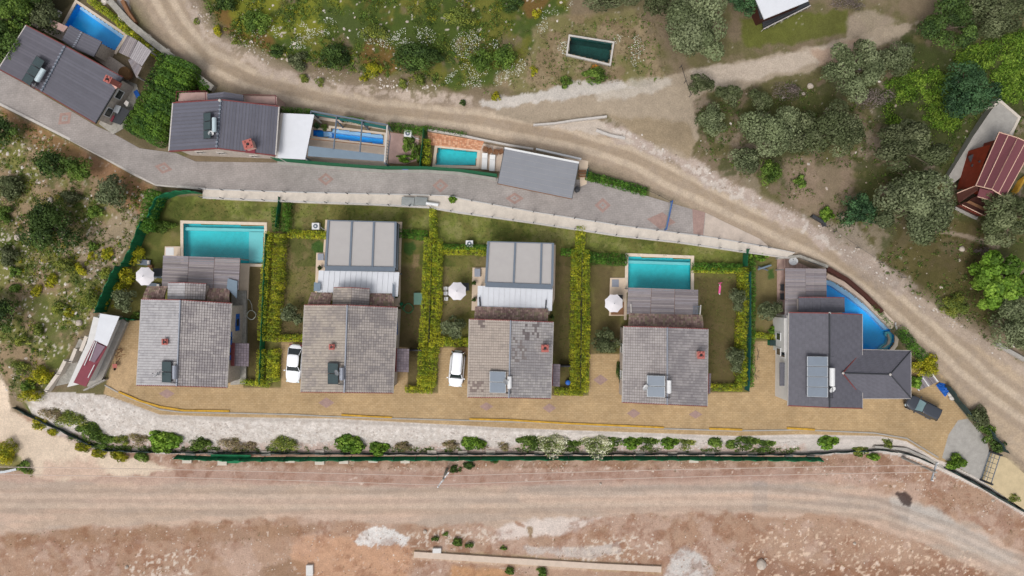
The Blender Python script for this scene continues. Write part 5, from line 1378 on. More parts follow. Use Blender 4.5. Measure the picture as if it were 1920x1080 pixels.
def pool(name, px, z, label, mats, cop=0.0, copm='cop', wz=0.14, depth=0.85, ledges=(), water='water', skip=(), inner_z=None):
    """px: outline of the water in photo coordinates; ledges: (polygon, depth, material)"""
    w = [P(a, b, z) for a, b in px]
    c0 = sum(w, Vector()) / len(w)
    rt = thing(name, (c0.x, c0.y, z), label, 'pool')
    n = len(w)
    a = MB(); lo = [Vector((p.x, p.y, z - depth)) for p in w]; hi = [Vector((p.x, p.y, z + 0.0)) for p in w]
    a.add(lo + hi, [tuple(range(n))] + [(i, (i + 1) % n, n + (i + 1) % n, n + i) for i in range(n)])
    b = a.build('basin', M[mats[0]], rt)
    for poly, dp, mm in ledges:
        MB().prism([(P(x, y, z).x, P(x, y, z).y) for x, y in poly], z - depth + 0.01, z - dp).build('ledge', M[mm], rt)
    ww = inset_poly(w, 0.01)
    bm = bmesh.new(); f = bm.faces.new([bm.verts.new((p.x, p.y, z - wz)) for p in ww]); bm.normal_update()
    if f.normal.z < 0: bmesh.ops.reverse_faces(bm, faces=[f])
    me = bpy.data.meshes.new('water_surface'); off = OFF[rt.name]
    for v in bm.verts: v.co -= off
    bmesh.ops.triangulate(bm, faces=bm.faces[:]); bm.to_mesh(me); bm.free(); me.materials.append(M[water])
    o = bpy.data.objects.new('water_surface', me); COL.objects.link(o); o.parent = rt
    if cop:
        outp = inset_poly(w, -cop)
        for i in range(n):
            if i in skip: continue
            j = (i + 1) % n; h = 0.07
            a = MB(); a.hexa([Vector((*p.xy, z - 0.12)) for p in (w[i], w[j], outp[j], outp[i])], [Vector((*p.xy, z + h)) for p in (w[i], w[j], outp[j], outp[i])])
            a.build('coping', M[copm], rt)
    return rt

def slabthing(name, poly, z, h, m, label, cat, extra=None):
    """paved terrace block built as its own thing"""
    w = [P(a, b, z + h) for a, b in poly]; c = sum(w, Vector()) / len(w)
    o = MB().prism([(p.x, p.y) for p in w], z - 0.3, z + h).build(name, M[m], None, off=(c.x, c.y, z))
    return tag(o, label, cat)

# ------------------------------------------------------------------ walls, kerbs, fences
def wall_line(name, pts, w, h0, h1, m, label=None, cat='wall', kind=None, closed=False):
    """pts: photo coordinates of its top line; h0..h1 relative to the ground at the first point"""
    q = [G(a, b, h1) for a, b in pts]; lo = [p.z - h1 + h0 for p in q]
    left, right = [], []
    for i, p in enumerate(q):
        a, b = q[max(i - 1, 0)], q[min(i + 1, len(q) - 1)]
        d1 = (p - a).xy.normalized() if i > 0 else (b - p).xy.normalized(); d2 = (b - p).xy.normalized() if i < len(q) - 1 else d1
        n = Vector((-(d1 + d2).y, (d1 + d2).x)).normalized() * w / 2 / max(0.5, math.sqrt((1 + d1.dot(d2)) / 2))
        left.append(p.xy + n); right.append(p.xy - n)
    a = MB()
    for i in range(len(q) - 1):
        e = 0.0
        bt = [Vector((*left[i], lo[i])), Vector((*left[i + 1], lo[i + 1])), Vector((*right[i + 1], lo[i + 1])), Vector((*right[i], lo[i]))]
        tp = [Vector((*left[i], q[i].z)), Vector((*left[i + 1], q[i + 1].z)), Vector((*right[i + 1], q[i + 1].z)), Vector((*right[i], q[i].z))]
        a.hexa(bt, tp)
    # weld the shared cross-sections so the run is one clean body
    o = a.build(name, M[m], None, off=(q[0].x, q[0].y, lo[0]))
    bm = bmesh.new(); bm.from_mesh(o.data); bmesh.ops.remove_doubles(bm, verts=bm.verts, dist=0.002)
    seen = {}
    for f in bm.faces: seen.setdefault(frozenset(v.index for v in f.verts), []).append(f)
    bmesh.ops.delete(bm, geom=[f for fs in seen.values() if len(fs) > 1 for f in fs], context='FACES_ONLY')
    bm.to_mesh(o.data); bm.free()
    if kind: o['kind'] = kind
    if label: tag(o, label, cat)
    return o

def fence(name, pts, h, m, label, step=2.4, post='frame_dark', pr=0.035, h0=0.03, th=0.03, rail=None, lean=0.0, top=False, cat='fence', posth=0.1, gaps=(), tilt=0.0):
    """pts: photo coordinates of the foot (or the top when top=True)"""
    q = [(GB(a, b, h) if top else G(a, b)) for a, b in pts]
    rs = resample(q, step)
    rt = thing(name, rs[0], label, cat)
    for i, p in enumerate(rs):
        p.z = gz(p.x, p.y)
        MB().tube([p - Vector((0, 0, 0.2)), p + Vector((0, 0, h + posth))], pr, 6).build('post', M[post], rt)
    for i in range(len(rs) - 1):
        if i in gaps: continue
        a, b = rs[i], rs[i + 1]; d = (b - a).normalized(); n = Vector((-d.y, d.x, 0)).normalized() * th / 2; tl = n.normalized() * tilt
        s = MB(); N = 4
        for k in range(N):
            pa, pb = a.lerp(b, k / N), a.lerp(b, (k + 1) / N)
            sa, sb = (0.10 * math.sin(k * 1.9 + i), 0.10 * math.sin((k + 1) * 1.9 + i)) if m in ('green_net', 'dark_net') else (0, 0)
            na, nb = n.normalized() * sa, n.normalized() * sb
            up = Vector((0, 0, h)) + tl; lo_ = Vector((0, 0, h0))
            s.hexa([pa - n + lo_, pb - n + lo_, pb + n + lo_, pa + n + lo_], [pa - n + up + na * lean, pb - n + up + nb * lean, pb + n + up + na * lean, pa + n + up + na * lean])
        s.build('net_panel' if 'net' in m else 'panel', M[m], rt)
    if rail:
        for z in rail:
            bar(rt, [p + Vector((0, 0, z)) for p in rs], 'rail', post, 0.02, 4)
    return rt

def wirefence(name, pts, h, label, step=2.35):
    q = [G(a, b, h) for a, b in pts]; rs = resample([p - Vector((0, 0, h)) for p in q], step)
    rt = thing(name, rs[0], label, 'fence')
    for p in rs:
        MB().box(p.x - 0.035, p.y - 0.035, p.z, p.x + 0.035, p.y + 0.035, p.z + h).build('post', M['frame_dark'], rt)
        MB().box(p.x - 0.09, p.y - 0.09, p.z, p.x + 0.09, p.y + 0.09, p.z + 0.05).build('post_foot', M['frame_dark'], rt)
    for z in (0.35, 0.62, 0.88):
        bar(rt, [p + Vector((0, 0, z * h)) for p in rs], 'wire', 'steel', 0.008, 3)
    return rt

# pale walk on top of the retaining wall between the street and the gardens
_wn = [(380, 355), (440, 357), (560, 361), (700, 364), (840, 367), (870, 374), (1003, 398), (1163, 423), (1340, 446), (1440, 464), (1490, 474)]
_ws = [(380, 371), (440, 374), (560, 379), (700, 384), (800, 389), (860, 399), (1003, 419), (1163, 443), (1273, 455), (1390, 472), (1480, 484)]
wt = [P(a, b, 1.05) for a, b in _wn]; wb = [P(a, b, 1.05) for a, b in _ws]
poly = [(p.x, p.y) for p in wt] + [(p.x, p.y) for p in reversed(wb)]
_c = sum(wt, Vector()) / len(wt)
rt = thing('retaining_wall', (_c.x, _c.y, 0), 'long pale concrete retaining wall with a wide walk on top between street and gardens', 'wall')
MB().prism(poly, -0.2, 1.05).build('wall_walk', M['pale_concrete'], rt)
for (L, mm, w, off) in ((wt, 'pale_edge', 0.12, 0.0), (wb, 'pale_edge', 0.14, 0.0)):
    a = MB()
    for p, q in zip(L, L[1:]):
        d = (q - p).normalized(); n = Vector((-d.y, d.x, 0)) * w / 2
        a.hexa([p - n, q - n, q + n, p + n], [p - n + Vector((0, 0, 0.08)), q - n + Vector((0, 0, 0.08)), q + n + Vector((0, 0, 0.08)), p + n + Vector((0, 0, 0.08))])
    a.build('kerb', M[mm], rt)
def wfence(L, label):
    rs = resample([p + Vector((0, 0, 0.08)) for p in L], 2.4); rt = thing('post_and_wire_fence', rs[0], label, 'fence')
    for p in rs:
        MB().box(p.x - 0.04, p.y - 0.04, p.z - 0.02, p.x + 0.04, p.y + 0.04, p.z + 0.95).build('post', M['frame_dark'], rt)
    for z in (0.3, 0.6, 0.9): bar(rt, [p + Vector((0, 0, z)) for p in rs], 'wire', 'steel', 0.007, 3)
wfence([p + Vector((0, -0.03, 0)) for p in wt[:-1]], 'thin post-and-wire fence along the street side of the pale wall walk')
wfence([p + Vector((0, 0.03, 0)) for p in wb[:-1]], 'thin post-and-wire fence along the garden side of the pale wall walk')
wall_line('street_kerb', [(-10, 190), (60, 225), (140, 266), (205, 301), (250, 326), (292, 346), (384, 354)], 0.28, -0.6, 0.22, 'pale_edge', 'pale kerb wall between the upper street and the rocky field', 'kerb')
wall_line('slope_kerb', [(196, 722), (236, 744), (300, 768), (340, 773), (450, 775), (540, 777), (620, 781), (745, 785), (860, 788), (1000, 792), (1120, 799), (1250, 804), (1380, 808), (1500, 806), (1640, 812), (1700, 822), (1760, 858)], 0.14, -0.3, 0.1, 'concrete', 'low kerb along the whole lower edge of the courtyard', 'kerb')
def yellow_strip(pts, w, label):
    o = wall_line('painted_kerb', pts, w, -0.25, 0.15, 'yellow', label, 'kerb'); return o
yellow_strip([(222, 735), (262, 752), (300, 763), (345, 770), (430, 771)], 0.22, 'worn yellow-painted kerb below the first house')
yellow_strip([(640, 778), (690, 781), (735, 783)], 0.2, 'short yellow-painted kerb below the second house')
yellow_strip([(880, 786), (960, 788), (1060, 794), (1200, 800), (1245, 802)], 0.22, 'longest yellow-painted kerb, below the third and fourth houses')
yellow_strip([(1330, 804), (1392, 806)], 0.24, 'faded yellow kerb below the last hedge'); yellow_strip([(1476, 803), (1528, 806)], 0.24, 'faded yellow kerb below the dark-roofed house')

fence('black_net_fence', [(30, 763), (62, 780), (100, 797), (150, 822), (192, 842), (240, 845), (330, 847), (700, 850), (1000, 850), (1500, 851), (1600, 845), (1650, 842), (1700, 850), (1760, 874)], 0.6, 'dark_net',
      'long low black net fence along the foot of the rubble slope', 3.0, lean=0.7, h0=0.0, th=0.05)
fence('black_net_fence', [(1764, 875), (1800, 893), (1850, 920), (1890, 945), (1935, 968)], 1.7, 'dark_net', 'taller dark net fence beside the gate drive at the right', 2.8, h0=0.0, lean=0.7, th=0.06)
fence('black_net_fence', [(1768, 722), (1800, 765), (1822, 790)], 1.3, 'dark_net', 'black net fence on the road side behind the parked black car', 2.6, h0=0.0, lean=0.7, th=0.06)
fence('black_net_fence', [(1842, 800), (1866, 828), (1878, 845)], 1.2, 'dark_net', 'black net fence at the road next to the gate post', 2.2, h0=0.0, lean=0.7, th=0.06)
fence('green_net_fence', [(335, 852), (440, 856), (700, 855), (1000, 854), (1300, 854), (1535, 856)], 1.4, 'green_net', 'long green net fence on white footings above the lower dirt road', 2.6, h0=0.3, lean=0.7, th=0.05, tilt=-0.22)
rt = thing('loose_green_net', G(380, 862), 'sagging piece of green net hanging out over the lower road verge', 'net')
q = [G(395, 852, 0.9), G(470, 853, 0.9), G(470, 860, 0.3), G(445, 869, 0.1), G(420, 868, 0.08), G(395, 862, 0.3)]
a = MB(); a.add(q + [p - Vector((0, 0, 0.03)) for p in q], [tuple(range(6)), tuple(range(11, 5, -1))] + [(i, (i + 1) % 6, 6 + (i + 1) % 6, 6 + i) for i in range(6)]); a.build('net_sheet', M['green_net'], rt)
k = 0
FOOT = [(358, 850), (400, 848), (352, 863), (418, 867), (545, 862), (600, 866), (645, 864), (700, 862), (760, 863), (810, 848), (868, 849), (920, 848), (600, 848), (500, 849), (1010, 849), (1065, 850), (1120, 851), (1200, 850), (1260, 851), (1330, 850), (1300, 862), (1410, 852), (1478, 855), (1519, 858)]
for x, y in FOOT:
    p = G(x, y); w = 0.55 if x < 1450 else 0.45
    o = MB().box(p.x - w, p.y - 0.3, p.z - 0.3, p.x + w, p.y + 0.28, p.z + 0.24).build('footing', M['pale_concrete'], None, off=p)
    tag(o, 'flat white concrete footing under the long green net fence', 'footing', 'concrete footings of the green fence')
wall_line('field_wall', [(1640, 838), (1700, 842), (1740, 860), (1775, 880)], 0.25, -0.4, 0.5, 'concrete', 'short concrete wall under the net at the right end of the slope')

# west side nets
fence('green_net_fence', [(384, 364), (350, 362), (318, 369), (304, 385), (297, 412)], 2.4, 'green_net', 'curved green net fence wrapping the corner above the first pool', 1.6, lean=0.8)
fence('green_net_fence', [(282, 418), (262, 470), (245, 500)], 2.2, 'green_net', 'upper straight green net fence left of the first garden', 1.7, lean=0.8)
fence('green_net_fence', [(238, 500), (218, 540), (200, 585)], 2.4, 'green_net', 'lower straight green net fence left of the white parasol', 1.7, lean=0.8)
fence('green_net_fence', [(196, 590), (262, 600)], 1.2, 'green_net', 'short green net across the garden end above the courtyard', 1.5, lean=0.8)
fence('teal_screen_fence', [(0, 6), (22, 28), (44, 56)], 1.8, 'teal_screen', 'teal net screen in the top left corner by the house', 1.6)
fence('green_screen', [(524, 428), (530, 372)], 1.5, 'green_panel', 'slanted green screen between the first and second gardens', 1.4, h0=0.3)
fence('green_net_fence', [(506, 440), (497, 640), (494, 718)], 1.5, 'green_net', 'thin green net between the two strips of the first hedge', 2.6, lean=0.3)
fence('green_screen', [(1392, 500), (1396, 468)], 1.7, 'green_panel', 'bright green screen at the head of the last hedge', 1.4)
fence('teal_screen_fence', [(1399, 510), (1399, 640), (1396, 730)], 1.6, 'teal_screen', 'teal net fence running down the middle of the last hedge', 2.5)
fence('dark_wire_fence', [(812, 448), (806, 640)], 1.2, 'frame_dark', 'thin dark fence hidden between the strips of the second hedge', 2.4, th=0.02)
fence('dark_wire_fence', [(1090, 475), (1087, 725)], 1.2, 'frame_dark', 'thin dark fence hidden between the strips of the third hedge', 2.4, th=0.02)
fence('green_screen', [(520, 302), (620, 311), (720, 318), (798, 318), (860, 322), (932, 332)], 2.1, 'green_panel', 'long dark green screen fence along the upper paved street', 2.2, post='green_panel', h0=0.0)
fence('green_screen', [(791, 318), (798, 248)], 2.0, 'green_panel', 'green dividing screen between the two upper pools', 2.2, post='green_panel')
wall_line('street_plinth', [(520, 305), (620, 314), (720, 321), (798, 321), (860, 325), (930, 336)], 0.35, -0.3, 0.25, 'concrete', 'low concrete plinth under the long green screen fence')
# stone and concrete walls by the roads
wall_line('roadside_wall', [(204, 0), (245, 45), (290, 82), (330, 112), (365, 140), (398, 165)], 0.7, -0.5, 0.8, 'rough_concrete', 'rough stone wall between the top-left garden and the dirt road')
for i, (x, y, l) in enumerate(((196, 4, 'first, at the top edge'), (230, 34, 'second from the top edge'), (258, 58, 'third, level with the pool end'), (278, 72, 'fourth, beside the water tank barrels'), (314, 98, 'fifth, next to the conifer hedge'), (360, 130, 'sixth, in the garden corner'), (385, 156, 'lowest, at the wall end'))):
    boulder(x, y, 10 if i % 2 else 8, 'white boulder on the roadside stone wall, ' + l, S(222, 212, 202))
wall_line('brown_wall', [(228, 0), (240, 24), (252, 42)], 0.4, -0.3, 0.6, 'brown', 'short brown timber wall beside the dirt road at the top')
wall_line('low_white_wall', [(1000, 234), (1040, 231), (1078, 225), (1138, 218)], 0.22, -0.3, 0.45, 'pale_edge', 'low white wall at the fork of the dirt road')
wall_line('low_white_wall', [(1118, 244), (1145, 254), (1172, 259)], 0.3, -0.3, 0.3, 'pale_edge', 'short white kerb wall just below the road fork')
wall_line('dark_road_wall', [(1552, 503), (1590, 525), (1625, 555), (1655, 585)], 0.45, -1.2, 0.5, 'darkwood', 'dark brown retaining wall between the dirt road and the curved pool')
wall_line('pool_back_wall', [(1552, 514), (1585, 530), (1620, 556), (1652, 588), (1676, 612)], 0.9, -0.4, 0.15, 'beige', 'pale stepped terrace wall behind the curved pool', 'terrace')
wall_line('short_dark_wall', [(1524, 404), (1546, 417), (1548, 424)], 0.25, -0.3, 0.6, 'frame_dark', 'short dark wall on the upper road bank')
wall_line('roadside_wall', [(1870, 644), (1890, 656), (1925, 676)], 0.4, -0.3, 0.5, 'concrete', 'low concrete wall under the olive at the right edge of the road')
wall_line('terrace_wall', [(1458, 484), (1500, 480), (1553, 500)], 0.3, -0.2, 0.6, 'rough_concrete', 'grey wall closing the deck of the dark-roofed house at the road')
wall_line('stone_track_wall', [(776, 1040), (960, 1052), (1120, 1062), (1240, 1068)], 0.7, -0.2, 0.25, 'beige', 'long low stone wall in the red soil at the bottom')
wall_line('guard_rail', [(-20, 887), (8, 885), (30, 880)], 0.28, 0.3, 0.6, 'steel', 'steel guard rail cut by the left edge beside the lower road', 'guard rail')
wall_line('house_gap_wall', [(765, 657), (790, 657)], 0.15, 0, 1.3, 'black', 'thin dark wall right of the second house, closing the side yard')
wall_line('house_gap_wall', [(1050, 687), (1070, 687)], 0.15, 0, 1.3, 'black', 'thin dark wall right of the third house, closing the side yard')
wall_line('garden_wall', [(1168, 655), (1167, 740)], 0.5, 0, 0.6, 'rough_concrete', 'low dark planted wall along the left side of the fourth house')
# ------------------------------------------------------------------ the tiled houses of the lower row
G1L, G1D = S(182, 181, 184), S(150, 149, 154)
def lower_house(label, pts, colL, colR, chim, porch, ze=4.6, zr=6.0, shut=None):
    NW, RN, NE, SE, RS, SW = pts
    c = P((NW[0] + SE[0]) / 2, (NW[1] + SE[1]) / 2, ze)
    rt = thing('tiled_house', (c.x, c.y, 0), label, 'house')
    qW, qE = gable_roof(rt, NW, RN, NE, SE, RS, SW, ze, zr, 'tile', colL, colR)
    foot = gable_walls(rt, qW, qE, 0.0, ze)
    nw, ne, se, sw = foot
    # fronts: south windows and door, side windows
    for t in (0.2, 0.8): window(rt, sw.lerp(se, t).xy.to_3d() + Vector((0, 0, 1.6)), (0, -1, 0), 1.2, 1.2, 'white', 'glass_dark', shut)
    door(rt, sw.lerp(se, 0.5).xy.to_3d() + Vector((0, -0.0, 0.03)), (0, -1, 0))
    for t in (0.3, 0.7): window(rt, nw.lerp(sw, t).xy.to_3d() + Vector((0, 0, 1.7)), (-1, 0, 0), 1.1, 1.2, 'white', 'glass_dark', shut)
    if chim: chimney(rt, chim[0], chim[1], zr - 1.4, chim[2], chim[3], *chim[4])
    if porch:
        q = Q((porch[1][0], porch[1][1], 2.6), (porch[2][0], porch[2][1], 2.6), (porch[3][0], porch[3][1], 3.3), (porch[0][0], porch[0][1], 3.3))
        s = MB().slab(q, 0.12).build('porch_roof', M['roof_under'], rt)
        tiles(s, q, 0.28, 0.3, tilecol(S(142, 132, 140), S(116, 108, 118), 0.5, 9))
        edge_board(s, q[2], q[3], 'flashing', 'red_fascia', 0.4, 0.1, 0.06)
    return rt, foot, qW, qE
def dormer(rt, pts, ze, zr, colL, colR, mode='tile', z0=0.0):
    NW, RN, NE, SE, RS, SW = pts
    d = MB()
    qW = Q((*SW, ze), (*NW, ze), (*RN, zr), (*RS, zr)); qE = Q((*NE, ze), (*SE, ze), (*RS, zr), (*RN, zr))
    d.slab(qW, 0.12); d.slab(qE, 0.12)
    s = d.build('dormer_roof', M['roof_under'] if mode == 'tile' else M['metal_tile'], rt)
    for q, cf in ((qW, colL), (qE, colR)):
        if mode == 'rib': corr(s, q, 0.3, 'metal_tile', (1.15, 1.15, 1.15))
        else: tiles(s, q, 0.30, 0.27, cf, 'tile' if mode == 'tile' else 'metal_tile')
    ft = inset_poly([qW[1], qE[0], qE[1], qW[0]], 0.2)
    wallmesh('dormer_wall', rt, ft, z0 + 2.9, ze - 0.15, 'stone_wall')
    for a, b in ((qW[1], qW[2]), (qE[0], qE[3])): edge_board(s, a, b, 'barge_board', 'red_fascia', 0.09, 0.2, 0.045)

# house 1
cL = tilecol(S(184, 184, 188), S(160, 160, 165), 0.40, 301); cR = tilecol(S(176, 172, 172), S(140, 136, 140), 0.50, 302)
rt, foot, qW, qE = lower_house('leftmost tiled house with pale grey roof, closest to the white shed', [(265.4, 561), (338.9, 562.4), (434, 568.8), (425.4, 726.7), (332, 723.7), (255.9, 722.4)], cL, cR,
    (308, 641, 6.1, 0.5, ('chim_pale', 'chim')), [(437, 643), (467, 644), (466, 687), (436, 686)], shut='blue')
nw, ne, se, sw = foot
window(rt, ne.lerp(se, 0.22).xy.to_3d() + Vector((0.0, 0, 1.9)), (1, 0, 0), 1.0, 1.0, 'blue', 'glass_dark', 'blue')
window(rt, ne.lerp(se, 0.42).xy.to_3d() + Vector((0.0, 0, 3.6)), (1, 0, 0), 0.5, 0.8, 'blue', 'glass_dark', 'blue')
window(rt, ne.lerp(se, 0.62).xy.to_3d() + Vector((0.0, 0, 3.6)), (1, 0, 0), 0.5, 0.8, 'blue', 'glass_dark', 'blue')
dormer(rt, [(315.5, 530), (347.6, 530), (386.5, 532), (384.6, 562), (346.7, 561), (314.6, 561)], 4.2, 4.9, cL, cR)
awning(rt, Q((277, 537, 3.0), (315, 537, 3.0), (314.5, 561, 3.0), (275, 561, 3.0)), seed=1)
awning(rt, Q((387, 540, 3.0), (432, 542, 3.0), (436, 567, 3.0), (386, 563, 3.0)), seed=2)
def perg(label, q, bays, seed):
    c = sum(q, Vector()) / 4; t = thing('timber_pergola', (c.x, c.y, 0), label, 'pergola'); timber_pergola(t, q, bays, 0.0, seed); return t
t = perg('grey boarded pergola roof in three bays overlapping the first pool', Q((305.5, 479, 2.7), (450.7, 483.6, 2.7), (447.5, 544, 3.0), (303, 536, 3.0)), 3, 11)
MB().slab(Q((427, 522, 3.1), (445, 527, 3.1), (444, 560, 3.15), (425, 540, 3.15)), 0.04).build('roof_sheet', M['blue_grey'], t)
sw_ = slabthing('terrace', [(450, 494), (468, 495), (465, 560), (448, 560)], 0, 0.12, 'cream', 'cream terrace strip right of the first timber pergola', 'terrace')
slabthing('terrace', [(309, 462), (338, 462), (338, 484), (308, 484)], 0, 0.12, 'cream', 'small cream terrace left of the first pool', 'terrace')
slabthing('side_yard_base', [(434, 545), (462, 545), (461, 720), (432, 722)], 0, 0.35, 'rough_concrete', 'grey stone plinth along the right wall of the first house', 'plinth')
pool('swimming_pool', [(344, 419), (495.5, 422.5), (494.5, 495), (344.5, 491)], 0.0, 'turquoise pool with a pale shelf at its right end, beside the first house', ('pool_turq',), cop=0.34,
     ledges=[([(344.2, 425.5), (495, 429), (495, 434), (344.2, 431.5)], 0.35, 'pool_turq_l'), ([(465, 434.5), (494.8, 435), (494.3, 494.7), (464.5, 493.8)], 0.30, 'pool_turq_l')], skip=())

# house 2
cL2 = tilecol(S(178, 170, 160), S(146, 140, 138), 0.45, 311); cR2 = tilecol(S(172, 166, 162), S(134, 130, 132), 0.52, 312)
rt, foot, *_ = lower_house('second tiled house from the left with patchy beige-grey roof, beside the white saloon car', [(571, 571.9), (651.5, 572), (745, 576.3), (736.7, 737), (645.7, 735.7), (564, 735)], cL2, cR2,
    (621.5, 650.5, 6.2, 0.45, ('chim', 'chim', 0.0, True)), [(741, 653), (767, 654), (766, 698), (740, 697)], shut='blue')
nw, ne, se, sw = foot
window(rt, ne.lerp(se, 0.22).xy.to_3d() + Vector((0.0, 0, 2.6)), (1, 0, 0), 0.9, 1.0, 'blue', 'glass_dark', 'blue')
dormer(rt, [(625.6, 539), (659.8, 539), (693, 541.7), (692, 575), (658, 572), (623.7, 572)], 4.2, 4.9, cL2, cR2)
awning(rt, Q((584, 548.5, 3.1), (624, 549, 3.1), (623, 571, 3.1), (581, 571, 3.1)), seed=3)
awning(rt, Q((694, 550, 3.1), (738, 551, 3.1), (743, 575, 3.1), (692, 573, 3.1)), seed=4)
c = P(675, 530, 3); t = thing('sheet_canopy', (c.x, c.y, 0), 'white profiled sheet canopy between the second house and its grey pergola', 'canopy')
rib_roof(t, Q((597.8, 507, 2.9), (749, 510.5, 2.9), (746, 556, 3.1), (594, 550, 3.1)), 15); posts(t, [P(602, 510, 2.8), P(745, 513, 2.8)], 0, 2.8, 'slate_frame')
MB().slab(Q((736, 530, 3.4), (739.5, 535, 3.4), (740, 560, 3.4), (735, 560, 3.4)), 0.04).build('side_panel', M['slate_frame'], t)
MB().slab(Q((589, 529, 3.4), (600.5, 531, 3.4), (600.5, 546, 3.4), (588, 546, 3.4)), 0.04).build('side_panel', M['blue_grey'], t)
c = P(676, 460, 3); t = thing('fabric_pergola', (c.x, c.y, 0), 'pergola with three wide light grey fabric panels behind the second house', 'pergola')
fabric_pergola(t, Q((609.3, 505.7, 3.0), (740.5, 507.5, 3.0), (742.5, 416, 3.3), (615, 412.7, 3.3)), [0.352, 0.675], 0, 3.0)
MB().slab(Q((741.5, 506, 2.9), (746.5, 506, 2.9), (748.5, 420, 2.9), (743.5, 417, 2.9)), 0.3).build('side_glazing', M['glass_dark'], t)
slabthing('terrace', [(593, 474), (752, 474), (750, 575), (590, 560)], 0, 0.12, 'cream', 'cream terrace showing round the white canopy of the second house', 'terrace')
slabthing('terrace', [(610, 412), (754, 416), (752, 473.5), (606, 473.5)], 0, 0.115, 'cream', 'cream pool surround under the first fabric pergola', 'terrace')

# house 3
px_ = [(S(110, 104, 108), 0.8)]
p1 = P(975, 655, 5); p2 = P(985, 622, 5); p3 = P(1004, 617, 5); p4 = P(903, 603, 5); p5 = P(893, 727, 5)
pat = [(p1.x, p1.y, 0.75, 1.3, S(130, 124, 124), 0.35), (p2.x, p2.y, 0.35, 1.2, S(116, 110, 112), 0.45), (p3.x, p3.y, 0.35, 1.1, S(120, 114, 116), 0.4), (p4.x, p4.y, 0.35, 0.7, S(124, 114, 112), 0.7), (p5.x, p5.y, 0.9, 0.6, S(136, 124, 120), 0.5)]
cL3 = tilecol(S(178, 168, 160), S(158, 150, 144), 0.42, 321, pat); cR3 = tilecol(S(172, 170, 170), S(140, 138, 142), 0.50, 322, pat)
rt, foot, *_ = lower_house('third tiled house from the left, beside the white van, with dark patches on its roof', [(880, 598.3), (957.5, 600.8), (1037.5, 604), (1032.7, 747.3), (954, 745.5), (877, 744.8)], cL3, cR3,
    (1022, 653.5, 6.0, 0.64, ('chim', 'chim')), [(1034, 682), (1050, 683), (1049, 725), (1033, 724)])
awning(rt, Q((891, 575, 3.2), (1027.5, 579, 3.2), (1027, 604, 3.2), (889.7, 598, 3.2)), seed=5)
c = P(965, 560, 3); t = thing('sheet_canopy', (c.x, c.y, 0), 'white profiled sheet canopy between the third house and its grey pergola', 'canopy')
rib_roof(t, Q((895.8, 535.8, 2.9), (1036.7, 540, 2.9), (1035, 583, 3.1), (895, 575, 3.1)), 14); posts(t, [P(899, 538, 2.8), P(1033, 542, 2.8)], 0, 2.8, 'slate_frame')
bar(t, Q((899, 557, 3.25), (900.5, 574, 3.3)), 'guard_bar', 'frame_dark', 0.09); bar(t, Q((1024, 562, 3.25), (1023, 579, 3.3)), 'guard_bar', 'frame_dark', 0.07)
c = P(974, 497, 3); t = thing('fabric_pergola', (c.x, c.y, 0), 'pergola with two wide and one narrow grey fabric panel behind the third house', 'pergola')
fabric_pergola(t, Q((910, 535.8, 3.0), (1035.8, 540.5, 3.0), (1037.5, 455.8, 3.3), (915, 452.5, 3.3)), [0.418, 0.82], 0, 3.0)
slabthing('terrace', [(886, 501.7), (912, 501.7), (912, 545), (898, 545), (897, 582), (884, 582)], 0, 0.12, 'cream', 'cream terrace strip left of the third house canopy', 'terrace')
slabthing('terrace', [(912.5, 455), (1042, 459), (1040, 560), (1030, 590), (898, 582), (898.5, 546), (912.5, 546)], 0, 0.115, 'cream', 'cream pool surround under the second fabric pergola', 'terrace')

# house 4
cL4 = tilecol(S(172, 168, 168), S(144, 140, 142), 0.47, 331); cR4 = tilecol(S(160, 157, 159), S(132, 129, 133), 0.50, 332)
rt, foot, *_ = lower_house('fourth tiled house, with the darkest tiled roof and an uncovered pool behind it', [(1169.6, 612), (1250.8, 614), (1327.5, 617), (1326, 761.7), (1250.7, 758.3), (1166.7, 754.3)], cL4, cR4,
    (1315, 666, 6.0, 0.64, ('chim_pale', 'chim')), [(1326, 700), (1332.5, 700), (1331, 738), (1325, 738)])
awning(rt, Q((1179, 588, 3.0), (1317, 591, 3.0), (1315.4, 617, 3.0), (1175, 614, 3.0)), seed=6)
t = perg('grey boarded pergola roof overlapping the pool of the fourth house', Q((1177.5, 539, 2.7), (1309.6, 543.3, 2.7), (1309, 592, 3.0), (1175, 589, 3.0)), 3, 21)
bar(t, Q((1183, 570, 3.2), (1183.5, 586, 3.3)), 'guard_bar', 'pale_edge', 0.07); bar(t, Q((1314, 572, 3.2), (1312.5, 590, 3.3)), 'guard_bar', 'pale_edge', 0.07)
g = MB()
for i in range(5): g.tube(Q((1300 + i * 2.6, 574, 3.25), (1300 + i * 2.6, 588, 3.25)), 0.03, 4)
for y in (574, 588): g.tube(Q((1299, y, 3.25), (1313, y, 3.25)), 0.03, 4)
g.build('rail_grid', M['slate_frame'], t)
slabthing('terrace', [(1144, 521), (1172, 521), (1175, 548), (1175, 600), (1170, 600), (1170, 592), (1142, 592)], 0, 0.12, 'cream', 'cream terrace under the parasol left of the fourth house', 'terrace')
MBt = tag(MB().box(P(1146, 566, 0.3).x, P(1146, 590, 0).y, 0.12, P(1170, 566, 0.3).x, P(1146, 566, 0).y, 0.2).build('wooden_deck', M['brown'], None, off=P(1158, 578, 0.12)), 'brown deck patch under the white parasol of the fourth house', 'deck')
pool('swimming_pool', [(1178, 480.5), (1295.5, 485), (1295, 547), (1177, 547)], 0.0, 'turquoise pool with a pale top ledge behind the fourth house', ('pool_turq',), cop=0.36,
     ledges=[([(1178, 488), (1295.3, 492), (1295.3, 497), (1178, 493.5)], 0.35, 'pool_turq_l')], skip=(2,))
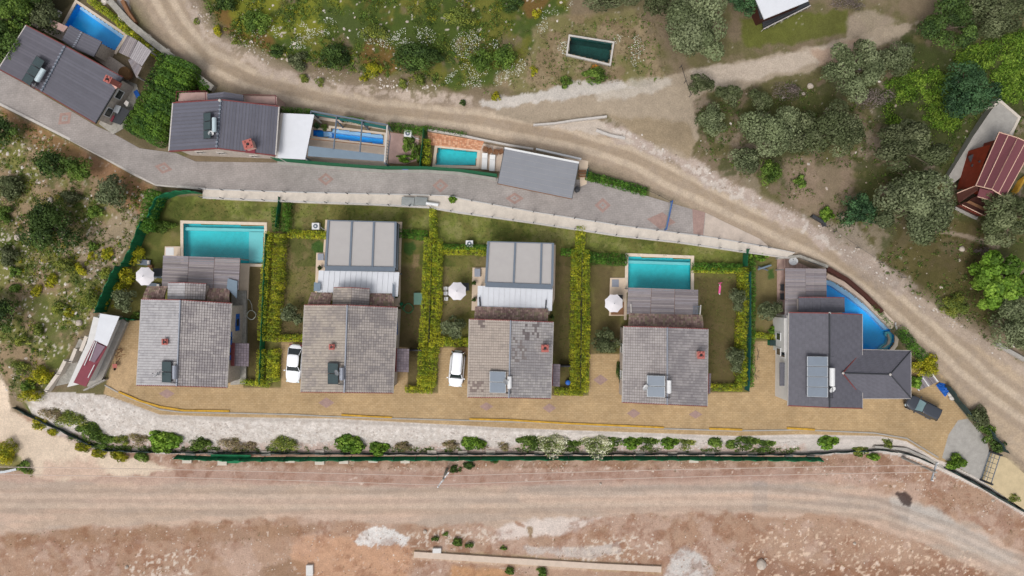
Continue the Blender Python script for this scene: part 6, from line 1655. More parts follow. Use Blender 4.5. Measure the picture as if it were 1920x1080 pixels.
o = MB().box(P(1147, 538, 0).x, P(1147, 538, 0).y, 0.12, P(1160, 524, 0).x, P(1160, 524, 0).y, 0.16).build('outdoor_mat', M['tank_grey'], None, off=P(1153, 530, 0.12)); tag(o, 'light grey square mat on the terrace left of the fourth pool', 'mat')
o = MB().box(P(890, 519, 0).x, P(890, 519, 0).y, 0.12, P(901, 504, 0).x, P(901, 504, 0).y, 0.5).build('outdoor_bench', M['tank_grey'], None, off=P(895, 511, 0.12)); tag(o, 'grey box bench on the terrace left of the second fabric pergola', 'bench')
o = MB().box(P(312, 479, 0).x, P(312, 479, 0).y, 0.12, P(327, 464, 0).x, P(327, 464, 0).y, 0.16).build('outdoor_mat', M['white'], None, off=P(320, 470, 0.12)); tag(o, 'white square mat left of the first pool', 'mat')
o = MB().box(P(597, 488, 0).x, P(597, 488, 0).y, 0.12, P(608, 476, 0).x, P(608, 476, 0).y, 0.3).build('outdoor_bench', M['tank_grey'], None, off=P(602, 482, 0.12)); tag(o, 'pale grey box left of the first fabric pergola', 'box')

# house 5: dark metal-tile roofs with a hipped wing
c = P(1555, 680, 4.6); rt = thing('dark_roofed_house', (c.x, c.y, 0), 'large house with dark L-shaped roof and hipped wing at the right of the row', 'house')
mt = lambda seed: (lambda c, i, j: tuple(np.array((1.0, 1.0, 1.0)) * (0.92 + 0.16 * ((i * 31 + j * 17 + seed) % 13) / 13)))
qW, qE = gable_roof(rt, (1479.4, 586), (1554.6, 587), (1616.5, 589.6), (1617, 765.7), (1554.7, 764), (1477.7, 760.6), 4.6, 5.8, 'mtile', mt(1), mt(2), pitch=(0.34, 0.34))
foot = gable_walls(rt, qW, qE, 0, 4.6, 'white_wall')
nw, ne, se, sw = foot
for t_ in (0.24, 0.46): window(rt, nw.lerp(sw, t_).xy.to_3d() + Vector((0, 0, 2.2)), (-1, 0, 0), 0.9, 1.5, 'white', 'glass_dark')
MB().box(nw.x - 0.32, sw.y + 5.4, 0.0, nw.x - 0.005, nw.y - 0.3, 3.2).build('side_block', M['white_wall'], rt)
for t_ in (0.26, 0.44): window(rt, Vector((nw.x - 0.32, nw.y - (nw.y - sw.y) * t_, 1.7)), (-1, 0, 0), 0.9, 1.3, 'white', 'glass_dark')
for t_ in (0.25, 0.75): window(rt, sw.lerp(se, t_).xy.to_3d() + Vector((0, 0, 1.7)), (0, -1, 0), 1.3, 1.3)
door(rt, sw.lerp(se, 0.5).xy.to_3d() + Vector((0, 0, 0.03)), (0, -1, 0), m='darkwood')
ze, zr = 4.35, 5.45
r0 = P(1582, 699.4, zr); r1 = P(1668.5, 702, zr)
vN = P(1617.5, 655.6, ze); vS = P(1617.5, 747, ze); NE_ = P(1707.4, 657.8, ze); SE_ = P(1707.8, 747, ze)
for nm, q in (('n', [NE_, vN, r0, r1]), ('s', [vS, SE_, r1, r0])):
    s = MB().slab(q, 0.12).build('wing_slope', M['metal_tile'], rt); tiles(s, q, 0.34, 0.34, mt(3), 'metal_tile', lift=0.035, gap=0.03)
s = MB(); s.add([SE_, NE_, r1, SE_ - Vector((0, 0, .12)), NE_ - Vector((0, 0, .12)), r1 - Vector((0, 0, .12))], [(0, 1, 2), (5, 4, 3), (0, 3, 4, 1), (1, 4, 5, 2), (2, 5, 3, 0)])
s = s.build('hip_slope', M['metal_tile'], rt)
a = MB()
for j in range(14):
    v0, v1 = j / 14, (j + 0.9) / 14
    b = [SE_.lerp(r1, v0), NE_.lerp(r1, v0), NE_.lerp(r1, v1), SE_.lerp(r1, v1)]
    a.add([p + Vector((0, 0, .001)) for p in b] + [b[0] + Vector((0, 0, .035)), b[1] + Vector((0, 0, .035)), b[2] + Vector((0, 0, .012)), b[3] + Vector((0, 0, .012))], [(4, 5, 6, 7), (0, 1, 5, 4)], (0.98, 0.98, 0.98))
stuff(a.build('roof_courses', M['metal_tile'], s))
up = Vector((0, 0, 0.07))
bar(rt, [r0 + up, r1 + up], 'ridge_cap', 'frame_dark', 0.07); bar(rt, [r1 + up, SE_ + up], 'hip_cap', 'frame_dark', 0.06); bar(rt, [r1 + up, NE_ + up], 'hip_cap', 'frame_dark', 0.06)
bar(rt, [P(1580, 699.4, 5.52), vN + up], 'valley_flashing', 'red_fascia', 0.06); bar(rt, [P(1580, 699.4, 5.52), vS + up], 'valley_flashing', 'red_fascia', 0.06)
for a_, b_ in ((vN, NE_), (NE_, SE_), (SE_, vS)): edge_board(rt, a_, b_, 'gutter', 'pale_edge', 0.1, 0.16, 0.02)
wallmesh('wing_wall', rt, inset_poly([vN, NE_, SE_, vS], 0.35), 0, ze - 0.15, 'white_wall')
dormer(rt, [(1497.7, 557.5), (1543.5, 557.5), (1583, 558), (1583.7, 586), (1543.5, 586), (1497.7, 585)], 3.9, 4.3, mt(5), mt(6), 'mtile')
q = Q((1462, 723.5, 2.5), (1462, 679.7, 2.5), (1478, 679.7, 2.9), (1478, 723.5, 2.9)); s = MB().slab(q, 0.1).build('porch_roof', M['metal_tile'], rt); corr(s, q, 0.3, 'metal_tile')
for x, y in ((1555, 587), (1668.5, 702), (1580, 699.4)):
    p = P(x, y, 5.75 if y < 600 else 5.5); MB().lathe(p, [(0.12, 0), (0.14, 0.12), (0.03, 0.2)], 8).build('ridge_vent', M['pale_edge'], rt)
t = perg('grey boarded pergola roof over the deck of the dark-roofed house', Q((1471.7, 502.7, 2.8), (1549.5, 503.8, 2.8), (1550.4, 562, 3.0), (1471.7, 562, 3.0)), 2, 31)
planks(t, Q((1471.7, 562.5, 2.95), (1500, 562.5, 2.95), (1500, 596, 3.05), (1471.7, 596, 3.05)), 0.17, gwcol(5), name='roof_bay')
# pink plank deck
a = MB(); cols = [S(176, 148, 138), S(164, 136, 128), S(186, 158, 146)]; rr = random.Random(3)
for i in range(27):
    x0 = 1456.5 + i * 2.55
    yb = 600 if x0 < 1476 else 560
    a.box(P(x0, 0, 0).x, P(0, yb, 0).y, 0.03, P(x0 + 2.3, 0, 0).x, P(0, 483, 0).y, 0.14, tuple(cols[rr.randrange(3)]))
c = P(1490, 530, 0.03); o = a.build('plank_deck', M['orange_deck'], None, off=c); tag(o, 'pinkish plank deck around the pergola of the dark-roofed house', 'deck')
H5 = [(1549.5, 523.5), (1563, 526), (1580, 536), (1597, 548), (1618, 563), (1638, 579), (1655, 597), (1669, 615), (1676, 625), (1677.5, 634), (1676, 645), (1667, 656.5), (1612.5, 656.5), (1612.5, 592.5), (1579.5, 592.5), (1579.5, 560.5), (1549.5, 560.5)]
led = [(1549.6, 524), (1563, 526.5), (1597, 548.5), (1638, 579.5), (1668.6, 615.6), (1661, 619), (1631, 587), (1591, 556.5), (1560, 536), (1549.6, 533)]
stp = [(1676, 627), (1677, 634), (1675.5, 644.5), (1667, 656), (1651, 656), (1654, 650), (1664, 644), (1668, 636), (1664, 629), (1664, 623), (1671, 622)]
stp2 = [(1668, 626), (1672, 636), (1670, 645), (1660, 652), (1655.5, 652.5), (1665, 645.5), (1668, 636), (1665, 629)]
rp = pool('curved_swimming_pool', H5, 0.0, 'bright blue curved wedge-shaped pool wrapped by the dark-roofed house', ('pool_blue',), cop=0.0, ledges=[(led, 0.25, 'pool_blue_l'), (stp, 0.45, 'pool_turq_l')])
MB().prism([(P(x, y, 0).x, P(x, y, 0).y) for x, y in stp2], -0.44, -0.2).build('step', M['cream'], rp)
ring = [P(*p, 0) for p in H5]; outr = inset_poly(ring, -0.42)
a = MB()
for i in range(0, 11):
    a.hexa([Vector((*p.xy, -0.1)) for p in (ring[i], ring[i + 1], outr[i + 1], outr[i])], [Vector((*p.xy, 0.1)) for p in (ring[i], ring[i + 1], outr[i + 1], outr[i])])
a.build('coping', M['cop'], rp)
slabthing('terrace', [(1549, 560.8), (1579.2, 560.8), (1579.2, 592.8), (1612.2, 592.8), (1612, 600), (1500, 600), (1500, 562)], 0, 0.05, 'beige', 'paving under the roof edge beside the curved pool', 'terrace')
t = thing('timber_slab_bay', P(1740, 702, 0), 'grey slatted timber floor between bushes and the blue tarp', 'deck')
qd = Q((1722, 733, 0.12), (1708, 712, 0.12), (1757, 684, 0.12), (1776, 708, 0.12))
for k in range(4):
    u0, u1 = k / 4 + 0.004, (k + 1) / 4 - 0.004
    planks(t, [qd[0].lerp(qd[3], u0), qd[1].lerp(qd[2], u0), qd[1].lerp(qd[2], u1), qd[0].lerp(qd[3], u1)], 0.2, gwcol(k + 40), name='board_field', th=0.09)
for k in (0.02, 0.36, 0.68):
    bar(t, [qd[0].lerp(qd[3], k) + Vector((0, 0, 0.05)), qd[1].lerp(qd[2], k).lerp(qd[0].lerp(qd[3], k), 0.25) + Vector((0, 0, 0.05))], 'white_bar', 'white', 0.07)
# ------------------------------------------------------------------ upper houses
def ext(pt, o, k): return (pt[0] + (o[0]) * k, pt[1] + (o[1]) * k)
# house A, turned; corners N E S W, the ridge runs across the middle
Nn, Ee, Ss, Ww = (48.9, 47), (230, 144.4), (178.5, 231), (-3, 129)
rN, rS = (123, 86), (78, 172)
c = P(115, 140, 5); rt = thing('dark_ribbed_house', (c.x, c.y, 1.0), 'top-left house with turned dark ribbed roof beside the large blue pool', 'house')
z0 = 1.0; ze, zr = z0 + 3.3, z0 + 4.2
qA = Q((*Nn, ze), (*Ww, ze), (*rS, zr), (*rN, zr)); qB = Q((*Ss, ze), (*Ee, ze), (*rN, zr), (*rS, zr))
sA = MB().slab(qA, 0.14).build('roof_slope', M['metal_tile'], rt); corr(sA, qA, 0.30, 'metal_tile', (1.12, 1.08, 1.08), h=0.012, w=0.8)
sB = MB().slab(qB, 0.14).build('roof_slope', M['metal_tile'], rt); corr(sB, qB, 0.36, 'metal_tile', (1.03, 1.03, 1.06), h=0.022, w=0.62)
bar(rt, [qA[2] + Vector((0, 0, 0.06)), qA[3] + Vector((0, 0, 0.06))], 'ridge_cap', 'slate_frame', 0.08)
for i in range(14):
    p = qA[3].lerp(qA[2], (i + 0.5) / 14) + Vector((0, 0, 0.12)); MB().box(p.x - 0.13, p.y - 0.06, p.z - 0.05, p.x + 0.13, p.y + 0.06, p.z + 0.05).build('ridge_clip', M['tank_grey'], rt)
for a_, b_ in ((qA[0], qA[3]), (qA[1], qA[2]), (qB[0], qB[3]), (qB[1], qB[2])): edge_board(rt, a_, b_, 'barge_board', 'red_fascia', 0.09, 0.24, 0.04)
edge_board(rt, qA[0], qA[1], 'gutter', 'pale_edge', 0.1, 0.16, 0.02); edge_board(rt, qB[0], qB[1], 'gutter', 'frame_dark', 0.1, 0.16, 0.02)
fA = inset_poly([qA[0], qB[1], qB[0], qA[1]], 0.4); wallmesh('wall', rt, fA, z0 - 0.2, ze - 0.17)
e = Vector((0, 0, 0)); gable_fill(rt, (Vector((*fA[0].xy, ze)), Vector((*fA[1].xy, ze))), (Vector((*fA[3].xy, ze)), Vector((*fA[2].xy, ze))), (qA[3].lerp(qA[2], 0.06), qA[2].lerp(qA[3], 0.06)), 'stone_wall')
dirSE = (fA[2] - fA[1]).xy.normalized(); nE = Vector((-dirSE.y, dirSE.x, 0)); nE = nE if nE.x > 0 else -nE
for t_ in (0.3, 0.75): window(rt, fA[1].lerp(fA[2], t_).xy.to_3d() + Vector((0, 0, z0 + 1.7)), nE, 1.1, 1.2)
dsw = (fA[3] - fA[2]).xy.normalized(); nS = Vector((-dsw.y, dsw.x, 0)); nS = nS if nS.y < 0 else -nS
for t_ in (0.2, 0.5, 0.8): window(rt, fA[2].lerp(fA[3], t_).xy.to_3d() + Vector((0, 0, z0 + 1.7)), nS, 1.1, 1.2)
chimney(rt, 201, 148, ze - 0.3, zr + 0.9, 0.6, 'chim', 'chim', -0.45)
MB().slab(Q((204, 152, ze + .25), (211, 147, ze + .25), (224, 158, ze + 0.1), (217, 167, ze + 0.1)), 0.12).build('skylight_slab', M['chim_pale'], rt)
# dormer over the pool side
zd = z0 + 3.0; qD1 = Q((115.6, 75.6, zd), (131, 46.7, zd), (154.4, 60, zd + .5), (137.8, 90, zd + .5)); qD2 = Q((191, 77.8, zd), (175.6, 106.7, zd), (137.8, 90, zd + .5), (154.4, 60, zd + .5))
d_ = MB().slab(qD1, 0.12).slab(qD2, 0.12).build('dormer_roof', M['metal_tile'], rt); corr(d_, qD1, 0.3, 'metal_tile', (1.2, 1.2, 1.2)); corr(d_, qD2, 0.3, 'metal_tile', (1.1, 1.1, 1.15))
for i in range(8):
    p = qD1[2].lerp(qD1[3], (i + 0.5) / 8) + Vector((0, 0, 0.06)); MB().box(p.x - 0.12, p.y - 0.06, p.z - 0.04, p.x + 0.12, p.y + 0.06, p.z + 0.05).build('ridge_clip', M['tank_grey'], rt)
wallmesh('dormer_wall', rt, inset_poly([qD1[1], qD2[0], qD2[1], qD1[0]], 0.2), z0, zd - 0.15)
def lowslab(name, pts, z, h, m, label, cat='terrace', lo=None):
    w = [P(a, b, z + h) for a, b in pts]; c = sum(w, Vector()) / len(w)
    o = MB().prism([(p.x, p.y) for p in w], z - 0.3 if lo is None else lo, z + h).build(name, M[m], None, off=(c.x, c.y, z)); return tag(o, label, cat)
lowslab('stone_terrace', [(58, 46), (74, 22), (98, 38), (120, 52), (116, 76)], 1, 0.5, 'stone_wall', 'pinkish stone terrace behind the top-left house')
lowslab('timber_canopy', [(74, 22), (98, 40), (92, 48), (70, 34)], 1, 2.2, 'greywood', 'small grey canopy at the back corner of the top-left house', 'canopy', 3.05)
lowslab('timber_canopy', [(100, 38), (127, 50), (119, 60), (93, 48)], 1, 2.3, 'pink_terrace', 'greyish flat canopy left of the roof dormer and the blue pool', 'canopy', 3.15)
lowslab('stone_terrace', [(176, 108), (184, 90), (240, 128), (236, 150), (228, 146)], 1, 0.6, 'stone_wall', 'rough stone terrace between the top-left roof and the pool deck')
lowslab('paved_yard', [(185, 232), (232, 148), (256, 158), (262, 176), (232, 240), (212, 252)], 1, 0.1, 'rough_concrete', 'grey paved yard at the right end of the top-left house')
t = thing('pool_deck_canopy', P(250, 110, 1), 'grey boarded canopy in two fields at the right end of the large blue pool', 'canopy')
planks(t, Q((222, 98, 3.2), (239, 65, 3.2), (258, 76, 3.2), (243, 108, 3.2)), 0.2, gwcol(71), name='roof_bay'); planks(t, Q((243, 108, 3.4), (259, 76, 3.4), (284, 95.6, 3.4), (266, 124, 3.4)), 0.2, lambda j, s: tuple(S(158, 152, 154) * (0.95 + 0.1 * (j % 2))), name='roof_bay')
planks(t, Q((240, 112, 3.2), (247, 108, 3.2), (266, 126, 3.2), (256, 146, 3.2)), 0.2, gwcol(73), name='roof_bay'); posts(t, [P(282, 97, 3.2), P(241, 68, 3.2), P(258, 144, 3.2)], 1, 3.2)
rpA = pool('swimming_pool', [(144, 6), (234, 67), (216, 96), (121, 48)], 1.0, 'large bright blue pool turned at an angle beside the top-left house', ('pool_blue',), cop=0.3,
     ledges=[([(150, 11), (153, 8.5), (233.5, 66.5), (229.5, 73), (147, 15)], 0.2, 'pool_blue_l')])
t = thing('round_hot_tub', P(240, 140, 1.6), 'round brown covered tub at the end of the top-left terrace', 'tub')
MB().lathe(P(240, 140, 1.6), [(0.62, 0), (0.7, 0.4), (0.68, 0.7)], 14).build('barrel', M['brown'], t); MB().lathe(P(240, 140, 1.6), [(0.72, 0.702), (0.6, 0.8), (0.1, 0.84)], 14).build('lid', M['tub'], t)
t = thing('barbecue_counter', P(228, 212, 1), 'dark outdoor kitchen counter with pale sink in the yard of the top-left house', 'counter')
MB().slab(Q((208, 228, 2.4), (224, 198, 2.4), (244, 208, 2.4), (226, 234, 2.4)), 0.1).build('roof', M['frame_dark'], t)
MB().slab(Q((211, 209, 2.6), (217, 196, 2.6), (227, 199, 2.6), (221, 213, 2.6)), 0.12).build('sink_unit', M['steel'], t)
MB().slab(Q((232, 194, 2.6), (236, 188, 2.6), (242, 192, 2.6), (238, 200, 2.6)), 0.3).build('hood', M['pale_edge'], t)
MB().slab(Q((206, 226, 2.5), (212, 216, 2.5), (215, 218, 2.5), (209, 229, 2.5)), 0.1).build('red_shelf', M['burgundy'], t)
posts(t, Q((212, 225, 2.3), (228, 228, 2.3), (240, 208, 2.3), (224, 203, 2.3)), 1, 2.3, 'frame_dark')
for x, y, l in ((84, 14, 'left dark lounger in the shade left of the blue pool'), (104, 22, 'right dark lounger in the shade left of the blue pool')):
    t = thing('sun_lounger', P(x, y, 1), l, 'sun lounger', 'dark loungers left of the large blue pool'); p = P(x, y, 1)
    ax = Vector((0.85, -0.52, 0)); ay = Vector((0.52, 0.85, 0))
    MB().obox(p, ax, ay, 0.9, 0.36, 1.25, 1.35).build('seat', M['frame_dark'], t); MB().obox(p + ax * 0.75, ax, ay, 0.25, 0.34, 1.352, 1.45).build('pillow', M['pale_edge'], t)
    for s in (-1, 1):
        for r in (-1, 1): MB().obox(p + ax * s * 0.7 + ay * r * 0.3, ax, ay, 0.03, 0.03, 0.95, 1.248).build('leg', M['frame_dark'], t)
lowslab('plunge_mat', [(250, 172), (256, 168), (262, 178), (256, 184)], 1, 0.2, 'blue', 'small dark blue box at the foot of the conifer hedge', 'box')

# house B
NW, RN, NE, SE, RS, SW = (324, 193), (414.6, 187), (523, 199.6), (516.6, 291.7), (406.5, 278), (316.6, 283.6)
c = P(420, 240, 5); rt = thing('dark_ribbed_house', (c.x, c.y, 1.0), 'dark ribbed roof house above the paved street, left of the white canopy', 'house')
ze, zr = 5.2, 6.0
qW = Q((*SW, ze), (*NW, ze), (*RN, zr), (*RS, zr)); qE = Q((*NE, ze), (*SE, ze), (*RS, zr), (*RN, zr))
sW = MB().slab(qW, 0.14).build('roof_slope', M['metal_tile'], rt); corr(sW, qW, 0.42, 'metal_tile', (1.03, 1.06, 1.12), h=0.022, w=0.7)
sE = MB().slab(qE, 0.14).build('roof_slope', M['metal_tile'], rt); corr(sE, qE, 0.34, 'metal_tile', (0.98, 1.0, 1.06), h=0.02, w=0.65, across=True)
bar(rt, [qW[2] + Vector((0, 0, 0.06)), qW[3] + Vector((0, 0, 0.06))], 'ridge_cap', 'slate_frame', 0.08)
for i in range(12):
    p = qW[2].lerp(qW[3], (i + 0.5) / 12) + Vector((0, 0, 0.12)); MB().box(p.x - 0.13, p.y - 0.06, p.z - 0.05, p.x + 0.13, p.y + 0.06, p.z + 0.05).build('ridge_clip', M['tank_grey'], rt)
for a_, b_ in ((qW[1], qW[2]), (qW[0], qW[3]), (qE[0], qE[3]), (qE[1], qE[2])): edge_board(rt, a_, b_, 'barge_board', 'red_fascia', 0.1, 0.24, 0.05)
edge_board(rt, qW[0], qW[1], 'gutter', 'pale_edge', 0.12, 0.16, 0.03); edge_board(rt, qE[0], qE[1], 'gutter', 'pale_edge', 0.1, 0.16, 0.02)
fB = inset_poly([qW[1], qE[0], qE[1], qW[0]], 0.4); wallmesh('wall', rt, fB, 0.8, ze - 0.17)
gable_fill(rt, (Vector((*fB[0].xy, ze)), Vector((*fB[1].xy, ze))), (Vector((*fB[3].xy, ze)), Vector((*fB[2].xy, ze))), (qW[2].lerp(qW[3], 0.06), qW[3].lerp(qW[2], 0.06)), 'stone_wall')
for t_, h in ((0.2, 3.4), (0.42, 3.4), (0.72, 2.2)): window(rt, fB[3].lerp(fB[2], t_).xy.to_3d() + Vector((0, 0, h)), (0, -1, 0), 0.9, 0.9, 'pale_edge')
chimney(rt, 464, 270, 5.2, 6.7, 0.85, 'chim_pale', 'chim', 0.3)
MB().slab(Q((458, 279, 5.62), (478, 280, 5.6), (478, 288, 5.6), (459, 286, 5.62)), 0.08).build('flashing', M['burgundy'], rt)
zd = 4.7; qD1 = Q((390, 191, zd), (388, 176, zd), (420, 172, zd + .5), (419, 190, zd + .5)); qD2 = Q((456, 178, zd), (457, 195, zd), (419, 190, zd + .5), (420, 172, zd + .5))
d_ = MB().slab(qD1, 0.12).slab(qD2, 0.12).build('dormer_roof', M['metal_tile'], rt); corr(d_, qD1, 0.3, 'metal_tile', (1.1, 1.1, 1.15)); corr(d_, qD2, 0.3, 'metal_tile', (1.05, 1.05, 1.1))
wallmesh('dormer_wall', rt, inset_poly([qD1[1], qD2[0], qD2[1], qD1[0]], 0.15), 1.0, zd - 0.15)
for pts in ([(335, 174), (389, 173), (389, 190), (334, 193)], [(458, 180), (519, 181), (520, 198), (458, 194)]):
    w = [P(a, b, 3.6) for a, b in pts]; s = MB().prism([(p.x, p.y) for p in w], 1.0, 3.6).build('roof_terrace', M['pink_terrace'], rt)
    a = MB()
    for p, q in zip(w, w[1:] + w[:1]): a.tube([p + Vector((0, 0, 0.5)), q + Vector((0, 0, 0.5))], 0.03, 4); a.tube([p, p + Vector((0, 0, 0.5))], 0.03, 4)
    a.build('terrace_rail', M['burgundy'], s)
MB().lathe(P(412.5, 188.5, 6.05), [(0.16, 0), (0.16, 0.12), (0.05, 0.2)], 8).build('ridge_vent', M['pale_edge'], rt)

# canopy and open pergola with the narrow blue pool
c = P(553, 255, 1); t = thing('white_canopy', (c.x, c.y, 1.0), 'plain white sloping canopy roof between the ribbed house and the narrow blue pool', 'canopy')
qc = Q((518, 296, 4.0), (572, 299, 4.0), (589, 214.8, 4.2), (529, 212, 4.2)); MB().slab(qc, 0.1).build('roof', M['white_sheet'], t)
edge_board(t, qc[0], qc[3], 'side_trim', 'pale_edge', 0.3, 0.15, 0.03); posts(t, [p.lerp(sum(qc, Vector()) / 4, 0.06) for p in qc], 1, 3.9, 'pale_edge')
c = P(650, 255, 1); t = thing('steel_pergola', (c.x, c.y, 1.0), 'open slate-coloured steel pergola frame above the narrow blue pool', 'pergola')
zt = 3.9; TL, TR, BR, BL = P(583, 208, zt), P(726, 234, zt), P(721, 304, zt), P(572, 296, zt)
for nm, a_, b_, w in (('back_beam', TL, TR, 0.16), ('end_beam', TR, BR, 0.16), ('side_beam', TL, BL, 0.12)): edge_board(t, a_, b_, nm, 'slate_frame' if nm != 'end_beam' else 'pale_edge', w, 0.2, 0.0)
for k in (0.335, 0.67): edge_board(t, TL.lerp(TR, k) + Vector((0, 0, -0.02)), BL.lerp(BR, k + 0.01).lerp(TL.lerp(TR, k), 0.22), 'beam', 'slate_frame', 0.13, 0.2, 0.0)
edge_board(t, BL.lerp(TL, 0.42), BR.lerp(TR, 0.42) + Vector((0, 0, 0)), 'cross_beam', 'brown', 0.06, 0.1, -0.25)
MB().slab([BL + Vector((0.3, 0.2, -0.02)), BR + Vector((-0.1, 0.1, -0.02)), BR.lerp(TR, 0.2) + Vector((-0.1, 0, -0.02)), BL.lerp(TL, 0.26) + Vector((0.2, 0, -0.02))], 0.06).build('roof_strip', M['blue_grey'], t)
MB().slab([TL.lerp(BL, 0.02) + Vector((0, 0, -0.3)), TR.lerp(BR, 0.03) + Vector((0, 0, -0.3)), TR.lerp(BR, 0.11) + Vector((-0.1, 0, -0.3)), TL.lerp(BL, 0.06) + Vector((0.2, 0, -0.3))], 0.05).build('rear_strip', M['teal_screen'], t)
posts(t, [TL, TR, BR, BL, TL.lerp(TR, 0.335), TL.lerp(TR, 0.67)], 1, 3.7, 'slate_frame', 0.09)
L0, L1, L2, L3 = P(727, 240, 3.2), P(731, 258, 3.2), P(726, 304, 3.2), P(722, 304, 3.2)
a = MB(); a.tube([P(728, 238, 3.4), P(732, 256, 3.2), P(726, 302, 3.2)], 0.05, 5)
for i in range(8): a.tube([P(722 + i * 0.1 - i * 0.35 + 1.5, 262 + i * 5.4, 3.3), P(731 - i * 0.6, 266 + i * 5.4, 3.2)], 0.035, 4)
a.build('ladder_frame', M['slate_frame'], t)
for x, y in ((633, 228), (681, 232)): bar(t, [P(x, y, 3.7), P(x + 10, y + 11, 1.2)], 'brace', 'slate_frame', 0.10)
lowslab('terrace', [(575, 258), (586, 256), (719, 272.6), (724, 272), (724, 252), (726, 244), (584, 222), (583, 216), (729, 240), (727, 312), (573, 303)], 1, 0.06, 'beige', 'beige terrace around the narrow blue pool')
pool('swimming_pool', [(587, 242.5), (620.6, 246), (620.6, 240.3), (720.5, 252.7), (719, 271.7), (587, 255.6)], 1.0, 'narrow bright blue pool under the open steel pergola', ('pool_blue',), cop=0.25,
     ledges=[([(621, 241), (720, 253.3), (719.5, 259), (621, 247.5)], 0.2, 'pool_blue_l'), ([(605, 244.8), (620.5, 246.4), (620.5, 259.3), (605, 257.3)], 0.4, 'pool_blue_l')])
lowslab('terrace', [(729, 248), (760, 252), (785, 256), (785, 300), (760, 308), (729, 306)], 1, 0.05, 'pink_terrace', 'pinkish terrace between the steel pergola and the green dividing screen')
# pool C
rpC = pool('swimming_pool', [(820, 276.8), (895, 284.4), (892.5, 311.5), (816, 309)], 1.0, 'small turquoise pool below the orange deck', ('pool_turq',), cop=0.32)
lowslab('terrace', [(900, 268), (948, 277), (940, 322), (897, 316), (899, 284)], 1, 0.06, 'beige', 'beige terrace with chairs and loungers beside the small turquoise pool')
a = MB(); rr = random.Random(8); qo = Q((804, 271.5, 1.08), (901, 282, 1.08), (908, 265, 1.08), (801, 247, 1.08)); cols = [S(206, 150, 116), S(190, 132, 100), S(214, 166, 134)]
for j in range(7):
    for i in range(24):
        u0, u1, v0, v1 = i / 24, (i + .94) / 24, j / 7, (j + .9) / 7
        b = [lerp2(qo, u0, v0), lerp2(qo, u1, v0), lerp2(qo, u1, v1), lerp2(qo, u0, v1)]; a.hexa([p - Vector((0, 0, .12)) for p in b], b, tuple(cols[rr.randrange(3)]))
o = a.build('orange_deck', M['orange_deck'], None, off=P(850, 260, 1)); tag(o, 'orange terracotta deck above the small turquoise pool', 'deck')
wall_line('terrace_wall', [(801, 243), (868, 254), (905, 262), (950, 271), (1000, 279)], 0.22, -0.2, 0.35, 'pale_edge', 'thin pale wall between the orange deck and the dirt road')
def lounger(px, py, rot, label, z=1.06):
    p = P(px, py, z + 0.3); p.z = z; t = thing('sun_lounger', p, label, 'sun lounger', 'white loungers by the small turquoise pool')
    ay = Vector((math.sin(rot), math.cos(rot), 0)); ax = Vector((ay.y, -ay.x, 0))
    MB().obox(p - ay * 0.25, ax, ay, 0.31, 0.65, z + 0.25, z + 0.33).build('seat', M['white'], t)
    b = p + ay * 0.42
    MB().hexa([b - ax * .31 + Vector((0, 0, .26)), b + ax * .31 + Vector((0, 0, .26)), b + ax * .31 + ay * .5 + Vector((0, 0, .5)), b - ax * .31 + ay * .5 + Vector((0, 0, .5))],
              [b - ax * .31 + Vector((0, 0, .33)), b + ax * .31 + Vector((0, 0, .33)), b + ax * .31 + ay * .5 + Vector((0, 0, .57)), b - ax * .31 + ay * .5 + Vector((0, 0, .57))]).build('backrest', M['white'], t)
    for s in (-1, 1):
        for r in (-0.8, 0.35): MB().obox(p + ax * s * 0.26 + ay * r, ax, ay, 0.025, 0.025, z, z + 0.248).build('leg', M['white'], t)
lounger(908.5, 303, 0.05, 'left of two white loungers beside the small turquoise pool'); lounger(923, 306, 0.05, 'right of two white loungers beside the small turquoise pool')
def chair(px, py, rot, label, m='brown', z=1.06, s=1.0, grp=None):
    p = P(px, py, z); t = thing('garden_chair', p, label, 'chair', grp); ay = Vector((math.sin(rot), math.cos(rot), 0)); ax = Vector((ay.y, -ay.x, 0))
    MB().obox(p, ax, ay, 0.26 * s, 0.25 * s, z + 0.4, z + 0.46).build('seat', M[m], t)
    MB().obox(p + ay * 0.26 * s, ax, ay, 0.26 * s, 0.03, z + 0.44, z + 0.85).build('backrest', M[m], t)
    for i in (-1, 1):
        for j in (-1, 1): MB().obox(p + ax * i * 0.22 * s + ay * j * 0.21 * s, ax, ay, 0.025, 0.025, z, z + 0.398).build('leg', M[m], t)
        MB().obox(p + ax * i * 0.28 * s, ax, ay, 0.02, 0.22 * s, z + 0.6, z + 0.64).build('armrest', M[m], t)
chair(910, 282, 0.3, 'leftmost brown chair beside the small pool', grp='brown chairs by the small pool'); chair(919, 285, -0.4, 'second brown chair from the left beside the small pool', grp='brown chairs by the small pool')
chair(930, 287, 0.2, 'brown chair second from the grey flat roof', grp='brown chairs by the small pool'); chair(939, 286, 1.2, 'brown chair next to the corner of the grey flat roof', grp='brown chairs by the small pool')
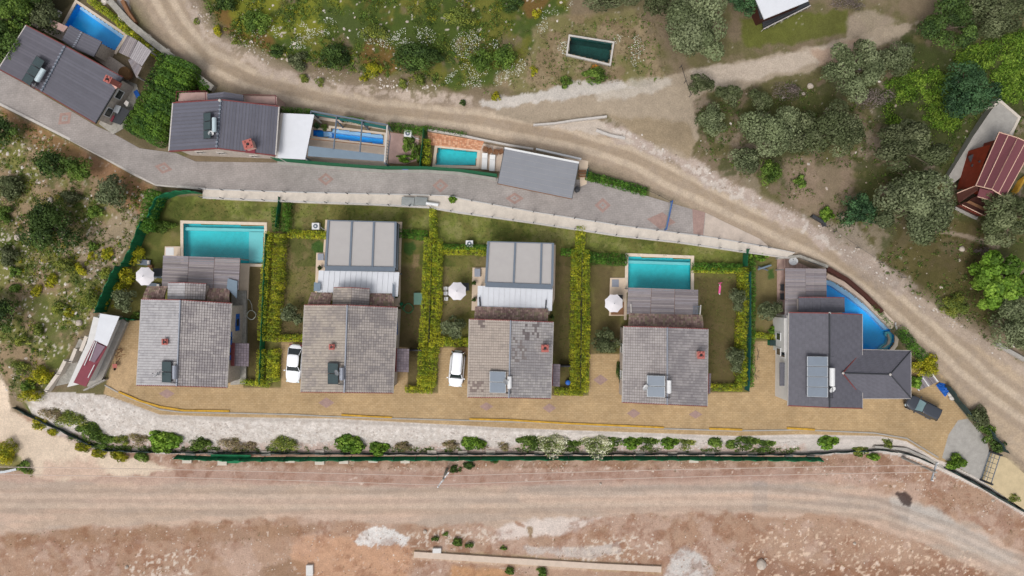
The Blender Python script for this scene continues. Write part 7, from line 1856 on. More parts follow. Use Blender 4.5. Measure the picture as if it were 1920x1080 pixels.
# house C
c = P(1010, 325, 3.6); rt = thing('flat_grey_roof_house', (c.x, c.y, 1.0), 'small house with plain grey sheet roof jutting over the paved street', 'house')
zz = 3.9; qC = Q((933, 343.8, zz - .1), (1072.7, 372.5, zz - .1), (1085.5, 305, zz + .3), (946, 277.4, zz + .3))
MB().slab(qC, 0.12).build('roof', mat('grey_sheet_roof', S(126, 128, 134), 0.6, 0.06, 0.8, fine=0.04), rt)
corr(rt.children[0], qC, 0.55, 'grey_panel', name='roof_seams', h=0.012, w=0.02, across=True)
edge_board(rt, qC[0], qC[1], 'fascia', 'brown', 0.1, 0.3, 0.0); edge_board(rt, qC[3], qC[2], 'rear_trim', 'white', 0.2, 0.2, 0.03)
for s, e in ((0, 3), (1, 2)): edge_board(rt, qC[s], qC[e], 'barge_board', 'frame_dark', 0.06, 0.2, 0.02)
fC = inset_poly(qC, 0.5); wallmesh('wall', rt, fC, 0.8, zz - .23, 'white_wall'); dC = (fC[1] - fC[0]).xy.normalized(); nC = Vector((dC.y, -dC.x, 0))
for t_ in (0.25, 0.7): window(rt, fC[0].lerp(fC[1], t_).xy.to_3d() + Vector((0, 0, 2.6)), nC, 1.4, 1.1)
door(rt, fC[0].lerp(fC[1], 0.48).xy.to_3d() + Vector((0, 0, 1.03)), nC)
lowslab('terrace', [(1040, 288), (1103, 302), (1100, 345), (1088, 350), (1086, 308)], 1, 0.1, 'cream', 'narrow cream terrace behind and right of the grey flat roof')
t = thing('wooden_steps', P(1092, 324, 1), 'three wooden steps at the right end of the grey flat roof', 'steps')
for i in range(3): MB().box(P(1085, 0, 1.3).x, P(0, 322 + i * 5, 1.3).y, 1.1, P(1099, 0, 1.3).x, P(0, 319 + i * 5, 1.3).y, 1.4 - i * 0.08).build('tread', M['brown'], t)
wall_line('rear_wall', [(1005, 279), (1090, 298)], 0.2, -0.2, 0.5, 'white', 'white double wall behind the grey flat roof')
fence('teal_screen_fence', [(1098, 335), (1101, 318)], 1.2, 'teal_screen', 'short green screen at the corner of the cream terrace', 1.2)
t = thing('waste_bin', P(1080, 357, 1), 'black bin at the right end of the grey flat roof', 'bin'); MB().lathe(P(1081, 357, 1), [(0.26, 0), (0.32, 0.85)], 10).build('body', M['black'], t); MB().lathe(P(1081, 357, 1), [(0.35, 0.852), (0.3, 0.95), (0.05, 1.0)], 10).build('lid', M['frame_dark'], t)
fence('black_rail_fence', [(1100, 322), (1150, 337), (1215, 357), (1258, 380)], 0.6, 'black', 'low dark fence along the flowering border at the dirt road', 2.2, th=0.015, h0=0.45)

# ------------------------------------------------------------------ white shed, burgundy roof and stepped wall at the left
c = P(190, 650, 2); rt = thing('long_shed', (c.x, c.y, 0), 'long narrow shed with half white, half burgundy roof left of the first house', 'shed')
MB().slab(Q((187.8, 587.8, 2.9), (176.7, 637.8, 2.9), (200.7, 649, 2.7), (223.9, 593.3, 2.7))[::-1], 0.1).build('white_roof', M['white_sheet'], rt)
qb = Q((176.7, 638.6, 2.8), (137.8, 717.4, 2.6), (161, 724.8, 2.5), (200.7, 649.8, 2.7)); MB().slab(qb[::-1], 0.08).build('burgundy_roof', M['burgundy'], rt)
MB().slab(Q((181, 643, 2.88), (168, 676, 2.83), (177, 680, 2.83), (197, 650, 2.84))[::-1], 0.04).build('faded_sheet', M['purple_sheet'], rt)
for a_, b_ in (((181, 641, 2.95), (168, 676, 2.9)), ((178, 640, 2.95), (158, 685, 2.85)), ((177, 684, 2.88), (165, 708, 2.8))): bar(rt, Q(a_, b_), 'white_pipe', 'white', 0.05)
MB().prism([(P(*p, 0).x, P(*p, 0).y) for p in ((200, 592), (232, 600), (183, 712), (152, 720), (188, 640))], 0.0, 2.45).build('wall', M['white_wall'], rt)
lowslab('side_ledge', [(223, 592), (238, 604), (190, 714), (170, 728), (163, 724), (203, 649)], 0, 0.5, 'concrete', 'pale grey ledge along the courtyard side of the long shed', 'ledge')
lowslab('side_ledge', [(187, 586), (178, 602), (169, 630), (176, 637), (187, 600)], 0.3, 0.3, 'concrete', 'thin concrete ledge along the field side of the white roof', 'ledge')
lowslab('concrete_ramp', [(150, 632), (176, 640), (138, 717), (104, 724), (118, 700)], 0, 0.25, 'rough_concrete', 'grey concrete ramp between the stepped wall and the burgundy roof', 'ramp')
t = thing('stepped_wall', P(120, 690, 0), 'stepped pale concrete wall descending beside the rocky field', 'wall')
for a_, b_, h in (((161, 633), (152, 656), 1.6), ((141, 656), (132, 678), 1.35), ((121, 678), (110, 700), 1.1), ((108, 702), (86, 732), 0.9)):
    p, q = P(*a_, h), P(*b_, h); d = (q - p).normalized(); n = Vector((-d.y, d.x, 0)); m_ = p.lerp(q, 0.5)
    MB().obox(m_, d, n, (q - p).length / 2 + 0.15, 0.2, -0.6, h).build('wall_step', M['pale_concrete'], t)
for x, y in ((152, 632), (140, 655), (120, 676), (100, 700), (78, 730)): bar(t, [P(x, y, 1.2), P(x + 14, y + 3, 1.5)], 'reinforcing_bar', 'black', 0.035)
wall_line('shed_end_wall', [(156, 732), (196, 712)], 0.14, 0, 0.7, 'concrete', 'short concrete wall at the foot of the burgundy roof')
t = thing('scrap_heap', P(218, 666, 0.03), 'tangle of brown metal frames leaning beside the long shed', 'scrap'); rr = random.Random(4)
for i in range(16):
    x, y = 210 + rr.random() * 20, 654 + rr.random() * 18; bar(t, [P(x, y, 0.1 + rr.random() * .4), P(x + rr.uniform(-10, 10), y + rr.uniform(-8, 8), 0.1 + rr.random() * .6)], 'bar', 'brown', 0.035, 5)
MB().lathe(P(216, 652, 0.05), [(0.28, 0), (0.3, 0.14), (0.12, 0.16)], 10).build('tyre', M['rubber'], t)
t = thing('wheelbarrow', P(215, 684, 0.03), 'red wheelbarrow below the scrap heap', 'wheelbarrow')
MB().hexa([P(213, 688, .35), P(217, 688, .35), P(217.5, 683.5, .35), P(212.5, 683.5, .35)], [P(211, 690, .62), P(219, 690, .62), P(219.5, 682.5, .62), P(210.5, 682.5, .62)]).build('tray', M['chim'], t)
bar(t, Q((213, 690, .4), (212, 677, .5)), 'handle', 'black', 0.03); bar(t, Q((217, 690, .4), (219, 677, .5)), 'handle', 'black', 0.03)
MB().tube(Q((214.4, 691.5, .2), (215.8, 691.5, .2)), 0.19, 12).build('wheel', M['rubber'], t)

# ------------------------------------------------------------------ cabin and its concrete terrace
zc = 1.3
lowslab('concrete_terrace', [(1855, 211.7), (1873.4, 187), (1911.6, 221), (1894, 268), (1850, 290), (1790, 342), (1773, 340), (1825, 255.6)], 1.3, 0.6, 'concrete', 'pale concrete terrace running up behind the red cabin', lo=0.6)
wall_line('parapet', [(1862, 200), (1868, 194), (1873.4, 187), (1911.6, 220), (1902, 240), (1894, 252)], 0.3, 0.2, 1.4, 'pale_concrete', 'pale parapet round the top of the cabin terrace')
wall_line('parapet', [(1824, 258), (1842, 270)], 0.2, 0.2, 1.1, 'pale_edge', 'thin pale cross wall on the cabin terrace')
c = P(1860, 320, 3); rt = thing('red_cabin', (c.x, c.y, 1.2), 'timber cabin with maroon seamed roof and red-brown wall at the right edge', 'cabin')
ze, zr = 4.6, 5.9
e0, e1 = (1873.4, 247.5), (1829.4, 348); g0, g1 = (1908, 258), (1859.5, 355); f0, f1 = (1938, 272), (1884, 370)
def seam_slope(a0, a1, b0, b1, za, zb, n):
    q = [P(*a1, za), P(*a0, za), P(*b0, zb), P(*b1, zb)]
    s = MB().slab(q, 0.14).build('roof_slope', M['maroon'], rt)
    for k in range(n + 1):
        v = k / n; up = Vector((0, 0, 0.03)); bar(s, [lerp2(q, 0, v) + up, lerp2(q, 1, v) + up], 'seam', 'pink_trim', 0.05, 5)
    for u in (0.002, 0.998): bar(s, [lerp2(q, u, 0), lerp2(q, u, 1)], 'edge_trim', 'pink_trim', 0.06, 5)
    return q
q1 = seam_slope(e0, e1, g0, g1, ze, zr, 2); q2 = seam_slope(f0, f1, g0, g1, ze + .3, zr, 2)
MB().prism([(p.x, p.y) for p in inset_poly([q1[0], q1[1], q2[1], q2[0]], 0.5)], 1.1, ze - 0.16).build('wall', M['redwood'], rt)
gable_fill(rt, (q1[0].lerp(q1[1], .05), q2[0].lerp(q2[1], .05)), (q1[1].lerp(q1[0], .05), q2[1].lerp(q2[0], .05)), (q1[3].lerp(q1[2], .05), q1[2].lerp(q1[3], .05)), 'redwood')
# lower porch roof
qp = Q((1833, 368.6, 3.6), (1837.5, 353, 3.9), (1862, 358, 4.4), (1856, 375, 4.1)); MB().slab(qp[::-1], 0.1).build('porch_roof', M['maroon'], rt); qp2 = Q((1856, 375, 4.1), (1862, 358, 4.4), (1882.7, 370, 3.9), (1877, 388.8, 3.6)); MB().slab(qp2[::-1], 0.1).build('porch_roof', M['maroon'], rt)
bar(rt, [qp[0], qp[3], qp2[3]], 'porch_trim', 'pink_trim', 0.05)
# sloping west wall of red boards, built board by board
W0, W1, W2, W3 = P(1815.6, 283, 1.9), P(1794, 356, 1.9), P(1829.0, 348.5, 4.5), P(1858, 270, 4.5)
nb = 16
for k in range(nb):
    a0, a1 = (k + 0.03) / nb, (k + 0.97) / nb
    q = [W0.lerp(W3, a0), W1.lerp(W2, a0), W1.lerp(W2, a1), W0.lerp(W3, a1)]
    MB().slab(q[::-1], 0.06).build('wall_board', M['redwood'], rt)
for x, y, z in ((1823, 297, 2.6), (1829, 313, 3.0), (1843, 306, 3.8)):
    p = P(x, y, z + 0.14); MB().obox(p, Vector((0.9, 0.4, 0)), Vector((-0.4, 0.9, 0)), 0.3, 0.4, z, z + 0.14).build('wall_lamp', M['frame_dark'], rt)
# veranda
v = Q((1793.5, 386, 2.0), (1832, 367, 2.0), (1868, 388, 2.0), (1834, 406, 2.0)); vd = MB().slab(v[::-1], 0.25).build('veranda_floor', M['darkwood'], rt)
for a_, b_ in ((v[0], v[3]), (v[3], v[2])):
    for h in (0.5, 0.95): bar(vd, [a_ + Vector((0, 0, h)), b_ + Vector((0, 0, h))], 'veranda_rail', 'pink_trim' if h > .6 else 'redwood', 0.045, 5)
MB().slab(Q((1812, 379, 2.3), (1818, 376, 2.3), (1852, 392, 2.3), (1848, 396, 2.3))[::-1], 0.06).build('veranda_bench', M['brown'], vd)
MB().slab(Q((1794, 362, 3.4), (1829.4, 349, 3.6), (1838, 354, 3.6), (1798, 381, 2.1))[::-1], 0.1).build('veranda_wall', M['darkwood'], rt)
bar(rt, Q((1794.7, 362, 3.5), (1829.4, 348, 3.7)), 'porch_trim', 'pink_trim', 0.05)
wall_line('cabin_footing', [(1790, 388), (1810, 398), (1833, 409)], 0.35, -0.2, 0.3, 'concrete', 'low concrete strip in front of the cabin veranda')
t = thing('timber_pile', G(1903, 352), 'heap of yellow sawn planks right of the cabin', 'planks')
for i in range(7): p = G(1900 + i * 2, 356 - i * 2); MB().obox(p, Vector((0.5, 0.86, 0)), Vector((-0.86, 0.5, 0)), 1.2, 0.12, p.z + i * 0.06, p.z + 0.1 + i * 0.06).build('plank', M['yellow'], t)
# white-roofed building, top right
c = P(1465, 10, 4); rt = thing('white_roofed_building', (c.x, c.y, 1.2), 'white-roofed building cut by the top edge', 'building')
MB().slab(Q((1433, 36, 4.2), (1516, 2, 4.2), (1500, -40, 4.5), (1414, -8, 4.5)), 0.15).build('roof', M['white_sheet'], rt)
MB().prism([(P(*p, 4.2).x, P(*p, 4.2).y) for p in ((1434, 30), (1510, 0), (1497, -34), (1418, -6))], 1.0, 4.0).build('wall', M['darkwood'], rt)
MB().slab(Q((1432, 56, 1.9), (1520, 12, 1.9), (1514, 0, 1.9), (1430, 40, 1.9)), 0.2).build('veranda', M['frame_dark'], rt)
bar(rt, Q((1432, 54, 2.6), (1520, 10, 2.6)), 'rail', 'pale_edge', 0.06); bar(rt, Q((1434, 48, 2.9), (1518, 5, 2.9)), 'rail', 'frame_dark', 0.06)
for k in range(8): p = P(1432 + k * 12.5, 54 - k * 6.3, 2.6); bar(rt, [p, Vector((p.x, p.y, 1.8))], 'baluster', 'pale_edge', 0.04, 4)
MB().slab(Q((1426, 36, 3.6), (1434, 33, 3.6), (1430, 10, 3.7), (1418, 4, 3.7)), 0.1).build('side_roof', M['frame_dark'], rt)
# water tank in the hollow
zt_ = gz(P(1106, 95, 1.3).x, P(1106, 95, 1.3).y)
TK_ = [(1069, 68.5), (1148.5, 81), (1142.5, 119.5), (1064.5, 101)]
rp = pool('water_reservoir', TK_, zt_ + 0.35, 'rectangular concrete reservoir of dark green water in the hollow on the hill', ('pool_green',), cop=0.2, copm='pale_edge', wz=0.5, depth=2.2, water='water_dark')
rp['category'] = 'reservoir'
w = [P(a, b, zt_) for a, b in TK_]; w2 = inset_poly([P(a, b, zt_ + 0.35) for a, b in TK_], -0.19); w1 = inset_poly([P(a, b, zt_ + 0.35) for a, b in TK_], -0.02); a = MB()
for i in range(4):
    j = (i + 1) % 4; a.hexa([Vector((*p.xy, zt_ - 0.6)) for p in (w1[i], w1[j], w2[j], w2[i])], [Vector((*p.xy, zt_ + 0.22)) for p in (w1[i], w1[j], w2[j], w2[i])])
a.build('outer_wall', M['concrete'], rp)
# ------------------------------------------------------------------ solar water heaters, dishes, air conditioners, parasols, cars, small things
def heater(px, py, z, rot, n, pw, pd, label, panel='panel_dark', tank='tank', tank_l=1.3, mirror=1, th=0.32, slope=0.0):
    """px,py: centre of the panels seen on the roof; panels stacked along local y, tank on the +x side"""
    p = P(px, py, z + 0.5); p.z = z
    rt = thing('solar_water_heater', p, label, 'solar heater')
    ax = Vector((math.cos(rot), math.sin(rot), 0)) * mirror; ay = Vector((-math.sin(rot), math.cos(rot), 0)); L = n * (pw + 0.06)
    W_ = lambda x, y, h: p + ax * x + ay * y + Vector((0, 0, h))
    zf = lambda x: 0.25 + (x + pd / 2) / pd * 0.45
    for i in range(n):
        y0 = -L / 2 + i * (pw + 0.06); y1 = y0 + pw
        t = [W_(-pd / 2, y0, zf(-pd / 2)), W_(pd / 2, y0, zf(pd / 2)), W_(pd / 2, y1, zf(pd / 2)), W_(-pd / 2, y1, zf(-pd / 2))]
        f = MB().slab(t, 0.09).build('collector_frame', M['steel' if panel == 'panel_grey' else 'frame_dark'], rt)
        q = [t[0].lerp(t[2], .03), t[1].lerp(t[3], .03), t[2].lerp(t[0], .03), t[3].lerp(t[1], .03)]
        MB().slab([v + Vector((0, 0, 0.015)) for v in q], 0.012).build('collector_glass', M[panel], f)
    c = pd / 2 + 0.42
    MB().tube([W_(c, -tank_l / 2 - .06, .78), W_(c, -tank_l / 2, .78)], th * 0.7, 12).build('tank_end', M[tank], rt)
    MB().tube([W_(c, -tank_l / 2, .78), W_(c, tank_l / 2, .78)], th, 14).build('tank', M[tank], rt)
    for s in (-1, 1):
        bar(rt, [W_(c, s * tank_l * .4, 0.0), W_(c, s * tank_l * .4, .5)], 'leg', 'frame_dark', 0.03, 5)
        bar(rt, [W_(-pd / 2, s * L * .45, 0.0), W_(-pd / 2, s * L * .45, .2)], 'leg', 'frame_dark', 0.03, 5)
        bar(rt, [W_(-pd / 2, s * L * .5, .2), W_(c + .2, s * L * .5, .7)], 'frame_rail', 'frame_dark', 0.03, 5)
    bar(rt, [W_(c, -tank_l / 2, .8), W_(c + .1, -L / 2 - .1, .6), W_(pd / 2, -L / 2 - .05, .6)], 'pipe', 'frame_dark', 0.03, 5)
    return rt
def dish(px, py, z, az, label, r=0.38, face=0.7):
    p = P(px, py, z + 0.5); p.z = z; rt = thing('satellite_dish', p, label, 'satellite dish')
    bar(rt, [p, p + Vector((0, 0, 0.55))], 'mast', 'steel', 0.03, 6)
    d = Vector((math.cos(az) * math.cos(face), math.sin(az) * math.cos(face), math.sin(face))); c = p + Vector((0, 0, 0.6))
    t = d.cross(Vector((0, 0, 1))).normalized(); b = d.cross(t); a = MB(); vs = [c - d * 0.08]; N = 14
    for k, (rr_, dz) in enumerate(((0.5, -0.05), (1.0, 0.03))):
        vs += [c + d * dz + (t * math.cos(i * 2 * math.pi / N) + b * math.sin(i * 2 * math.pi / N)) * r * rr_ for i in range(N)]
    fs = [(0, 1 + i, 1 + (i + 1) % N) for i in range(N)] + [(1 + i, 1 + N + i, 1 + N + (i + 1) % N, 1 + (i + 1) % N) for i in range(N)]
    a.add(vs, fs); a.add([v - d * 0.02 for v in vs], [tuple(reversed(f)) for f in fs]); a.build('reflector', M['white'], rt)
    bar(rt, [c - b * r * 0.9, c + d * r * 1.1], 'feed_arm', 'steel', 0.018, 5); MB().lathe(c + d * r * 1.1, [(0.05, -0.05), (0.05, 0.05)], 8).build('feed_horn', M['frame_dark'], rt)
    return rt
heater(62, 132, 5.05, math.radians(-31) + math.pi * 0, 3, 1.0, 1.45, 'dark three-panel solar heater with silver tank on the turned top-left roof', tank_l=1.5, th=0.27)
heater(388, 235, 5.75, 0.0, 3, 0.88, 1.0, 'dark three-panel solar heater with silver tank on the ribbed roof beside the white canopy', tank_l=1.45, th=0.24)
heater(312, 697, 5.5, 0.0, 2, 1.1, 1.25, 'dark solar heater with grey tank on the leftmost tiled roof', tank='tank_grey', tank_l=1.4, th=0.27)
heater(624, 700, 5.55, 0.0, 2, 1.1, 1.25, 'dark green solar heater with grey tank on the patchy second tiled roof', tank='tank_grey', tank_l=1.3, th=0.27)
heater(933, 716, 5.5, 0.0, 2, 1.12, 1.75, 'grey solar heater with white tank on the third tiled roof', 'panel_grey', 'white', 1.25, th=0.24)
heater(1230, 724, 5.6, 0.0, 2, 1.12, 1.85, 'grey solar heater with white tank on the fourth tiled roof', 'panel_grey', 'white', 1.35, th=0.25)
heater(1533, 706, 5.5, 0.0, 4, 1.05, 2.05, 'large four-panel grey solar heater on the dark L-shaped roof', 'panel_grey', 'white', 1.9, th=0.28)
t = thing('solar_water_heater', P(775, 377, 1.05), 'dark two-part solar panel with white cylinder lying on the pale wall walk', 'solar heater')
for x0, x1 in ((752, 775.5), (776.5, 800)): MB().slab(Q((x0, 385, 1.3), (x1, 386, 1.3), (x1 + 1.5, 370.5, 1.5), (x0 + 1.5, 369, 1.5)), 0.1).build('collector', M['panel_dark'], t)
MB().tube(Q((799, 381, 1.4), (822, 384, 1.4)), 0.2, 12).build('tank', M['white'], t)
for x, y in ((755, 384), (797, 385), (755, 371), (797, 372)): bar(t, [P(x, y, 1.25), Vector((*P(x, y, 1.25).xy, 1.05))], 'leg', 'frame_dark', 0.03, 5)
dish(65, 160, 4.9, 2.2, 'satellite dish just below the heater on the turned top-left roof', 0.3); dish(396, 250, 5.8, -0.9, 'satellite dish below the tank on the ribbed roof', 0.3)
dish(294, 703, 5.3, 2.6, 'white satellite dish left of the heater on the leftmost tiled roof', 0.36, 0.3); dish(631, 699, 6.1, 0.4, 'narrow white dish over the heater of the second tiled roof', 0.34, 0.3)
dish(948, 716, 5.9, 0.6, 'white satellite dish between panels and tank on the third roof', 0.36, 0.5); dish(1210, 727, 5.5, 2.6, 'white satellite dish left of the heater on the fourth roof', 0.36, 0.5)
dish(1560, 730, 5.6, -1.0, 'round white dish below the tank on the dark L-shaped roof', 0.38, 1.0); dish(1679, 611, 0.4, 0.2, 'grey satellite dish on the rim of the curved pool', 0.42, 0.8)

dish(1487, 490, 0.5, 2.4, 'large white dish on the plank deck of the dark-roofed house', 0.5, 1.0)
def ac(px, py, z, rot, label):
    p = P(px, py, z + 0.7); p.z = z; rt = thing('air_conditioner', p, label, 'air conditioner'); ax = Vector((math.cos(rot), math.sin(rot), 0)); ay = Vector((-ax.y, ax.x, 0))
    MB().obox(p, ax, ay, 0.42, 0.38, z + 0.12, z + 0.7).build('casing', M['white'], rt)
    MB().lathe(p + Vector((0, 0, 0)), [(0.27, 0.701), (0.27, 0.72), (0.24, 0.74)], 16).build('fan_guard', M['slate_frame'], rt)
    MB().lathe(p, [(0.1, 0.741), (0.09, 0.76)], 10).build('fan_hub', M['white'], rt)
    for s in (-1, 1): MB().obox(p + ax * s * 0.3, ax, ay, 0.05, 0.36, z, z + 0.119).build('foot', M['frame_dark'], rt)
    bar(rt, [p + ax * 0.42 + Vector((0, 0, .3)), p + ax * 0.7 - ay * 0.3 + Vector((0, 0, .1)), p + ax * 1.3 - ay * 0.4 + Vector((0, 0, .06))], 'pipe', 'white', 0.035, 5)
ac(591.5, 424, 0.0, 0.0, 'square white heat pump on the grass strip above the second garden'); ac(880, 457, 0.0, 0.0, 'square white heat pump above the third garden'); ac(764.5, 250, 1.1, -0.1, 'white heat pump at the hedge beside the steel pergola')

def parasol(px, py, z, r, label, table=True, tilt=0.0):
    top = z + 2.5; c = P(px, py, top); base = Vector((c.x, c.y, z)); rt = thing('parasol', base, label, 'parasol', 'white parasols in the gardens')
    for i in range(8):
        a0, a1 = (i + .5) * math.pi / 4, (i + 1.5) * math.pi / 4
        e0 = c + Vector((math.cos(a0), math.sin(a0), 0)) * r - Vector((0, 0, .42)); e1 = c + Vector((math.cos(a1), math.sin(a1), 0)) * r - Vector((0, 0, .42))
        m_ = (e0 + e1) / 2 + Vector((0, 0, .03)) - (e0 + e1 - 2 * c).xy.to_3d() * 0.02; h0, h1 = c.lerp(e0, .5) + Vector((0, 0, 0.0)), c.lerp(e1, .5)
        up = [c, e0, m_, e1]; dn = [v - Vector((0, 0, .02)) for v in up]
        MB().add(up + dn, [(0, 1, 2, 3), (7, 6, 5, 4), (0, 4, 5, 1), (1, 5, 6, 2), (2, 6, 7, 3), (3, 7, 4, 0)]).build('canopy_panel', M['canvas'], rt)
        bar(rt, [c - Vector((0, 0, .03)), e0 - Vector((0, 0, .035))], 'rib', 'steel', 0.012, 4)
    bar(rt, [base, c + Vector((0, 0, .02))], 'pole', 'steel', 0.03, 8); MB().lathe(c, [(0.05, 0.0), (0.05, .06), (.02, .1)], 8).build('finial', M['slate_frame'], rt)
    MB().lathe(base, [(0.32, 0), (.3, .08)], 12).build('foot', M['concrete'], rt)
    if table:
        b = base + Vector((0.7, 0.5, 0)); t = thing('shadow_table', b, 'dark table standing in for the shadow of the ' + label, 'table')  # dark top set up and right of the pole, imitating the parasol's shadow
        MB().obox(b, Vector((1, 0, 0)), Vector((0, 1, 0)), 0.55, 0.45, z + .7, z + .75).build('table_top', M['frame_dark'], t)
        for s in (-1, 1):
            for r_ in (-1, 1): MB().obox(b + Vector((s * .48, r_ * .38, 0)), Vector((1, 0, 0)), Vector((0, 1, 0)), .03, .03, z, z + .698).build('leg', M['frame_dark'], t)
parasol(268, 518, 0, 1.12, 'white parasol beside the green net and the first house'); parasol(856.5, 546, 0, 1.1, 'white parasol on the lawn of the third house'); parasol(1152, 569, 0.12, 1.1, 'white parasol on the terrace of the fourth house')
for x, y, l in ((270, 492, 'dark lounger above the first white parasol'), (297, 516, 'dark lounger between the parasol and the first timber pergola'), (288, 536, 'blue-grey lounger below the first white parasol')):
    p = P(x, y, 0.3); p.z = 0; t = thing('sun_lounger', p, l, 'sun lounger', 'dark loungers by the first parasol')
    MB().obox(p, Vector((1, -.1, 0)), Vector((.1, 1, 0)), .75 if y != 516 else .5, .32, .25, .34).build('seat', M['slate_frame'], t); MB().obox(p + Vector((.55, 0, 0)), Vector((1, 0, 0)), Vector((0, 1, 0)), .14, .2, .342, .42).build('pillow', M['pale_edge'], t)
    for s in (-1, 1):
        for r in (-1, 1): MB().obox(p + Vector((s * .42, r * .26, 0)), Vector((1, 0, 0)), Vector((0, 1, 0)), .025, .025, 0, .249).build('leg', M['frame_dark'], t)
o = MB().box(P(280, 503, 0).x, P(280, 503, 0).y, 0, P(288, 497, 0).x, P(288, 497, 0).y, .4).build('side_table', M['brown'], None, off=P(284, 500, 0)); tag(o, 'small square wooden table between the dark loungers', 'side table')
for x, y, l in ((837, 541, 'upper'), (837, 550, 'middle'), (838, 560, 'lower')): chair(x, y, -1.57, l + ' white chair of the row left of the third garden parasol', 'white', 0.0, 0.7, 'white chairs beside the parasol')
for x, y, l in ((1466, 539, 'upper dark square seat on the plank deck'), (1466, 556, 'lower dark square seat on the plank deck')): chair(x, y, 1.57, l, 'frame_dark', 0.14, 1.35, 'dark deck seats')
for x, y, l in ((600, 503, 'left small dark pot beside the first fabric pergola'), (889, 531, 'upper dark pot on the terrace of the third house'), (889, 562, 'lower brown pot on the terrace of the third house'), (1035, 594, 'wire basket pot at the right end of the third canopy'), (744, 555, 'dark pots at the right end of the second canopy')):
    p = P(x, y, .3); p.z = .12; t = thing('plant_pot', p, l, 'plant pot'); MB().lathe(p, [(.13, 0), (.2, .32), (.17, .33)], 10).build('pot', M['darkwood'], t)
    Vq, Fq, Cq = foliage_data(.3, .5, 0.0, 'dark', int(x)); o = npmesh('plant', Vq + np.array([0, 0, .3]), Fq, Cq, M['leaf'], t)
def coil(px, py, r, m, label, tail):
    p = P(px, py, .1); t = thing('garden_hose', (p.x, p.y, 0), label, 'hose'); pts = []
    for i in range(90): a = i * 0.42; rr_ = r * (1 + .06 * math.sin(i * 1.7)); pts.append(Vector((p.x + math.cos(a) * rr_, p.y + math.sin(a) * rr_, .05 + .002 * i)))
    MB().tube(pts, .03, 5).build('coil', M[m], t); MB().tube([P(*q, .06) for q in tail], .03, 5).build('loose_end', M[m], t)
coil(471.5, 590.5, .52, 'hose_w', 'coiled pale hose on the lawn right of the first house', [(463, 560), (468, 563), (472, 572), (473, 582)]); coil(766, 578, .55, 'hose_g', 'thin green hose loop on the lawn right of the second house', [(748, 568), (752, 575), (757, 582)])
o = MB().box(P(777, 571, 0).x, P(777, 571, 0).y, 0.0, P(793, 549, 0).x, P(793, 549, 0).y, .5).build('lidded_box', M['green_tarp'], None, off=P(785, 560, 0)); tag(o, 'grey-green covered box on the lawn beside the second hedge', 'box')
t = thing('watering_can', P(753, 570, 0), 'green watering can at the corner of the second house', 'watering can'); MB().lathe(P(753, 570, 0), [(.2, 0), (.22, .3), (.12, .42)], 10).build('body', M['green_panel'], t); bar(t, [P(753, 570, .2) + Vector((.2, 0, 0)), P(753, 570, .4) + Vector((.5, -.1, 0))], 'spout', 'green_panel', .03)
t = thing('toy_scooter', P(1350, 541, 0), 'pink toy scooter lying on the lawn right of the fourth pool', 'toy'); 
MB().obox(P(1349, 543, 0), Vector((.1, 1, 0)), Vector((-1, .1, 0)), .5, .11, .06, .12).build('deck', M['pink_toy'], t); bar(t, Q((1350, 536, .1), (1351, 530, .5)), 'stem', 'pink_toy', .04); bar(t, Q((1347, 531, .5), (1354, 530, .5)), 'handlebar', 'pink_toy', .035)
for y in (534.5, 551): MB().tube([P(1348.5, y, .1), P(1350, y, .1)], .1, 10).build('wheel', M['white'], t)
t = thing('lawn_slide', G(1434, 501), 'blue-grey bar-shaped toy slide on the narrow lawn', 'slide'); bar(t, Q((1421, 505, .3), (1446, 497, .5)), 'beam', 'blue_grey', .12); bar(t, Q((1422, 500, .3), (1440, 507, .3)), 'cross_beam', 'slate_frame', .07)
t = thing('blue_barrel', P(1064, 716, 0), 'blue barrel in the side yard right of the third house', 'barrel'); MB().lathe(P(1064, 716, 0), [(.28, 0), (.32, .4), (.28, .8)], 12).build('body', M['blue_tarp'], t); MB().lathe(P(1064, 716, 0), [(.25, .802), (.1, .84)], 12).build('lid', M['blue'], t)
t = thing('wheeled_bin', P(1451, 645, 0), 'dark green bin beside the white wall of the dark-roofed house', 'bin'); c = P(1450, 643, .8); MB().box(c.x - .4, c.y - .3, .03, c.x + .4, c.y + .3, .8).build('body', M['green_panel'], t); MB().box(c.x - .42, c.y - .32, .802, c.x + .42, c.y + .32, .88).build('lid', M['dark_net'], t)
for x, y, sgn, l in ((1419, 663, 1, 'upper bare branch lying on the paving right of the last hedge'), (1418, 700, -1, 'lower bare branch lying on the paving right of the last hedge')):
    t = thing('dead_branch', P(x, y, .03), l, 'branch'); bar(t, [P(x, y - 12, .08), P(x + 3 * sgn, y, .1), P(x + 1, y + 12, .08)], 'stem', 'bark', .035, 5); bar(t, [P(x + 2, y - 2, .1), P(x + 6, y - 6, .12)], 'twig', 'bark', .02, 4); bar(t, [P(x, y + 4, .1), P(x + 6, y + 8, .12)], 'twig', 'bark', .02, 4)
t = thing('blue_tarp_pile', P(1770, 728, 0), 'blue tarpaulin draped over sacks beside the black net fence', 'tarp'); rng = np.random.default_rng(5)
q = Q((1754, 722, .1), (1768, 713, .1), (1784, 733, .1), (1772, 744, .1)); a = MB(); N = 9; vs = []
for i in range(N):
    for j in range(N):
        p = lerp2(q, i / (N - 1), j / (N - 1)); e = min(i, j, N - 1 - i, N - 1 - j); p.z = .05 + min(e, 2) * .2 + rng.uniform(0, .14); vs.append(p)
a.add(vs, [(i * N + j, i * N + j + 1, (i + 1) * N + j + 1, (i + 1) * N + j) for i in range(N - 1) for j in range(N - 1)]); a.build('sheet', M['blue_tarp'], t)
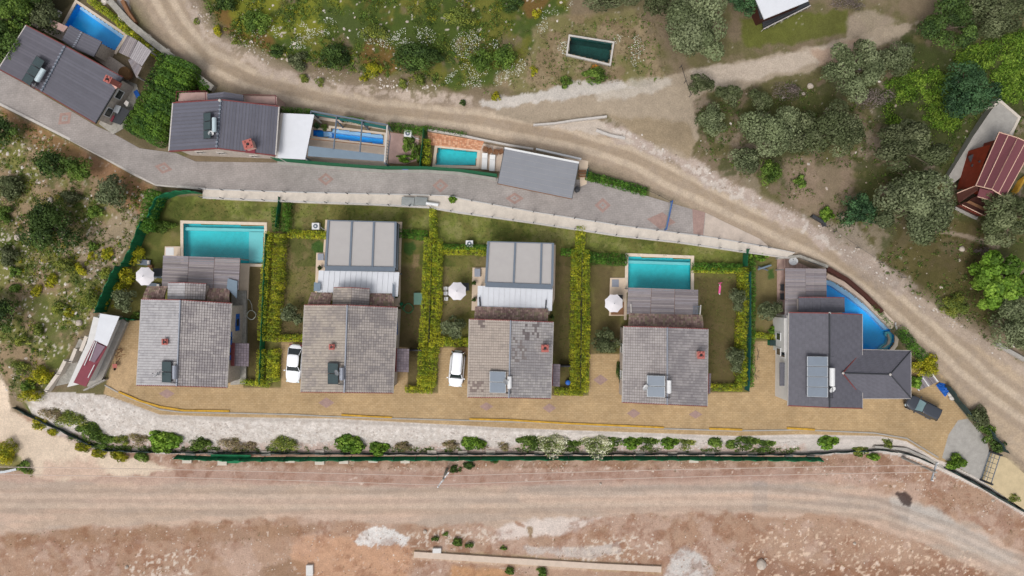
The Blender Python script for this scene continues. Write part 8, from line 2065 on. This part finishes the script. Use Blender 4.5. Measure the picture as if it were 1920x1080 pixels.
for k, (x, y) in enumerate(((1781, 738), (1788, 741), (1784, 745))):
    p = P(x, y, .2); o = MB().lathe(p, [(.2, -.2), (.36, 0), (.34, .14), (.12, .26)], 9).build('cement_sack', M['pale_edge'], None, off=p, smooth=True); tag(o, 'whitish sack below the blue tarpaulin', 'sack', 'sacks beside the blue tarpaulin')
for x, y, w, h, l in ((760, 316, 10, 4, 'small blue box standing at the foot of the long green screen fence'),):
    c = P(x, y, 1.3); o = MB().box(c.x - w / 32, c.y - h / 32, 1.03, c.x + w / 32, c.y + h / 32, 1.4).build('blue_box', M['blue'], None, off=(c.x, c.y, 1.03)); tag(o, l, 'box')
for x, y, w, h, l in ((580, 1070, 13, 20, 'white upright concrete block at the bottom edge'), (819, 1033, 16, 9, 'white concrete block on the ruined terrace'), (1612, 1, 1, 1, '')):
    if l: c = G(x, y, .4); o = MB().box(c.x - w / 32, c.y - h / 32, c.z - .6, c.x + w / 32, c.y + h / 32, c.z).build('concrete_block', M['white_wall'], None, off=(c.x, c.y, c.z - .4)); tag(o, l, 'block')
# barrels beside the roadside wall
for x, y, l in ((288, 96, 'white water canister at the end of the top-left pool terrace'),):
    t = thing('water_canister', G(x, y), l, 'canister'); p = G(x, y); MB().lathe(p, [(.32, 0), (.35, .5), (.2, .62)], 12).build('body', M['white'], t); MB().lathe(p, [(.1, .622), (.1, .7)], 8).build('cap', M['blue'], t)

# barrier and gate
t = thing('blue_barrier', P(1251, 405, 1), 'blue metal bar gate standing across the paved street', 'gate')
A, B = P(1246, 431, 1), P(1257, 379, 1); A.z = B.z = 1
for p in (A, B): MB().tube([p, p + Vector((0, 0, 1.1))], .06, 8).build('post', M['blue'], t)
for h in (.35, .7, 1.05): bar(t, [A + Vector((0, 0, h)), B + Vector((0, 0, h))], 'rail', 'blue_grey' if h < .8 else 'blue', .045)
t = thing('sliding_gate', P(1845, 870, 0), 'steel sliding gate at the end of the concrete drive', 'gate')
A, B = P(1838, 899, 0), P(1855, 846, 0)
for p in (A, B): MB().box(p.x - .1, p.y - .1, 0, p.x + .1, p.y + .1, 2.0).build('post', M['frame_dark'], t)
for h, r in ((.12, .05), (1.75, .05), (1.0, .03)): bar(t, [A + Vector((0, 0, h)), B + Vector((0, 0, h))], 'rail', 'slate_frame', r)
for k in range(1, 6): p = A.lerp(B, k / 6); bar(t, [p + Vector((0, 0, .12)), p + Vector((0, 0, 1.75))], 'bar', 'slate_frame', .03, 5)
for s in (0.0, 0.45): bar(t, [A + Vector((s, 0, .06)), B + Vector((s, 0, .06))], 'track', 'steel', .04)

# utility poles and the two cables
def pole(fx, fy, h, label, arm):
    b = G(fx, fy); t = thing('utility_pole', b, label, 'utility pole')
    MB().tube([b - Vector((0, 0, .3)), b + Vector((0, 0, h))], .2, 8, r2=.13).build('shaft', M['concrete'], t)
    d = Vector(arm).normalized(); top = b + Vector((0, 0, h - .4))
    cr = MB().obox(top, d, Vector((-d.y, d.x, 0)), 1.1, .07, top.z - .07, top.z + .07).build('cross_arm', M['steel'], t); out = []
    for s in (-1, 0, 1):
        q = top + d * s * 1.0 + Vector((0, 0, .07)); MB().lathe(q, [(.05, 0), (.09, .08), (.05, .16), (.08, .22)], 8).build('insulator', M['white'], cr); out.append(q + Vector((0, 0, .2)))
    return out
p1 = pole(1692, 858, 6.4, 'grey concrete utility pole leaning out beside the net, with white insulators', (0.3, 1, 0)); p2 = pole(838, 880, 4.6, 'short grey utility pole with crossarm below the third house', (0.6, 0.8, 0))
zc_ = p2[0].z
for k, (a_, m_, b_, l) in enumerate(((P(-40, 875, zc_), P(816, 893, zc_), P(1752, 872, p1[0].z), 'upper of the two thin cables strung above the lower dirt road'), (P(-40, 889, zc_), P(808, 909, zc_), P(1748, 885, p1[0].z), 'lower of the two thin cables strung above the lower dirt road'))):
    pts = []
    for s0, s1 in ((a_, m_), (m_, b_)):
        for i in range(12): f = i / 12; q = s0.lerp(s1, f); q.z -= .5 * math.sin(f * math.pi); pts.append(q)
    pts.append(b_); t = MB().tube(pts, .035, 5).build('overhead_cable', M['wire'], None, off=pts[0]); tag(t, l, 'cable')
# orchard wire posts by the path
fence('thin_rail_fence', [(1274, 128), (1282, 155), (1292, 182)], 1.0, 'black', 'short thin dark fence at the foot of the largest olive', 1.8, th=.012, h0=.85)
fence('thin_rail_fence', [(1690, 520), (1600, 462), (1548, 425)], .9, 'frame_dark', 'sparse post fence along the upper road bank', 3.2, th=.01, h0=.85)

# ------------------------------------------------------------------ cars
def car(px, py, rot, L, W_, H, kind, paint, label, z=0.03):
    """rot: heading of the nose measured from +y, counter-clockwise"""
    p = P(px, py, H * .7); p.z = z
    rt = thing('parked_car', p, label, 'car', 'cars parked in the courtyard')
    parts = []
    def add(mb, name, m, par=None, smooth=False):
        o = mb.build(name, M[m], None, off=Vector((1e-9, 0, 0)), smooth=smooth); o.parent = par or rt; o.location = (0, 0, 0); parts.append(o); return o
    N = 36
    def ring(sx, sy, zz, e=4.5, nose=0.12):
        out = []
        for i in range(N):
            a = i * 2 * math.pi / N; ca, sa = math.cos(a), math.sin(a)
            x = math.copysign(abs(ca) ** (2 / e), ca) * W_ / 2 * sx; y = math.copysign(abs(sa) ** (2 / e), sa) * L / 2 * sy
            x *= 1 - nose * max(0, (abs(y) / (L / 2) - .55) / .45) ** 2
            out.append((x, y, zz))
        return out
    hood = .62 * H
    levels = [ring(.90, .955, .2), ring(.97, .985, .3), ring(1.0, 1.0, .45), ring(1.0, .995, .5 * H), ring(.965, .975, hood - .03), ring(.90, .93, hood + .01), ring(.6, .72, hood + .05), ring(.2, .3, hood + .06)]
    vs = sum(levels, []); fs = [(k * N + i, k * N + (i + 1) % N, (k + 1) * N + (i + 1) % N, (k + 1) * N + i) for k in range(len(levels) - 1) for i in range(N)]
    fs += [tuple(range(N - 1, -1, -1)), tuple((len(levels) - 1) * N + i for i in range(N))]
    body = add(MB().add(vs, fs), 'body', paint, smooth=True)
    yf, yr, tf, tr = {'saloon': (.20, -.40, .06, -.24), 'van': (.27, -.475, .13, -.455), 'hatch': (.22, -.46, .07, -.40)}[kind]
    zb = hood - .02; bw, tw = W_ * .445, W_ * .355
    B4 = [(-bw, yr * L, zb), (bw, yr * L, zb), (bw, yf * L, zb), (-bw, yf * L, zb)]; T4 = [(-tw, tr * L, H - .05), (tw, tr * L, H - .05), (tw, tf * L, H - .05), (-tw, tf * L, H - .05)]
    add(MB().hexa(B4, T4), 'cabin_glass', 'car_glass')
    # windscreen and rear screen, slightly proud
    def screen(b0, b1, t1, t0, nm, m, k=.05):
        b0, b1, t1, t0 = map(Vector, (b0, b1, t1, t0)); q = [b0.lerp(b1, k), b1.lerp(b0, k), t1.lerp(t0, k), t0.lerp(t1, k)]; n = (q[1] - q[0]).cross(q[3] - q[0]).normalized()
        if n.z < 0: n = -n
        q = [q[0].lerp(q[3], .06), q[1].lerp(q[2], .06), q[2].lerp(q[1], .04), q[3].lerp(q[0], .04)]
        add(MB().hexa([v + n * .004 for v in q], [v + n * .02 for v in q]), nm, m)
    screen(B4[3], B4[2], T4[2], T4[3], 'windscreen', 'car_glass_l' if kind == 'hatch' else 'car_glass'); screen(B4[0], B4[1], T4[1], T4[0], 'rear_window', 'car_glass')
    # roof with rounded edges
    rw, y0, y1 = tw + .05, tr * L - .05, tf * L + .05; rr_ = []
    for sx, zz in ((1.0, H - .07), (1.0, H - .03), (.92, H + .0), (.6, H + .02)):
        rr_.append([(math.copysign(abs(math.cos(i * 2 * math.pi / N)) ** .4, math.cos(i * 2 * math.pi / N)) * rw * sx, (y0 + y1) / 2 + math.copysign(abs(math.sin(i * 2 * math.pi / N)) ** .4, math.sin(i * 2 * math.pi / N)) * (y1 - y0) / 2 * (sx if sx > .9 else .8), zz) for i in range(N)])
    vs = sum(rr_, []); fs = [(k * N + i, k * N + (i + 1) % N, (k + 1) * N + (i + 1) % N, (k + 1) * N + i) for k in range(3) for i in range(N)] + [tuple(range(N - 1, -1, -1)), tuple(3 * N + i for i in range(N))]
    add(MB().add(vs, fs), 'roof', paint, smooth=True)
    for b, t_ in zip(B4, T4): add(MB().tube([Vector(b) * 1.0, Vector(t_)], .045, 6), 'pillar', paint)
    for s in (-1, 1):
        add(MB().tube([(s * bw, yr * .1 * L, zb), (s * tw, yr * .1 * L, H - .05)], .035, 6), 'pillar', paint if kind != 'saloon' else 'black')
        add(MB().box(*sorted((s * (W_ / 2 + .02), s * (W_ / 2 + .18)))[:1], yf * L - .12, hood - .02, sorted((s * (W_ / 2 + .02), s * (W_ / 2 + .18)))[1], yf * L + .0, hood + .12), 'mirror', paint)
        for yy in (.31, -.31):
            w = add(MB().tube([(s * (W_ / 2 - .19), yy * L, .31), (s * (W_ / 2 + .015), yy * L, .31)], .31, 18), 'wheel', 'rubber')
            add(MB().tube([(s * (W_ / 2 + .016), yy * L, .31), (s * (W_ / 2 + .03), yy * L, .31)], .2, 12), 'rim', 'steel', w)
        x0, x1 = sorted((s * W_ * .26, s * W_ * .43)); add(MB().box(x0, L / 2 * .90, hood * .66, x1, L / 2 * .965, hood * .84), 'headlight', 'tank')
        add(MB().box(x0, -L / 2 * .985, hood * .66, x1, -L / 2 * .93, hood * .9), 'tail_light', 'burgundy')
        if kind == 'van': add(MB().tube([(s * tw * .92, tr * L + .1, H + .05), (s * tw * .92, tf * L - .3, H + .05)], .025, 5), 'roof_rail', 'frame_dark')
    add(MB().box(-W_ * .3, L / 2 * .955, hood * .5, W_ * .3, L / 2 * .99, hood * .75), 'grille', 'black')
    add(MB().box(-W_ * .2, -L / 2 * 1.0, hood * .4, W_ * .2, -L / 2 * .975, hood * .52), 'number_plate', 'white')
    rt.rotation_euler = (0, 0, rot)
    return rt
car(550.5, 682, math.pi - .09, 4.5, 1.78, 1.45, 'saloon', 'car_white', 'white saloon car parked left of the second tiled house')
car(856, 692, math.pi - .09, 4.2, 1.74, 1.78, 'van', 'car_white', 'white van with roof rails parked left of the third tiled house')
car(1733.5, 765, math.radians(90 - 26), 4.2, 1.72, 1.5, 'hatch', 'car_black', 'charcoal car parked at an angle at the right end of the courtyard')
